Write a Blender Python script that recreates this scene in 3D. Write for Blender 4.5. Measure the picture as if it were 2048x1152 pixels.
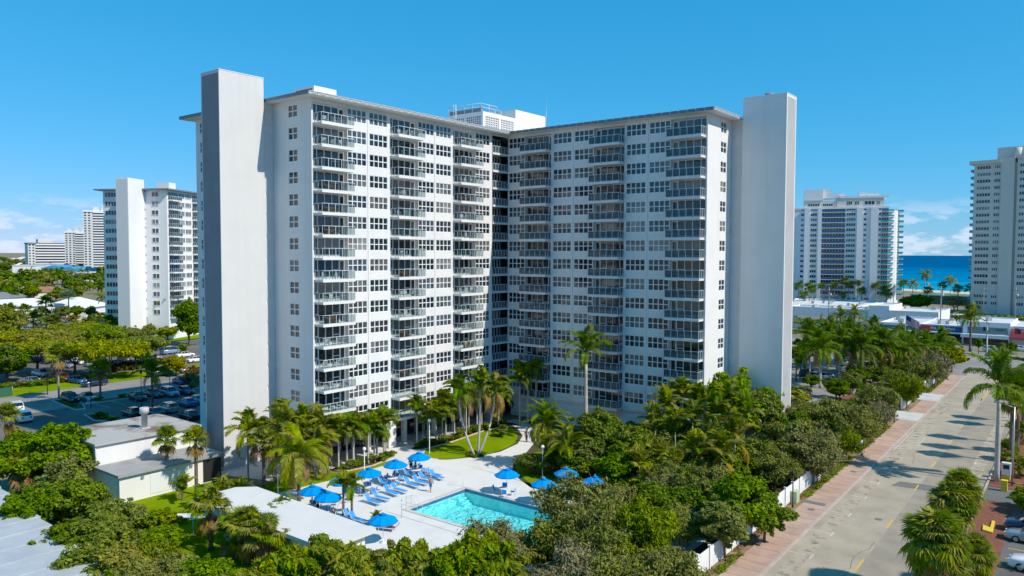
import bpy, math, random
import numpy as np
from mathutils import Vector, Matrix, Euler
R = math.radians
SC = bpy.context.scene
COL = SC.collection
for o in list(bpy.data.objects): bpy.data.objects.remove(o)

# ---------------------------------------------------------------- camera, sky, sun, exposure
def set_camera():
    cd = bpy.data.cameras.new('camera'); cam = bpy.data.objects.new('camera', cd); COL.objects.link(cam)
    cd.sensor_width = 36.0; cd.lens = 36.0*1520.214/2048; cd.clip_start = 0.5; cd.clip_end = 60000
    yaw, pitch, roll = R(38.0107), R(2.58923), R(0.163536)
    f = Vector((-math.sin(yaw)*math.cos(pitch), math.cos(yaw)*math.cos(pitch), -math.sin(pitch)))
    r = Vector((math.cos(yaw), math.sin(yaw), 0)); u = r.cross(f)
    r2 = r*math.cos(roll)+u*math.sin(roll); u2 = -r*math.sin(roll)+u*math.cos(roll)
    m = Matrix((r2, u2, -f)).transposed().to_4x4(); m.translation = (75.345, -95.272, 26.004)
    cam.matrix_world = m; SC.camera = cam
set_camera()

SUN_DIR = Vector((1.0, 0.14, 0.0)).normalized()*math.cos(R(45)) + Vector((0, 0, math.sin(R(45))))
def set_light():
    w = bpy.data.worlds.new('World'); SC.world = w; w.use_nodes = True
    N = w.node_tree.nodes; L = w.node_tree.links; N.clear()
    out = N.new('ShaderNodeOutputWorld'); bg = N.new('ShaderNodeBackground'); bg.inputs[1].default_value = 0.15
    sky = N.new('ShaderNodeTexSky'); sky.sky_type = 'NISHITA'; sky.sun_disc = False
    sky.sun_elevation = R(45); sky.sun_rotation = math.atan2(SUN_DIR.x, SUN_DIR.y)
    sky.altitude = 0; sky.air_density = 1.0; sky.dust_density = 0.0; sky.ozone_density = 4.0
    sp3 = N.new('ShaderNodeSeparateColor'); gm = N.new('ShaderNodeCombineColor'); L.new(sky.outputs[0], sp3.inputs[0])
    for i, pw in enumerate((1.4, .5, .5)):      # evens out the bright band at the horizon
        q = N.new('ShaderNodeMath'); q.operation = 'POWER'; q.inputs[1].default_value = pw; L.new(sp3.outputs[i], q.inputs[0]); L.new(q.outputs[0], gm.inputs[i])
    tn = N.new('ShaderNodeMixRGB'); tn.blend_type = 'MULTIPLY'; tn.inputs[0].default_value = 1; tn.inputs[2].default_value = (.06, .62, .96, 1)
    L.new(gm.outputs[0], tn.inputs[1])
    # low cumulus bank all round the horizon
    tc = N.new('ShaderNodeTexCoord'); sep = N.new('ShaderNodeSeparateXYZ'); L.new(tc.outputs['Generated'], sep.inputs[0])
    mp = N.new('ShaderNodeMapping'); mp.inputs['Scale'].default_value = (21, 21, 70); mp.inputs['Location'].default_value = (2.3, 0.7, 0.4)
    L.new(tc.outputs['Generated'], mp.inputs[0])
    nz = N.new('ShaderNodeTexNoise'); nz.inputs['Scale'].default_value = 1.0; nz.inputs['Detail'].default_value = 7; nz.inputs['Roughness'].default_value = .6
    L.new(mp.outputs[0], nz.inputs['Vector'])
    r1 = N.new('ShaderNodeMapRange'); r1.inputs[1].default_value = .49; r1.inputs[2].default_value = .6; L.new(nz.outputs[0], r1.inputs[0])
    r2 = N.new('ShaderNodeMapRange'); r2.inputs[1].default_value = 0.07; r2.inputs[2].default_value = 0.03; L.new(sep.outputs[2], r2.inputs[0])
    mu = N.new('ShaderNodeMath'); mu.operation = 'MULTIPLY'; L.new(r1.outputs[0], mu.inputs[0]); L.new(r2.outputs[0], mu.inputs[1])
    mx = N.new('ShaderNodeMixRGB'); mx.inputs[2].default_value = (2.3, 2.5, 2.9, 1)
    m2 = N.new('ShaderNodeMath'); m2.operation = 'MULTIPLY'; m2.inputs[1].default_value = .6; L.new(mu.outputs[0], m2.inputs[0])
    L.new(m2.outputs[0], mx.inputs[0]); L.new(tn.outputs[0], mx.inputs[1]); L.new(mx.outputs[0], bg.inputs[0]); L.new(bg.outputs[0], out.inputs[0])
    sd = bpy.data.lights.new('sun', 'SUN'); sd.energy = 2.0; sd.angle = R(.53); sd.color = (1, .915, .785)
    so = bpy.data.objects.new('sun', sd); COL.objects.link(so); so.location = (200, 60, 300)
    so.rotation_euler = (-SUN_DIR).to_track_quat('-Z', 'Y').to_euler()
set_light()
vs = SC.view_settings; vs.view_transform = 'Standard'; vs.look = 'None'; vs.exposure = 1.28; vs.gamma = 1; vs.use_curve_mapping = False

# ---------------------------------------------------------------- helpers
def tag(o, label=None, cat=None, group=None, kind=None):
    if label: o['label'] = label
    if cat: o['category'] = cat
    if group: o['group'] = group
    if kind: o['kind'] = kind
    return o
def empty(name, loc=(0, 0, 0), rz=0, label=None, cat=None, group=None):
    o = bpy.data.objects.new(name, None); o.location = loc; o.rotation_euler = (0, 0, rz); o.empty_display_size = .3
    COL.objects.link(o); return tag(o, label, cat, group)
def inst(name, mesh, parent=None, loc=(0, 0, 0), rot=(0, 0, 0), sc=None):
    o = bpy.data.objects.new(name, mesh); o.location = loc; o.rotation_euler = rot
    if sc is not None: o.scale = (sc, sc, sc) if isinstance(sc, (int, float)) else sc
    if parent is not None: o.parent = parent
    COL.objects.link(o); return o
def tree_copy(o, parent=None):
    c = o.copy(); COL.objects.link(c); c.parent = parent
    for ch in o.children: tree_copy(ch, c)
    return c
class MB:
    """collects simple shapes into one mesh"""
    def __init__(s): s.v = []; s.f = []; s.mi = []; s.m = 0; s.smooth = []; s.sm = False
    def face(s, pts):
        n = len(s.v); s.v += [tuple(p) for p in pts]; s.f.append(tuple(range(n, n+len(pts)))); s.mi.append(s.m); s.smooth.append(s.sm)
    def box(s, x0, y0, z0, x1, y1, z1):
        if x0 > x1: x0, x1 = x1, x0
        if y0 > y1: y0, y1 = y1, y0
        if z0 > z1: z0, z1 = z1, z0
        n = len(s.v); s.v += [(x0,y0,z0),(x1,y0,z0),(x1,y1,z0),(x0,y1,z0),(x0,y0,z1),(x1,y0,z1),(x1,y1,z1),(x0,y1,z1)]
        for q in ((3,2,1,0),(4,5,6,7),(0,1,5,4),(1,2,6,5),(2,3,7,6),(3,0,4,7)):
            s.f.append(tuple(n+i for i in q)); s.mi.append(s.m); s.smooth.append(False)
        return s
    def prism(s, poly, z0, z1, cap0=True):
        n = len(s.v); k = len(poly)
        a = sum(poly[i][0]*poly[(i+1) % k][1]-poly[(i+1) % k][0]*poly[i][1] for i in range(k))
        if a < 0: poly = poly[::-1]
        s.v += [(p[0], p[1], z0) for p in poly]+[(p[0], p[1], z1) for p in poly]
        fs = [tuple(range(n+k, n+2*k))]
        if cap0: fs.append(tuple(range(n+k-1, n-1, -1)))
        for i in range(k): j = (i+1) % k; fs.append((n+i, n+j, n+k+j, n+k+i))
        for q in fs: s.f.append(q); s.mi.append(s.m); s.smooth.append(False)
        return s
    def lathe(s, prof, c=(0, 0, 0), seg=12, cap=True):
        n = len(s.v); k = len(prof)
        for (r, z) in prof:
            for i in range(seg):
                a = 2*math.pi*i/seg; s.v.append((c[0]+r*math.cos(a), c[1]+r*math.sin(a), c[2]+z))
        for j in range(k-1):
            for i in range(seg):
                i2 = (i+1) % seg
                s.f.append((n+j*seg+i, n+j*seg+i2, n+(j+1)*seg+i2, n+(j+1)*seg+i)); s.mi.append(s.m); s.smooth.append(True)
        if cap:
            s.f.append(tuple(n+(k-1)*seg+i for i in range(seg))); s.mi.append(s.m); s.smooth.append(False)
            s.f.append(tuple(n+seg-1-i for i in range(seg))); s.mi.append(s.m); s.smooth.append(False)
        return s
    def tube(s, pts, rad, seg=6, cap=True):
        pts = [Vector(p) for p in pts]; n = len(s.v); k = len(pts)
        rr = rad if isinstance(rad, (list, tuple)) else [rad]*k
        for j, p in enumerate(pts):
            t = (pts[min(j+1, k-1)]-pts[max(j-1, 0)]); t = t.normalized() if t.length > 1e-9 else Vector((0, 0, 1))
            a = t.cross(Vector((0, 0, 1)) if abs(t.z) < .95 else Vector((1, 0, 0))).normalized(); b = t.cross(a)
            for i in range(seg):
                w = 2*math.pi*i/seg; q = p+(a*math.cos(w)+b*math.sin(w))*rr[j]; s.v.append(tuple(q))
        for j in range(k-1):
            for i in range(seg):
                i2 = (i+1) % seg
                s.f.append((n+j*seg+i2, n+j*seg+i, n+(j+1)*seg+i, n+(j+1)*seg+i2)); s.mi.append(s.m); s.smooth.append(True)
        if cap:
            s.f.append(tuple(n+i for i in range(seg))); s.mi.append(s.m); s.smooth.append(False)
            s.f.append(tuple(n+(k-1)*seg+seg-1-i for i in range(seg))); s.mi.append(s.m); s.smooth.append(False)
        return s
    def ball(s, c, r, seg=8, rings=5):
        pr = [(max(1e-3, math.sin(math.pi*j/rings))*1.0, -math.cos(math.pi*j/rings)) for j in range(rings+1)]
        if isinstance(r, (int, float)): r = (r, r, r)
        n = len(s.v); s.lathe(pr, (0, 0, 0), seg, True)
        for i in range(n, len(s.v)):
            x, y, z = s.v[i]; s.v[i] = (c[0]+x*r[0], c[1]+y*r[1], c[2]+z*r[2])
        return s
    def mesh(s, name, mats):
        me = bpy.data.meshes.new(name); me.from_pydata(s.v, [], s.f)
        for m in (mats if isinstance(mats, (list, tuple)) else [mats]): me.materials.append(m)
        me.polygons.foreach_set('material_index', s.mi); me.polygons.foreach_set('use_smooth', s.smooth); me.update()
        return me
    def build(s, name, mats, parent=None, **k): return inst(name, s.mesh(name, mats), parent, **k)
def np_mesh(name, V, Q, mats, mi=None, smooth=False):
    """verts (n,3), quads or triangles (m,3|4) as numpy arrays"""
    V = np.asarray(V, dtype=np.float32); Q = np.asarray(Q, dtype=np.int32); k = Q.shape[1]
    me = bpy.data.meshes.new(name); me.vertices.add(len(V)); me.vertices.foreach_set('co', V.ravel())
    me.loops.add(Q.size); me.loops.foreach_set('vertex_index', Q.ravel())
    me.polygons.add(len(Q)); me.polygons.foreach_set('loop_start', np.arange(0, Q.size, k, dtype=np.int32))
    for m in (mats if isinstance(mats, (list, tuple)) else [mats]): me.materials.append(m)
    if mi is not None: me.polygons.foreach_set('material_index', np.asarray(mi, dtype=np.int32))
    if smooth: me.polygons.foreach_set('use_smooth', np.ones(len(Q), dtype=bool))
    me.update(calc_edges=True); me.validate(); return me

# ---------------------------------------------------------------- materials
MATS = {}
def mat(name, col, rough=.6, spec=.5, var=0.0, scale=1.0, metal=0.0, col2=None, bump=0.0, bscale=30.0, objvar=0.0, trans=0.0, coat=0.0, island=0.0, coord='Object', detail=6, alpha=1.0, lo=.38, hi=.66, streak=0.0):
    if name in MATS: return MATS[name]
    m = bpy.data.materials.new(name); m.use_nodes = True; MATS[name] = m
    N = m.node_tree.nodes; L = m.node_tree.links; b = N['Principled BSDF']
    c = (*col, 1); b.inputs['Base Color'].default_value = c; b.inputs['Roughness'].default_value = rough
    b.inputs['Specular IOR Level'].default_value = spec; b.inputs['Metallic'].default_value = metal; b.inputs['Coat Weight'].default_value = coat
    b.inputs['Alpha'].default_value = alpha
    src = None; tc = None
    if var or col2 or bump: tc = N.new('ShaderNodeTexCoord')
    if var or col2:
        nz = N.new('ShaderNodeTexNoise'); nz.inputs['Scale'].default_value = scale; nz.inputs['Detail'].default_value = detail; nz.inputs['Roughness'].default_value = .62
        L.new(tc.outputs[coord], nz.inputs['Vector'])
        mr = N.new('ShaderNodeMapRange'); mr.inputs[1].default_value = lo; mr.inputs[2].default_value = hi; L.new(nz.outputs[0], mr.inputs[0])
        mx = N.new('ShaderNodeMixRGB'); L.new(mr.outputs[0], mx.inputs[0]); mx.inputs[1].default_value = c
        mx.inputs[2].default_value = (*col2, 1) if col2 else (*[x*(1-var) for x in col], 1); src = mx.outputs[0]
    if streak:
        mp = N.new('ShaderNodeMapping'); mp.inputs['Scale'].default_value = (1.1, 1.1, .045); L.new(tc.outputs[coord], mp.inputs[0]); n3 = N.new('ShaderNodeTexNoise'); n3.inputs['Scale'].default_value = 1.0; n3.inputs['Detail'].default_value = 5; L.new(mp.outputs[0], n3.inputs['Vector'])
        m3 = N.new('ShaderNodeMapRange'); m3.inputs[1].default_value = .48; m3.inputs[2].default_value = .8; m3.inputs[4].default_value = streak*3; L.new(n3.outputs[0], m3.inputs[0]); x3 = N.new('ShaderNodeMixRGB'); L.new(m3.outputs[0], x3.inputs[0]); L.new(src, x3.inputs[1]); x3.inputs[2].default_value = (.42, .41, .39, 1); src = x3.outputs[0]
    if objvar or island:
        hs = N.new('ShaderNodeHueSaturation')
        if src: L.new(src, hs.inputs['Color'])
        else: hs.inputs['Color'].default_value = c
        if objvar and not island:
            oi = N.new('ShaderNodeObjectInfo'); rnd = oi.outputs['Random']; amt = objvar
        else:
            ge = N.new('ShaderNodeNewGeometry'); rnd = ge.outputs['Random Per Island']; amt = island
        a = N.new('ShaderNodeMapRange'); a.inputs[3].default_value = 1-amt; a.inputs[4].default_value = 1+amt; L.new(rnd, a.inputs[0]); L.new(a.outputs[0], hs.inputs['Value'])
        if objvar and island:
            oi = N.new('ShaderNodeObjectInfo')
            a2 = N.new('ShaderNodeMapRange'); a2.inputs[3].default_value = .5-objvar*.07; a2.inputs[4].default_value = .5+objvar*.07; L.new(oi.outputs['Random'], a2.inputs[0]); L.new(a2.outputs[0], hs.inputs['Hue'])
            a3 = N.new('ShaderNodeMapRange'); a3.inputs[3].default_value = 1-objvar*.6; a3.inputs[4].default_value = 1+objvar*.4; L.new(oi.outputs['Random'], a3.inputs[0]); L.new(a3.outputs[0], hs.inputs['Saturation'])
        src = hs.outputs[0]
    if src: L.new(src, b.inputs['Base Color'])
    if bump:
        n2 = N.new('ShaderNodeTexNoise'); n2.inputs['Scale'].default_value = bscale; n2.inputs['Detail'].default_value = 4; L.new(tc.outputs[coord], n2.inputs['Vector'])
        bp = N.new('ShaderNodeBump'); bp.inputs['Strength'].default_value = bump; bp.inputs['Distance'].default_value = .05; L.new(n2.outputs[0], bp.inputs['Height']); L.new(bp.outputs[0], b.inputs['Normal'])
    if trans:
        t = N.new('ShaderNodeBsdfTranslucent')
        if src:
            g = N.new('ShaderNodeMixRGB'); g.blend_type = 'MULTIPLY'; g.inputs[0].default_value = 1; g.inputs[2].default_value = (1.15, 1.25, .45, 1); L.new(src, g.inputs[1]); L.new(g.outputs[0], t.inputs[0])
        else: t.inputs[0].default_value = (col[0]*1.2, col[1]*1.3, col[2]*.5, 1)
        ms = N.new('ShaderNodeMixShader'); ms.inputs[0].default_value = trans; L.new(b.outputs[0], ms.inputs[1]); L.new(t.outputs[0], ms.inputs[2])
        L.new(ms.outputs[0], N['Material Output'].inputs[0])
    return m
def glass_mat(name, col, clear=.55, rough=.05):
    m = bpy.data.materials.new(name); m.use_nodes = True; N = m.node_tree.nodes; L = m.node_tree.links
    b = N['Principled BSDF']; b.inputs['Base Color'].default_value = (*col, 1); b.inputs['Roughness'].default_value = rough
    t = N.new('ShaderNodeBsdfTransparent'); t.inputs[0].default_value = (.74, .82, .83, 1)
    ms = N.new('ShaderNodeMixShader'); ms.inputs[0].default_value = clear; L.new(b.outputs[0], ms.inputs[1]); L.new(t.outputs[0], ms.inputs[2]); L.new(ms.outputs[0], N['Material Output'].inputs[0])
    return m
def window_mat(name, cols, rough=.04):
    """dark reflective panes; each window gets its own curtain tone"""
    m = bpy.data.materials.new(name); m.use_nodes = True; N = m.node_tree.nodes; L = m.node_tree.links
    b = N['Principled BSDF']; b.inputs['Roughness'].default_value = rough; b.inputs['Specular IOR Level'].default_value = .8
    oi = N.new('ShaderNodeObjectInfo'); ra = N.new('ShaderNodeValToRGB'); ra.color_ramp.interpolation = 'CONSTANT'
    e = ra.color_ramp.elements; e[0].color = (*cols[0], 1); e[1].position = 1/len(cols); e[1].color = (*cols[1], 1)
    for i in range(2, len(cols)): x = e.new(i/len(cols)); x.color = (*cols[i], 1)
    # the panes of one window differ a little (blinds, curtains)
    ge = N.new('ShaderNodeNewGeometry'); wn = N.new('ShaderNodeTexWhiteNoise'); wn.noise_dimensions = '2D'; cb = N.new('ShaderNodeCombineXYZ')
    L.new(oi.outputs['Random'], cb.inputs[0]); L.new(ge.outputs['Random Per Island'], cb.inputs[1]); L.new(cb.outputs[0], wn.inputs['Vector'])
    mr = N.new('ShaderNodeMapRange'); mr.inputs[3].default_value = .6; mr.inputs[4].default_value = 1.5; L.new(wn.outputs[0], mr.inputs[0])
    hs = N.new('ShaderNodeHueSaturation'); L.new(oi.outputs['Random'], ra.inputs[0]); L.new(ra.outputs[0], hs.inputs['Color']); L.new(mr.outputs[0], hs.inputs['Value']); L.new(hs.outputs[0], b.inputs['Base Color'])
    return m
M = {}
M['white'] = mat('white_stucco', (.74, .73, .725), .75, .2, var=.06, scale=.3, bump=.08, bscale=14, lo=.45, hi=.75, streak=.055)
M['frame'] = mat('white_metal', (.78, .79, .80), .45)
M['rail'] = mat('rail_metal', (.62, .64, .65), .4)
M['grey'] = mat('grey_stucco', (.27, .275, .30), .8, .2, var=.1, scale=.4)
M['louver'] = mat('louver_white', (.70, .72, .73), .7)
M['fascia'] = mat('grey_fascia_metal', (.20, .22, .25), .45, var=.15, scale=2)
M['fascia2'] = mat('sunlit_fascia_metal', (.50, .51, .52), .5, var=.15, scale=2)  # paler copy of the grey fascia metal, sunlight put into its colour
M['roofing'] = mat('white_roofing', (.66, .66, .65), .85, .2, var=.25, scale=.25)
M['dark'] = mat('dark_interior', (.02, .022, .025), .5)
M['steel'] = mat('galvanised_steel', (.45, .46, .47), .4, metal=.6)
M['black'] = mat('black_paint', (.015, .015, .017), .5)
M['glass'] = window_mat('window_glass', [(.012, .02, .03), (.02, .026, .034), (.05, .055, .062), (.03, .035, .045), (.016, .028, .04), (.10, .10, .10), (.025, .032, .04), (.17, .165, .155), (.06, .08, .10), (.012, .016, .025), (.12, .13, .13)])
M['balc'] = glass_mat('balcony_glass', (.03, .05, .06), .86)
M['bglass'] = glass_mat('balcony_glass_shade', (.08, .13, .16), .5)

# ---------------------------------------------------------------- the main apartment building
def fz(k): return 41.65-2.7*(k-1)            # floor level of storey k counted from the top
_win = {}
def window_meshes(w, h, nx, ny, key=None):
    """frame and panes, facing -Y, origin at the bottom left corner; nx columns, ny rows"""
    k = (round(w, 2), round(h, 2), nx, ny)
    if k in _win: return _win[k]
    fr = MB(); t = .055
    fr.box(0, -.03, 0, w, .1, t).box(0, -.03, h-t, w, .1, h).box(0, -.03, t, t, .1, h-t).box(w-t, -.03, t, w, .1, h-t)
    pw = w/nx
    for i in range(1, nx): fr.box(i*pw-.06, -.02, t, i*pw+.06, .09, h-t)
    for j in range(1, ny): fr.box(t, -.015, j*h/ny-.055, w-t, .085, j*h/ny+.055)
    fr.box(-.06, -.07, -.075, w+.06, .05, -.002)     # sill
    gl = MB(); ph = h/ny
    for i in range(nx):
        for j in range(ny): gl.face([(i*pw+.02, .06, j*ph+.02), ((i+1)*pw-.02, .06, j*ph+.02), ((i+1)*pw-.02, .06, (j+1)*ph-.02), (i*pw+.02, .06, (j+1)*ph-.02)])
    _win[k] = (fr.mesh('window', M['frame']), gl.mesh('pane', M['glass'])); return _win[k]
def put_window(parent, loc, rz, w, h, nx, ny):
    fm, gm = window_meshes(w, h, nx, ny); f = inst('window', fm, parent, loc, (0, 0, rz)); inst('pane', gm, f); return f
_glz = {}
def glazing_meshes(w, door_right):
    """full-width balcony glazing: window, two fixed lights, window, door; facing -Y"""
    k = (round(w, 2), door_right)
    if k in _glz: return _glz[k]
    cells = [(.19, 'w'), (.215, 'f'), (.215, 'f'), (.21, 'w'), (.17, 'd')]
    if not door_right: cells = cells[::-1]
    fr = MB(); gl = MB(); x = 0; H = 2.36; kn = .42
    fr.box(0, -.03, H, w, .1, H+.08)
    for c, t in cells:
        cw = c*w; x1 = x+cw; b = .05 if t == 'd' else kn
        if t != 'd': fr.box(x, -.04, 0, x1, .1, kn)
        e = .13 if t == 'd' else .05
        fr.box(x, -.03, b, x+e, .1, H).box(x1-e, -.03, b, x1, .1, H)
        if t == 'd': fr.box(x+e, -.02, 0, x1-e, .09, b).box(x+e, -.025, H-.12, x1-e, .095, H)
        if t == 'w': fr.box(x+e, -.02, 1.12, x1-e, .09, 1.21)
        for (z0, z1) in ([(b, 1.15), (1.18, H)] if t == 'w' else [(b, H)]):
            gl.face([(x+.03, .06, z0), (x1-.03, .06, z0), (x1-.03, .06, z1), (x+.03, .06, z1)])
        x = x1
    _glz[k] = (fr.mesh('balcony_window', M['frame']), gl.mesh('pane', M['glass'])); return _glz[k]
_bal = {}
def balcony(parent, loc, rz, w, single, mirror=False):
    """slab with steel rail and glass panels; local x along the facade, -Y outwards"""
    D = 1.5; H = 1.16; key = round(w, 2)
    if key not in _bal:
        sl = MB().box(0, -D, -.25, w, .66, 0); sl.box(0, -D-.015, -.27, w, -D+.02, .05)
        ra = MB()
        n = 5; xs = [w*i/n for i in range(n+1)]
        for x in xs: ra.box(max(0, x-.03), -D+.03, .05, min(w, x+.03), -D+.09, H-.05)
        for x in (0, w-.06):
            for y in (-D*.5, -.08): ra.box(x, y, 0, x+.06, y+.05, H-.05)
            ra.box(x, -D+.09, H-.05, x+.06, 0, H).box(x+.01, -D+.09, .06, x+.05, 0, .11)
        ra.box(0, -D+.02, H-.05, w, -D+.09, H+.003).box(0, -D+.035, .07, w, -D+.08, .12)
        pw = w/n-.08; pn = MB().box(0, 0, 0, pw, .015, .9); sd = MB().box(0, 0, 0, .015, .62, .9)
        al = MB()
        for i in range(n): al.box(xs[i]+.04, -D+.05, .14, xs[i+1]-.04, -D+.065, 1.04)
        for x in (.02, w-.035):
            for y in (-D+.11, -D*.5+.07): al.box(x, y, .14, x+.015, y+.55, 1.04)
        _bal[key] = [sl.mesh('balcony', M['white']), ra.mesh('railing', M['rail']), pn.mesh('glass_panel', M['balc']), sd.mesh('glass_panel', M['balc']), al.mesh('glass_panel', M['bglass']), xs]
    sm, rm, pm, sdm, am, xs = _bal[key]
    b = inst('balcony', sm, parent, loc, (0, 0, rz)); inst('railing', rm, b)
    if single:
        for i in range(5): inst('glass_panel', pm, b, (xs[i]+.04, -D+.05, .14))
        sx = .02
        for y in (-D+.11, -D*.5+.07): inst('glass_panel', sdm, b, (sx, y, .14))
    else: inst('glass_panel', am, b)['kind'] = 'stuff'
    return b
def main_building():
    root = empty('apartment_building', (0, 0, 0), 0, 'tall white L-shaped apartment block with stacked glass balconies around the pool garden', 'building')
    # --- walls. wing A faces +X (plane x=0), wing B faces -Y (plane y=0)
    W = MB()
    HEAD, SILL = 2.5, .92
    recA = [(-37.65, -32.45), (-25.2, -20.0), (-12.85, -7.85)]
    winA = [(-32.45+.05, -29.33), (-28.8, -25.7), (-19.95, -16.87), (-16.44, -13.3), (-7.8, -4.53)]
    recB = [(3.4, 8.35), (15.95, 21.05), (28.2, 33.3)]
    winB = [(.2, 3.32), (8.76, 12.06), (12.6, 15.85), (21.35, 24.44), (25.0, 28.12)]
    def bands(a0, a1, rec):
        out = []; c = a0
        for r0, r1 in rec: out.append((c, r0)); c = r1
        out.append((c, a1)); return [(a, b) for a, b in out if b-a > .01]
    def facade(lo, hi, rec, win, put):
        for k in range(1, 16):
            f = fz(k)
            top = f+HEAD; nxt = fz(k-1)+SILL if k > 1 else 44.6
            for (a, b) in bands(lo, hi, rec):
                put(a, b, top, nxt)                            # band above the windows
                c = a
                for (w0, w1) in [w for w in win if a-.1 <= w[0] and w[1] <= b+.1]:
                    if w0-c > .005: put(c, w0, f+SILL, top)
                    c = w1
                if b-c > .005: put(c, b, f+SILL, top)
        for (a, b) in bands(lo, hi, rec): put(a, b, 3.62, fz(15)+SILL)
    facade(-37.9, -3.95, recA, winA, lambda a, b, z0, z1: W.box(-.3, a, z0, 0, b, z1))
    facade(0.0, 33.5, recB, winB, lambda a, b, z0, z1: W.box(a, 0, z0, b, .3, z1))
    # pilaster lines
    for y in (-29.1, -16.7): W.box(0.001, y-.07, 3.6, .07, y+.07, 44.55)
    for x in (12.33, 24.72): W.box(x-.07, -.07, 3.6, x+.07, -.001, 44.55)
    # recess jambs and soffits
    for (a, b) in recA:
        W.box(-.72, a-.2, 3.62, -.301, a, 44.58).box(-.72, b, 3.62, -.301, b+.05, 44.58); W.box(-1.2, a-.2, 3.62, -.801, b+.05, 44.58)
        for k in range(1, 16): W.box(-.8, a, fz(k)+2.44, -.66, b, (fz(k-1)-.252 if k > 1 else 44.58))
        W.box(-.72, a, 44.2, 0, b, 44.58)
    for (a, b) in recB:
        W.box(a-.05, .301, 3.62, a, .72, 44.58).box(b, .301, 3.62, b+.15, .72, 44.58); W.box(a-.05, .801, 3.62, b+.15, 1.2, 44.58)
        for k in range(1, 16): W.box(a, .66, fz(k)+2.44, b, .8, (fz(k-1)-.252 if k > 1 else 44.58))
        W.box(a, 0, 44.2, b, .72, 44.58)
    # corner bay of wing A
    W.box(-1.6, -3.95, 0, -.302, -3.75, 44.58)
    for k in range(1, 16): W.box(-1.6, -3.74, fz(k)-.25, .02, -.002, fz(k))
    W.box(-1.6, -3.74, 44.3, .0, -.002, 44.58)
    # end walls: wing A end (y=-37.9), wing B end (x=33.5), with window openings
    EA = [(-4.55, -2.75), (-24.9, -24.15)]; EB = [(4.4, 6.3)]
    for k in range(1, 16):
        f = fz(k); nxt = fz(k-1)+.95 if k > 1 else 44.6
        for (lo, hi, ws, put) in ((-25.9, -.301, EA[::-1], lambda a, b, z0, z1: W.box(a, -37.9, z0, b, -37.6, z1)), (.301, 25.9, EB, lambda a, b, z0, z1: W.box(33.2, a, z0, 33.5, b, z1))):
            put(lo, hi, f+2.42, nxt); c = lo
            for w0, w1 in ws: put(c, w0, f+.95, f+2.42); c = w1
            put(c, hi, f+.95, f+2.42)
    W.box(-25.9, -37.9, 0, -.301, -37.6, fz(15)+.95); W.box(33.2, .301, 0, 33.5, 25.9, fz(15)+.95)
    W.box(-.3, -37.9, 0, 0, -37.3, 3.62).box(33.2, 0, 0, 33.5, .3, 3.62)
    # hidden backs and floors
    W.box(-25.9, -37.59, 0, -25.6, 25.9, 44.6).box(-25.59, 25.6, 0, 33.19, 25.9, 44.6)
    W.box(-25.59, -37.59, 44.3, -.31, 25.59, 44.6).box(-.31, .31, 44.3, 33.19, 25.59, 44.6)
    W.box(-25.59, -37.59, 3.3, -.01, -3.76, 3.61).box(0.01, .31, 3.3, 33.19, 25.59, 3.61).box(-1.59, -3.73, 3.3, -.01, -.01, 3.59)
    W.build('wall', M['white'], root)
    # ground floor colonnade of wing A
    cm = MB().box(-.55, -.3, .1, -.02, .3, 3.3).mesh('column', M['white'])
    for y in (-36.9, -29.1, -22.6, -16.7, -10.3, -4.2): inst('column', cm, root, (0, y, 0))
    MB().box(-.5, -26.4, .1, .9, -25.2, 3.6).build('column', M['white'], root)
    cn = MB().box(.02, -33, 3.05, 2.4, -26.6, 3.3).build('entrance_canopy', M['white'], root)
    lg = MB().box(-3.2, -37.5, .1, -3.0, -1.7, 3.3).build('lobby_glass', M['glass'], root)
    lm = MB().box(-2.99, 0, .1, -2.9, .1, 3.3).mesh('mullion', M['frame'])
    for i in range(19): inst('mullion', lm, lg, (0, -37.4+i*1.95, 0))
    pw = MB(); pw.box(.4, .4, .1, 33, .6, 3.3); pw.build('ground_wall', M['white'], root)
    for x in (1.2, 5.0, 9.2, 13.5, 17.0, 22.0, 26.0, 29.5): put_window(root, (x, .36, .9), 0, 2.4, 1.9, 3, 2)
    # --- windows
    for k in range(1, 16):
        for (a, b) in winA: put_window(root, (-.06, a, fz(k)+SILL), R(90), b-a, HEAD-SILL, 4, 2)
        for (a, b) in winB: put_window(root, (a, .06, fz(k)+SILL), 0, b-a, HEAD-SILL, 4, 2)
        for (a, b) in EA: put_window(root, (a, -37.84, fz(k)+.95), 0, b-a, 1.47, 2 if b-a > 1 else 1, 2)
        for (a, b) in EB: put_window(root, (33.44, a, fz(k)+.95), R(90), b-a, 1.47, 2, 2)
    # --- balcony glazing and balconies
    for k in range(1, 16):
        for (a, b) in recA:
            fm, gm = glazing_meshes(b-a, True); g = inst('balcony_window', fm, root, (-.66, a, fz(k)), (0, 0, R(90))); inst('pane', gm, g)
            balcony(root, (0, a+.1, fz(k)), R(90), 5.0, True)
        for i, (a, b) in enumerate(recB):
            fm, gm = glazing_meshes(b-a, i == 0); g = inst('balcony_window', fm, root, (a, .66, fz(k)), 0 and 0 or (0, 0, 0)); inst('pane', gm, g)
            balcony(root, (a+(.05 if i else 0), 0, fz(k)), 0, 5.0, False)
        # corner loggia
        fm, gm = window_meshes(3.6, 2.35, 5, 1); g = inst('balcony_window', fm, root, (-1.5, -3.72, fz(k)), (0, 0, R(90))); inst('pane', gm, g)
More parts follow.
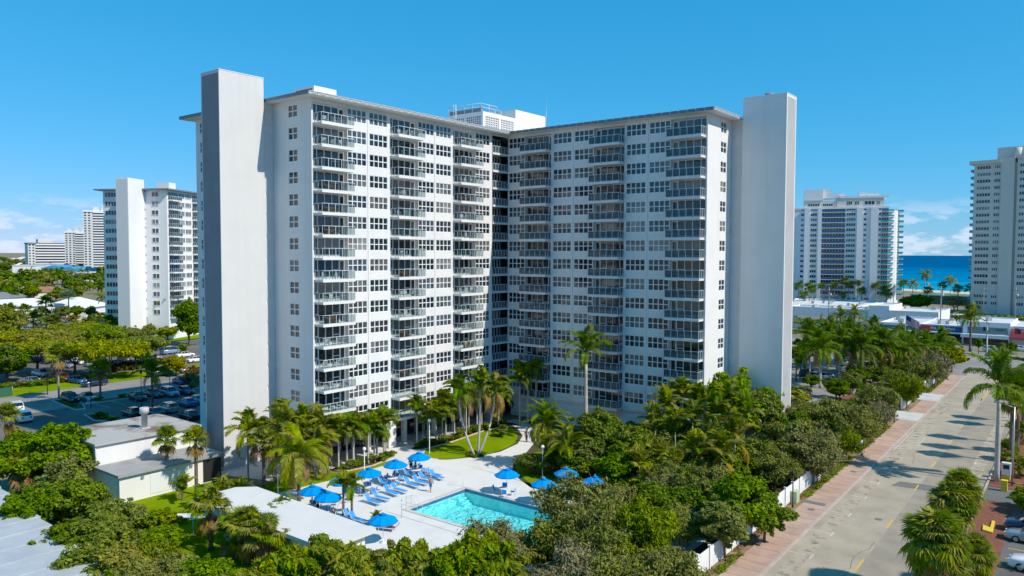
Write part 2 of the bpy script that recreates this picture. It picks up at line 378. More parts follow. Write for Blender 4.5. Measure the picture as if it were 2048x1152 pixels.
        if '_log' not in _bal:
            ra = MB(); gp = MB()
            for i in range(6): ra.box(-.03+i*.71, -.03, 0, .03+i*.71, .03, 1.1)
            ra.box(-.03, -.035, 1.05, 3.58, .035, 1.105).box(-.02, -.02, .05, 3.57, .02, .1)
            for i in range(5): gp.box(.04+i*.71, -.008, .12, .67+i*.71, .008, 1.03)
            _bal['_log'] = (ra.mesh('railing', M['rail']), gp.mesh('glass_panel', M['bglass']))
        r_ = inst('railing', _bal['_log'][0], root, (-.06, -3.72, fz(k)), (0, 0, R(90))); inst('glass_panel', _bal['_log'][1], r_)['kind'] = 'stuff'
    # --- roof slab with deep eaves and a fascia of metal panels
    rf = MB(); e = 1.45
    poly = [(-27.6, -37.9-e), (e, -37.9-e), (e, -e), (33.5+e, -e), (33.5+e, 27.4), (-27.6, 27.4)]
    rf.prism(poly, 44.601, 44.9); ro = rf.build('roof', [M['white']], root)
    rt = MB().prism([(x+(.3 if x < 0 else -.3), y+(.3 if y < -1.45 or (x > 5 and y < 0) or y < 0 else -.3)) for x, y in poly], 44.903, 44.95); rt.build('roof_surface', M['roofing'], ro)
    p1 = MB().box(0, -.05, 0, 1.16, 0, .34).box(0, -.09, .30, 1.16, -.05, .40).mesh('fascia_panel', M['fascia'])
    p2 = MB().box(0, -.05, 0, 1.16, 0, .30).box(.5, -.09, .1, 1.16, -.05, .26).box(0, -.11, .30, 1.16, 0, .40).mesh('fascia_panel', M['fascia2'])
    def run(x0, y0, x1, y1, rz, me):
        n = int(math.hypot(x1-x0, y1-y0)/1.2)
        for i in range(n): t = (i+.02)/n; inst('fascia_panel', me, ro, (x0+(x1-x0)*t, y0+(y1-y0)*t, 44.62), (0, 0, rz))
    run(e, -37.9-e, e, -e, R(90), p2); run(e, -e, 33.5+e, -e, 0, p1); run(-27.6, -37.9-e, e, -37.9-e, 0, p1); run(33.5+e, -e, 33.5+e, 7.7, R(90), p2)  # pale copy on the sunlit sides, dark copy on the shaded ones
    # --- stair towers
    M['white2'] = mat('pale_grey_stucco', (.62, .615, .61), .75, .2, var=.06, scale=.3, bump=.08, bscale=14, lo=.45, hi=.75, streak=.05)
    def tower(x0, x1, y0, y1, inset):
        t = MB().box(x0, y0, 0, x1, y1, 47.45).build('stair_tower', M['white2' if inset == 'y' else 'white'], root)
        cp = MB().box(x0-.04, y0-.04, 47.452, x1+.04, y1+.04, 47.53).build('coping', M['frame'], t)
        q = MB()
        if inset == 'y': q.box(x0+.22, y0-.012, .3, x1-.12, y0-.001, 47.1)
        else: q.box(x1+.001, y0+.3, .3, x1+.012, y1-.3, 47.1)
        q.build('inset_panel', M['grey'] if inset == 'y' else M['inset2'], t)
    M['inset2'] = mat('pale_grey_panel', (.42, .42, .43), .8, var=.1, scale=.3)
    tower(-11.0, -7.1, -45.6, -39.6, 'y'); tower(35.25, 41.25, 7.6, 11.5, 'x')
    # louvred link between tower and wing
    MB().box(-10.6, -39.598, 0, -7.75, -37.902, 44.6).build('link_wall', M['white'], root); MB().box(33.502, 8.2, 0, 35.248, 11.1, 44.6).build('link_wall', M['white'], root)
    lv = MB()
    for j in range(11): lv.box(0, -.06, j*.2, 1.6, .0, j*.2+.15)
    lvm = lv.mesh('louver_panel', M['louver'])
    for k in range(1, 16):
        inst('louver_panel', lvm, root, (-7.72, -39.55, fz(k)+.1), (0, 0, R(90))); inst('louver_panel', lvm, root, (33.56, 8.17, fz(k)+.1))
    # --- penthouses
    ph = MB().box(-7.2, -35.0, 44.96, -3.2, -31.5, 46.9).build('roof_vent_house', M['white'], root)
    MB().box(-6.9, -35.02, 45.9, -3.6, -34.99, 46.6).build('vent_opening', M['dark'], ph)
    return root
BUILDING = main_building()

# ---------------------------------------------------------------- ground, sea, streets, deck, pool
M['ground'] = mat('ground_soil_and_grass', (.19, .18, .11), .95, .1, col2=(.27, .23, .17), scale=.03)
M['asphalt'] = mat('old_street_asphalt', (.43, .365, .275), .9, .1, col2=(.32, .275, .215), scale=.22, bump=.15, bscale=40, detail=9)
M['asphalt2'] = mat('lot_asphalt', (.115, .11, .105), .9, .2, col2=(.19, .18, .165), scale=.12, bump=.15, bscale=40, detail=9)
M['asphalt3'] = mat('pale_lot_asphalt', (.30, .28, .255), .9, .2, col2=(.22, .21, .20), scale=.15, detail=9)
M['side'] = mat('pink_concrete', (.50, .34, .265), .9, .1, col2=(.38, .265, .21), scale=.5, bump=.1, bscale=25, detail=9)
M['curb'] = mat('curb_concrete', (.48, .40, .36), .9, .2, var=.2, scale=.8)
M['conc'] = mat('pale_concrete', (.58, .56, .53), .9, .2, var=.2, scale=.5, detail=9)
M['deck'] = mat('white_deck_coating', (.68, .67, .655), .75, .2, col2=(.60, .59, .575), scale=.35, detail=9, lo=.45, hi=.75)
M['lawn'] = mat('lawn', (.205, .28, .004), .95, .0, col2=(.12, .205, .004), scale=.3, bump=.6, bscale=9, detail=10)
M['mulch'] = mat('brown_mulch', (.06, .04, .03), .95, .1, col2=(.11, .075, .055), scale=3, bump=.5, bscale=12)
M['redmulch'] = mat('red_mulch', (.26, .10, .065), .95, .1, col2=(.17, .075, .05), scale=2, bump=.5, bscale=12)
M['drysoil'] = mat('dry_leaf_litter', (.30, .21, .13), .95, .1, col2=(.16, .12, .06), scale=1.2, bump=.5, bscale=9)
M['edging'] = mat('tan_edging', (.52, .41, .28), .9, .2, var=.25, scale=2)
M['paint'] = mat('white_road_paint', (.66, .64, .58), .8, col2=(.44, .39, .32), scale=1.6, detail=9, lo=.44, hi=.62)
M['ypaint'] = mat('yellow_road_paint', (.68, .42, .04), .8, col2=(.45, .32, .1), scale=1.4, detail=9, lo=.5, hi=.72)
M['ycurb'] = mat('yellow_curb_paint', (.72, .52, .03), .7)
M['patch'] = mat('dark_asphalt_patch', (.17, .165, .155), .9, var=.25, scale=.6)
def sheet(name, poly, z, m, kind='structure', th=None):
    b = MB()
    if th: b.prism(poly, z-th, z, False)
    else: b.face([(x, y, z) for x, y in (poly if sum(poly[i][0]*poly[(i+1) % len(poly)][1]-poly[(i+1) % len(poly)][0]*poly[i][1] for i in range(len(poly))) > 0 else poly[::-1])])
    o = b.build(name, m); o['kind'] = kind; return o
def rect(x0, y0, x1, y1): return [(x0, y0), (x1, y0), (x1, y1), (x0, y1)]
PX0, PX1, PY0, PY1 = 20.2, 38.6, -41.8, -33.0     # pool
gb = MB(); BIG = 30000
for (x0, y0, x1, y1) in ((-BIG, -BIG, PX0-.3, BIG), (PX1+.3, -BIG, BIG, BIG), (PX0-.3, -BIG, PX1+.3, PY0-.3), (PX0-.3, PY1+.3, PX1+.3, BIG)): gb.face([(x0, y0, -.03), (x1, y0, -.03), (x1, y1, -.03), (x0, y1, -.03)])
gb.build('ground', M['ground'])['kind'] = 'structure'
# the sea and its shore
def sea_mat():
    m = bpy.data.materials.new('sea_water'); m.use_nodes = True; N = m.node_tree.nodes; L = m.node_tree.links; b = N['Principled BSDF']
    b.inputs['Roughness'].default_value = .55; b.inputs['Specular IOR Level'].default_value = .0
    tc = N.new('ShaderNodeTexCoord'); sp = N.new('ShaderNodeSeparateXYZ'); L.new(tc.outputs['Object'], sp.inputs[0])
    mr = N.new('ShaderNodeMapRange'); mr.inputs[1].default_value = 420; mr.inputs[2].default_value = 1900; L.new(sp.outputs[1], mr.inputs[0])
    ra = N.new('ShaderNodeValToRGB'); e = ra.color_ramp.elements; e[0].color = (.01, .42, .52, 1); e[1].color = (.0, .10, .25, 1); e[1].position = 1
    x = e.new(.22); x.color = (.0, .20, .40, 1)
    mp = N.new('ShaderNodeMapping'); mp.inputs['Scale'].default_value = (.002, .012, 1); L.new(tc.outputs['Object'], mp.inputs[0])
    nz = N.new('ShaderNodeTexNoise'); nz.inputs['Scale'].default_value = 1; nz.inputs['Detail'].default_value = 8; L.new(mp.outputs[0], nz.inputs['Vector'])
    ad = N.new('ShaderNodeMath'); ad.operation = 'MULTIPLY_ADD'; ad.inputs[1].default_value = .35; L.new(nz.outputs[0], ad.inputs[0]); L.new(mr.outputs[0], ad.inputs[2])
    sb = N.new('ShaderNodeMath'); sb.operation = 'SUBTRACT'; sb.inputs[1].default_value = .17; L.new(ad.outputs[0], sb.inputs[0]); L.new(sb.outputs[0], ra.inputs[0]); L.new(ra.outputs[0], b.inputs['Base Color'])
    return m
sheet('sea', [(1500, 60), (400, 330), (150, 433), (-220, 650), (-2500, 1750), (-16000, 9000), (-28000, 29000), (28000, 29000), (28000, -3000)], .03, sea_mat())
sheet('beach', [(1480, 20), (390, 300), (140, 405), (-228, 622), (-2510, 1720), (-2500, 1752), (-220, 652), (150, 435), (400, 332), (1500, 62)], .015, mat('beach_sand', (.62, .54, .42), .95, var=.1, scale=.1))
# --- street on the right (it runs a touch askew to the block)
def RX(x, y): return x-.015*y
def along(x0, x1, y0, y1): return [(RX(x0, y0), y0), (RX(x1, y0), y0), (RX(x1, y1), y1), (RX(x0, y1), y1)]
sheet('street', along(53.6, 65.4, -160, 98), .0, M['asphalt'])
sheet('cross_street', [(-60, 99), (400, 60), (400, 112), (-60, 150)], -.004, M['asphalt3'])
sheet('verge_strip', along(49.3, 50.9, -120, 92), .004, M['drysoil'])
c = MB().prism(along(53.4, 53.62, -160, 92), -.02, .13); c.build('curb', M['curb'])['kind'] = 'structure'
c = MB().prism(along(65.4, 65.6, -160, 92), -.02, .13); c.build('curb', M['curb'])['kind'] = 'structure'
sw = MB().prism(along(50.9, 53.39, -160, 92), -.02, .12).build('pavement', M['side']); sw['kind'] = 'structure'
jn = MB().box(-1.2, -.025, 0, 1.2, .025, .004).mesh('pavement_joint', mat('joint_dark', (.20, .13, .11), .9))
for i in range(90): y = -62+i*1.7; inst('pavement_joint', jn, sw, (RX(52.15, y), y, .12))
dr = MB()
for (y0, y1) in ((36, 43), (56, 64)): dr.prism(along(47.4, 53.6, y0, y1), -.02, .128)
dr.build('driveway', M['conc'])['kind'] = 'structure'
hg = MB()
for i in range(60):
    random.seed(i); y = -60+i*2.4
    if 35 < y < 44 or 55 < y < 65: continue
hedgestrip = None
# markings
def marks(name, quads, m, z=.006):
    b = MB()
    for q in quads: b.face([(x, y, z) for x, y in q])
    o = b.build(name, m); o['kind'] = 'structure'; return o
for i in range(10):
    y = -43.5+i*13.2+(1.0 if i % 2 else 0); marks('lane_dash', [along(59.28, 59.42, y, y+2.9)], M['ypaint'])
marks('centre_line', [along(59.28, 59.40, 62, 90), along(59.52, 59.64, 62, 90)], M['ypaint'])
for i in range(11):
    y = -48.4+i*6.6
    marks('bay_line', [along(53.7, 55.7, y, y+.1), along(55.6, 55.72, y-.6, y+.6)], M['paint'])
for i in range(7):
    y = -25+i*6.6; marks('bay_line', [along(63.4, 65.3, y, y+.1), along(63.35, 63.47, y-.6, y+.6)], M['paint'])
hq = [along(53.9, 54.0, 15, 31), along(56.1, 56.2, 19, 29)]
for i in range(8): y = 16+i*1.9; hq.append([(53.7, y), (53.85, y), (56.0, y+2.2), (55.85, y+2.2)])
marks('no_parking_hatch', hq, M['paint'])
sheet('asphalt_patch', [(56.9, -2.2), (61.6, -1.7), (61.9, .9), (57.4, .1)], .004, M['patch'])
M['stain'] = mat('tyre_stain', (.42, .355, .27), .9, .1, col2=(.16, .145, .12), scale=.9, detail=10, lo=.5, hi=.68)
sheet('worn_lane', along(59.5, 65.3, -160, 97), .0015, mat('darker_lane_asphalt', (.35, .30, .235), .9, .1, col2=(.265, .235, .19), scale=.35, detail=10))
sheet('tyre_worn_strip', along(54.3, 55.5, -160, 60), .003, M['stain']); sheet('tyre_worn_strip', along(63.2, 64.6, -60, 60), .003, M['stain'])
cr = random.Random(12)
for i in range(16):
    x = cr.uniform(54, 65); y = cr.uniform(-55, 80); pts = [(x, y)]
    for k in range(cr.randint(4, 9)): pts.append((pts[-1][0]+cr.uniform(-.5, .5), pts[-1][1]+cr.uniform(.5, 1.6)))
    b = MB()
    for p, q in zip(pts, pts[1:]): b.face([(p[0]-.03, p[1], .0045), (p[0]+.03, p[1], .0045), (q[0]+.03, q[1], .0045), (q[0]-.03, q[1], .0045)])
    b.build('asphalt_crack', M['patch'])['kind'] = 'structure'
mh = MB().lathe([(.36, 0), (.36, .008)], seg=14).mesh('manhole_cover', M['patch'])
for (x, y, z) in ((58.2, -15, .001), (55.4, 1.5, .001), (52.3, 0.5, .121), (52.2, -16.5, .121), (53.6, 84, .001)): inst('manhole_cover', mh, None, (RX(x, y), y, z))['kind'] = 'structure'
gr = MB().box(-1.1, -.5, 0, 1.1, .5, .006).build('pavement_grate', M['patch'], None, loc=(52.1, -14.2, .121)); gr['kind'] = 'structure'
# right-hand lot
sheet('car_park', [(68.5, -160), (140, -160), (140, 2), (68.5, 2)], .002, M['asphalt2'])
sheet('mulch_bed', along(65.6, 68.6, -160, -1.5), .02, M['redmulch']); sheet('mulch_bed', [(65.6, 4.5), (76, 4.5), (76, 60), (64.9, 60)], .02, M['redmulch'])
sheet('driveway', [(65.6, -1.4), (68.4, -1.4), (140, -1.4), (140, 4.4), (65.5, 4.4)], .006, M['asphalt2'])
yl = []
for i in range(8): y = -7.6-i*2.75; yl.append([(69.2, y), (74, y+.3), (74, y+.42), (69.2, y+.12)])
marks('bay_line', yl, M['ypaint'], .008)
kb = MB().prism([(66.89, -12.30), (67.73, -12.62), (67.56, -8.88), (67.31, -8.89), (67.39, -11.24), (66.76, -10.72)], 0, .16).build('yellow_kerb', M['ycurb']); kb['kind'] = 'structure'
# lot behind the right wing
sheet('car_park', [(12, 28), (47, 28), (46, 92), (12, 92)], .0, M['asphalt3'])
kb = MB().prism([(41, 42), (41.3, 42), (45.3, 60), (45.0, 60)], 0, .18).build('curb', M['conc']); kb['kind'] = 'structure'
sheet('mulch_bed', [(38, 36), (41, 42), (45, 60), (40, 60), (36, 44)], .008, M['redmulch'])
# --- garden: lawns, beds, deck
sheet('lawn', [(-10, -63), (5, -65), (5, -48), (1.5, -47), (-6, -47), (-6.5, -40), (-10, -47)], -.012, M['lawn'])
sheet('lawn', [(5, -65), (60, -75), (49.2, -56.1), (5, -53)], -.012, M['lawn']); sheet('lawn', [(47.3, -50), (53, -60), (49.2, -30), (49.2, 20), (42, 20), (34, 7), (34, -1), (3, -1), (14, -28.4), (38, -28.4), (38.9, -30.6), (47.3, -30.6)], -.012, mat('shady_soil', (.06, .075, .025), .95, .1, col2=(.11, .09, .05), scale=.6, bump=.5, bscale=6))  # dark soil; the shade under the trees is put into its colour
def smooth_poly(pts, n=6):
    out = []; k = len(pts)
    for i in range(k):
        p0, p1, p2, p3 = (Vector(pts[(i+j-1) % k]) for j in range(4))
        for s in range(n):
            t = s/n; q = .5*((2*p1)+(p2-p0)*t+(2*p0-5*p1+4*p2-p3)*t*t+(3*p1-p0-3*p2+p3)*t**3); out.append((q.x, q.y))
    return out
# deck: pieces around the pool, then the walks
dk = MB()
dkq = [(5.2, -52.8, PX0-.3, -27.0), (PX0-.3, PY1+.3, PX1+.3, -28.2), (PX0-.3, -56.0, PX1+.3, PY0-.3), (PX1+.3, -50, 47.5, -30.5)]
for (x0, y0, x1, y1) in dkq: dk.face([(x0, y0, .02), (x1, y0, .02), (x1, y1, .02), (x0, y1, .02)])
dk.build('pool_deck', M['deck'])['kind'] = 'structure'
sheet('deck_walk', [(6.16, -37.52), (-2.40, -26.45), (-4.10, -19.73), (2.74, -23.02), (6.51, -24.30), (13.92, -28.69), (12.18, -35.24)], .012, M['deck'])
sheet('deck_walk', [(PX0-.3, -28.2), (PX1-2, -28.2), (33, -29.2), (27, -29.0), (23.6, -27.0), (20.6, -25.2), (18.0, -21.5), (16.4, -16.8), (13.6, -10.8), (10.0, -5.6), (5.5, -2.2), (3.0, -1.4), (2.2, -3.8), (6.8, -6.2), (10.4, -9.6), (12.6, -13.6), (13.4, -18.4), (12.6, -22.2), (10.6, -25.6), (8.5, -27.0), (5.2, -27.2), (5.2, -28.2)], .016, M['deck'])
sheet('arcade_floor', [(-3, -37.8), (2.6, -37.8), (2.6, -26), (1.6, -15), (.9, -3.8), (-3, -3.8)], .008, M['conc'])
sheet('arcade_floor', [(-7.1, -47.3), (1.5, -44.5), (2.5, -37.8), (-7.1, -37.8)], .004, M['conc'])
l1 = smooth_poly([(5.4, -24.2), (8.6, -26.2), (11.4, -24.0), (12.9, -19.6), (12.4, -14.6), (10.2, -10.6), (7.0, -7.4), (4.6, -6.6), (3.9, -11.0), (4.6, -18.4)])
sheet('lawn', l1, .026, M['lawn'])
bd = [(2.9, -24.0), (4.6, -23.4), (4.8, -18.4), (4.0, -11), (4.6, -6.2), (5.6, -4.4), (2.4, -4.4), (2.0, -8), (2.5, -15)]
sheet('planting_bed', smooth_poly(bd), .034, M['mulch'])
def edging(pts, w=.3):
    b = MB(); b.tube([(x, y, .04) for x, y in pts], w/2, 5); o = b.build('bed_edging', M['edging']); o['kind'] = 'structure'
edging([(4.9, -24.0), (5.0, -18.4), (4.2, -11), (4.8, -6.3)]); 
bd2 = [(2.6, -37.4), (4.6, -36.6), (5.2, -33.2), (4.4, -29.6), (3.2, -28.4), (2.7, -31)]
sheet('planting_bed', smooth_poly(bd2), .03, M['mulch']); edging([(3.4, -37.6), (4.9, -36.6), (5.4, -33.2), (4.6, -29.6), (3.4, -28.2)])
sheet('lawn', [(1.2, -48), (5.18, -48), (6.4, -38), (6.3, -32), (5.3, -29.5), (5.2, -33.0), (4.6, -37.6), (1.2, -40)], .028, M['lawn'])
sheet('lawn', smooth_poly([(20.4, -24.0), (18.6, -20.6), (17.2, -16.0), (21, -10), (30, -12), (34, -20), (33, -27), (26, -27.4)]), .03, M['lawn'])
# --- pool
M['tile'] = mat('pool_plaster_caustics', (.30, .80, .84), .6, col2=(.52, .93, .94), scale=1.1, lo=.42, hi=.6)  # paler mottling in the colour stands in for rippling light on the floor
M['bluetile'] = mat('blue_waterline_tile', (.10, .16, .34), .3, var=.2, scale=3)
def water_mat(name, tint, bump, scale, wave=True):
    m = bpy.data.materials.new(name); m.use_nodes = True; N = m.node_tree.nodes; L = m.node_tree.links; N.remove(N['Principled BSDF'])
    t = N.new('ShaderNodeBsdfTransparent'); t.inputs[0].default_value = (*tint, 1)
    g = N.new('ShaderNodeBsdfGlossy'); g.inputs['Roughness'].default_value = .03
    tc = N.new('ShaderNodeTexCoord'); mp = N.new('ShaderNodeMapping'); mp.inputs['Scale'].default_value = (1, 1, 1); L.new(tc.outputs['Object'], mp.inputs[0])
    nz = N.new('ShaderNodeTexNoise'); nz.inputs['Scale'].default_value = scale; nz.inputs['Detail'].default_value = 3; nz.inputs['Distortion'].default_value = 1.2; L.new(mp.outputs[0], nz.inputs['Vector'])
    bp = N.new('ShaderNodeBump'); bp.inputs['Strength'].default_value = bump; bp.inputs['Distance'].default_value = .25; L.new(nz.outputs[0], bp.inputs['Height'])
    fr = N.new('ShaderNodeFresnel'); fr.inputs['IOR'].default_value = 1.33; L.new(bp.outputs[0], fr.inputs['Normal']); L.new(bp.outputs[0], g.inputs['Normal'])
    ms = N.new('ShaderNodeMixShader'); L.new(fr.outputs[0], ms.inputs[0]); L.new(t.outputs[0], ms.inputs[1]); L.new(g.outputs[0], ms.inputs[2]); L.new(ms.outputs[0], N['Material Output'].inputs[0])
    return m
pb = MB(); x0, x1, y0, y1, d = PX0, PX1, PY0, PY1, -1.5
pb.face([(x0, y0, d), (x1, y0, d), (x1, y1, d), (x0, y1, d)])
pb.box(x0-.28, y0-.28, d, x0, y1+.28, -.02).box(x1, y0-.28, d, x1+.28, y1+.28, -.02).box(x0, y0-.28, d, x1, y0, -.02).box(x0, y1, d, x1, y1+.28, -.02)
pool = pb.build('pool_basin', M['tile']); pool['kind'] = 'structure'
tl = MB(); tl.box(x0, y0, -.35, x0+.02, y1, -.03).box(x1-.02, y0, -.35, x1, y1, -.03).box(x0+.02, y0, -.35, x1-.02, y0+.02, -.03).box(x0+.02, y1-.02, -.35, x1-.02, y1, -.03); tl.build('waterline_tile', M['bluetile'], pool)
cp = MB(); cp.box(x0-.45, y0-.45, -.018, x0+.04, y1+.45, .07).box(x1-.04, y0-.45, -.018, x1+.45, y1+.45, .07).box(x0+.04, y0-.45, -.018, x1-.04, y0+.04, .07).box(x0+.04, y1-.04, -.018, x1-.04, y1+.45, .07); cp.build('pool_coping', M['conc'], pool)
st = MB().box(x0+.02, y1-1.4, d, x0+.4, y1-.02, -.8).box(x0+.4, y1-1.4, d, x0+.75, y1-.02, -1.05).box(x0+.75, y1-1.4, d, x0+1.1, y1-.02, -1.3); st.build('pool_steps', M['tile'], pool)
sheet('pool_water', rect(x0+.001, y0+.001, x1-.001, y1-.001), -.14, water_mat('pool_water', (.62, .97, .98), .55, 1.0))
# raised ramp slab on the near side of the pool
rs = MB().box(19.0, -43.6, .021, 33.5, -42.35, .06).build('ramp_slab', M['deck']); rs['kind'] = 'structure'
# --- left car parks
sheet('car_park', [(-27, -58), (-79.5, -58), (-81, -20), (-84, 40), (-27, 40)], .0, M['asphalt2'])
sheet('lot_lane', [(-60.5, -58), (-78.5, -58), (-81, -20), (-82, 20), (-62, 20), (-61, -39)], .004, M['asphalt3'])
sheet('lawn_strip', [(-78.6, -60), (-90, -60), (-93, -22), (-92, 10), (-82.2, 10), (-81.2, -20)], .006, M['lawn'])
sheet('car_park', [(-93.5, -60), (-136, -60), (-142, 40), (-93, 40)], .0, M['asphalt2'])
sheet('lawn_bank', [(-137, -30), (-200, -30), (-168, 60), (-140, 40)], .0, M['lawn'])
sheet('car_park', [(-170, -60), (-232, -60), (-262, 60), (-197, 60), (-186, 20)], .003, M['asphalt3'])
def island(poly, grass=True):
    b = MB().prism(poly, -.02, .15); o = b.build('kerbed_island', M['conc']); o['kind'] = 'structure'
    cx = sum(p[0] for p in poly)/len(poly); cy = sum(p[1] for p in poly)/len(poly)
    sheet('island_planting', [(cx+(x-cx)*.9, cy+(y-cy)*.9) for x, y in poly], .155, mat('island_grass', (.05, .075, .025), .95, col2=(.08, .07, .04), scale=1))
island([(-69.8, -40.8), (-57.6, -41.8), (-57.0, -40.4), (-61.2, -39.0), (-68.6, -37.9)])
island([(-63.4, -37.6), (-61.4, -38.6), (-61.2, 10), (-63.0, 10)])
island([(-53, -42.4), (-47, -43.4), (-44.6, -42.2), (-46, -40), (-52, -40.8)])
wl = []
for i in range(16): y = -37.2+i*2.75; wl.append([(-61.1, y), (-55.8, y), (-55.8, y+.1), (-61.1, y+.1)]); wl.append([(-68.4, y), (-63.2, y), (-63.2, y+.1), (-68.4, y+.1)]); wl.append([(-50.6, y), (-45.6, y), (-45.6, y+.1), (-50.6, y+.1)])
for i in range(14): y = -36+i*2.75; wl.append([(-117, y), (-112, y), (-112, y+.1), (-117, y+.1)]); wl.append([(-101, y), (-96, y), (-96, y+.1), (-101, y+.1)])
marks('bay_line', wl, M['paint'], .009)

# ---------------------------------------------------------------- plants: meshes
def leafmat(name, col, col2, isl=.35, tr=.34, ob=.35, rough=.62):
    return mat(name, col, rough, .06, col2=col2, scale=.35, island=isl, objvar=ob, trans=tr, coord='Object', detail=3)
LM = {
 'bright': leafmat('leaf_bright', (0.215, 0.28, 0.005), (0.12, 0.195, 0.004)),
 'mid':    leafmat('leaf_mid', (0.175, 0.235, 0.005), (0.1, 0.165, 0.005)),
 'dark':   leafmat('leaf_dark', (0.125, 0.19, 0.007), (0.075, 0.125, 0.006), tr=.2),
 'olive':  leafmat('leaf_olive', (0.25, 0.25, 0.06), (0.17, 0.185, 0.038), tr=.22),
 'oliveg': leafmat('leaf_olive_green', (0.22, 0.24, 0.02), (0.145, 0.17, 0.014), tr=.22),
 'yellow': leafmat('leaf_yellow_green', (0.33, 0.31, 0.006), (0.2, 0.235, 0.005)),
 'gold':   leafmat('leaf_gold', (0.38, 0.28, 0.025), (0.22, 0.22, 0.025)),
 'palm':   leafmat('frond_green', (0.17, 0.25, 0.006), (0.1, 0.17, 0.005), isl=.35),
 'palmy':  leafmat('frond_yellow_green', (0.3, 0.31, 0.01), (0.19, 0.23, 0.008), isl=.4),
 'palmd':  leafmat('frond_dark', (0.08, 0.12, 0.012), (0.05, 0.085, 0.01), isl=.3),
 'silver': leafmat('frond_silver', (.26, .32, .26), (.17, .23, .19), isl=.2),
 'dry':    leafmat('frond_dry', (.32, .19, .05), (.20, .125, .045), isl=.3, tr=.15),
 'red':    leafmat('leaf_red', (.30, .075, .02), (.14, .09, .02), isl=.4),
 'croton': leafmat('leaf_croton', (.21, .10, .02), (.10, .11, .02), isl=.5),
 'crimson': leafmat('leaf_crimson', (.17, .02, .035), (.09, .02, .025), isl=.4),
 'bare':   leafmat('leaf_sparse_grey', (.24, .225, .095), (.17, .165, .06), isl=.35, tr=.15),
}
M['bark'] = mat('bark_brown', (.13, .095, .07), .9, .2, col2=(.22, .17, .13), scale=3, bump=.4, bscale=12)
M['barkg'] = mat('bark_grey', (.36, .34, .31), .9, .2, col2=(.24, .22, .20), scale=2.5, bump=.3, bscale=10)
M['royal'] = mat('royal_palm_trunk', (.50, .47, .43), .85, .2, col2=(.36, .34, .31), scale=2, bump=.2, bscale=8)
M['shaft'] = mat('crownshaft_green', (.11, .19, .035), .45, var=.3, scale=3)
RS = np.random.RandomState
def leaves_np(rs, centers, radii, n, size, flat=.0, droop=0.0, elong=1.6, shell=.55, up=.35):
    """n leaf-sized kites around puff centres"""
    centers = np.asarray(centers, float); radii = np.asarray(radii, float)
    w = radii[:, 0]*radii[:, 1]; idx = rs.choice(len(centers), n, p=w/w.sum())
    d = rs.normal(size=(n, 3)); d /= np.linalg.norm(d, axis=1, keepdims=True)
    rr = (shell+(1-shell)*rs.rand(n))[:, None]*(.85+.3*rs.rand(n))[:, None]
    P = centers[idx]+d*rr*radii[idx]
    nrm = d*(1-up)+np.array([0, 0, up])+rs.normal(scale=.45, size=(n, 3)); nrm /= np.linalg.norm(nrm, axis=1, keepdims=True)
    a = rs.normal(size=(n, 3)); a[:, 2] -= droop*2; a -= nrm*(a*nrm).sum(1, keepdims=True); a /= np.linalg.norm(a, axis=1, keepdims=True)+1e-9
    b = np.cross(nrm, a); s = size*(.6+.8*rs.rand(n))[:, None]
    v0 = P-a*s*elong*.5; v2 = P+a*s*elong*.5; mid = P+nrm*s*.12-a*s*.1
    v1 = mid+b*s*.5; v3 = mid-b*s*.5
    V = np.stack([v0, v1, v2, v3], 1).reshape(-1, 3); Q = np.arange(4*n).reshape(n, 4); return V, Q
def limbs(mb, rs, base_r, h_fork, tips, lean=(0, 0), seg=6):
    fk = Vector((lean[0]*h_fork, lean[1]*h_fork, h_fork))
    mb.tube([(0, 0, -.1), (lean[0]*h_fork*.4+rs.uniform(-.08, .08), lean[1]*h_fork*.4, h_fork*.55), fk], [base_r*1.25, base_r, base_r*.82], 7)
    for t in tips:
        t = Vector(t); m = fk.lerp(t, .5)+Vector((rs.uniform(-.3, .3), rs.uniform(-.3, .3), rs.uniform(.0, .5)*(t-fk).length*.15))
        mb.tube([fk-Vector((0, 0, base_r*.5)), m, t], [base_r*.55, base_r*.33, base_r*.1], 5)
TREES = {}
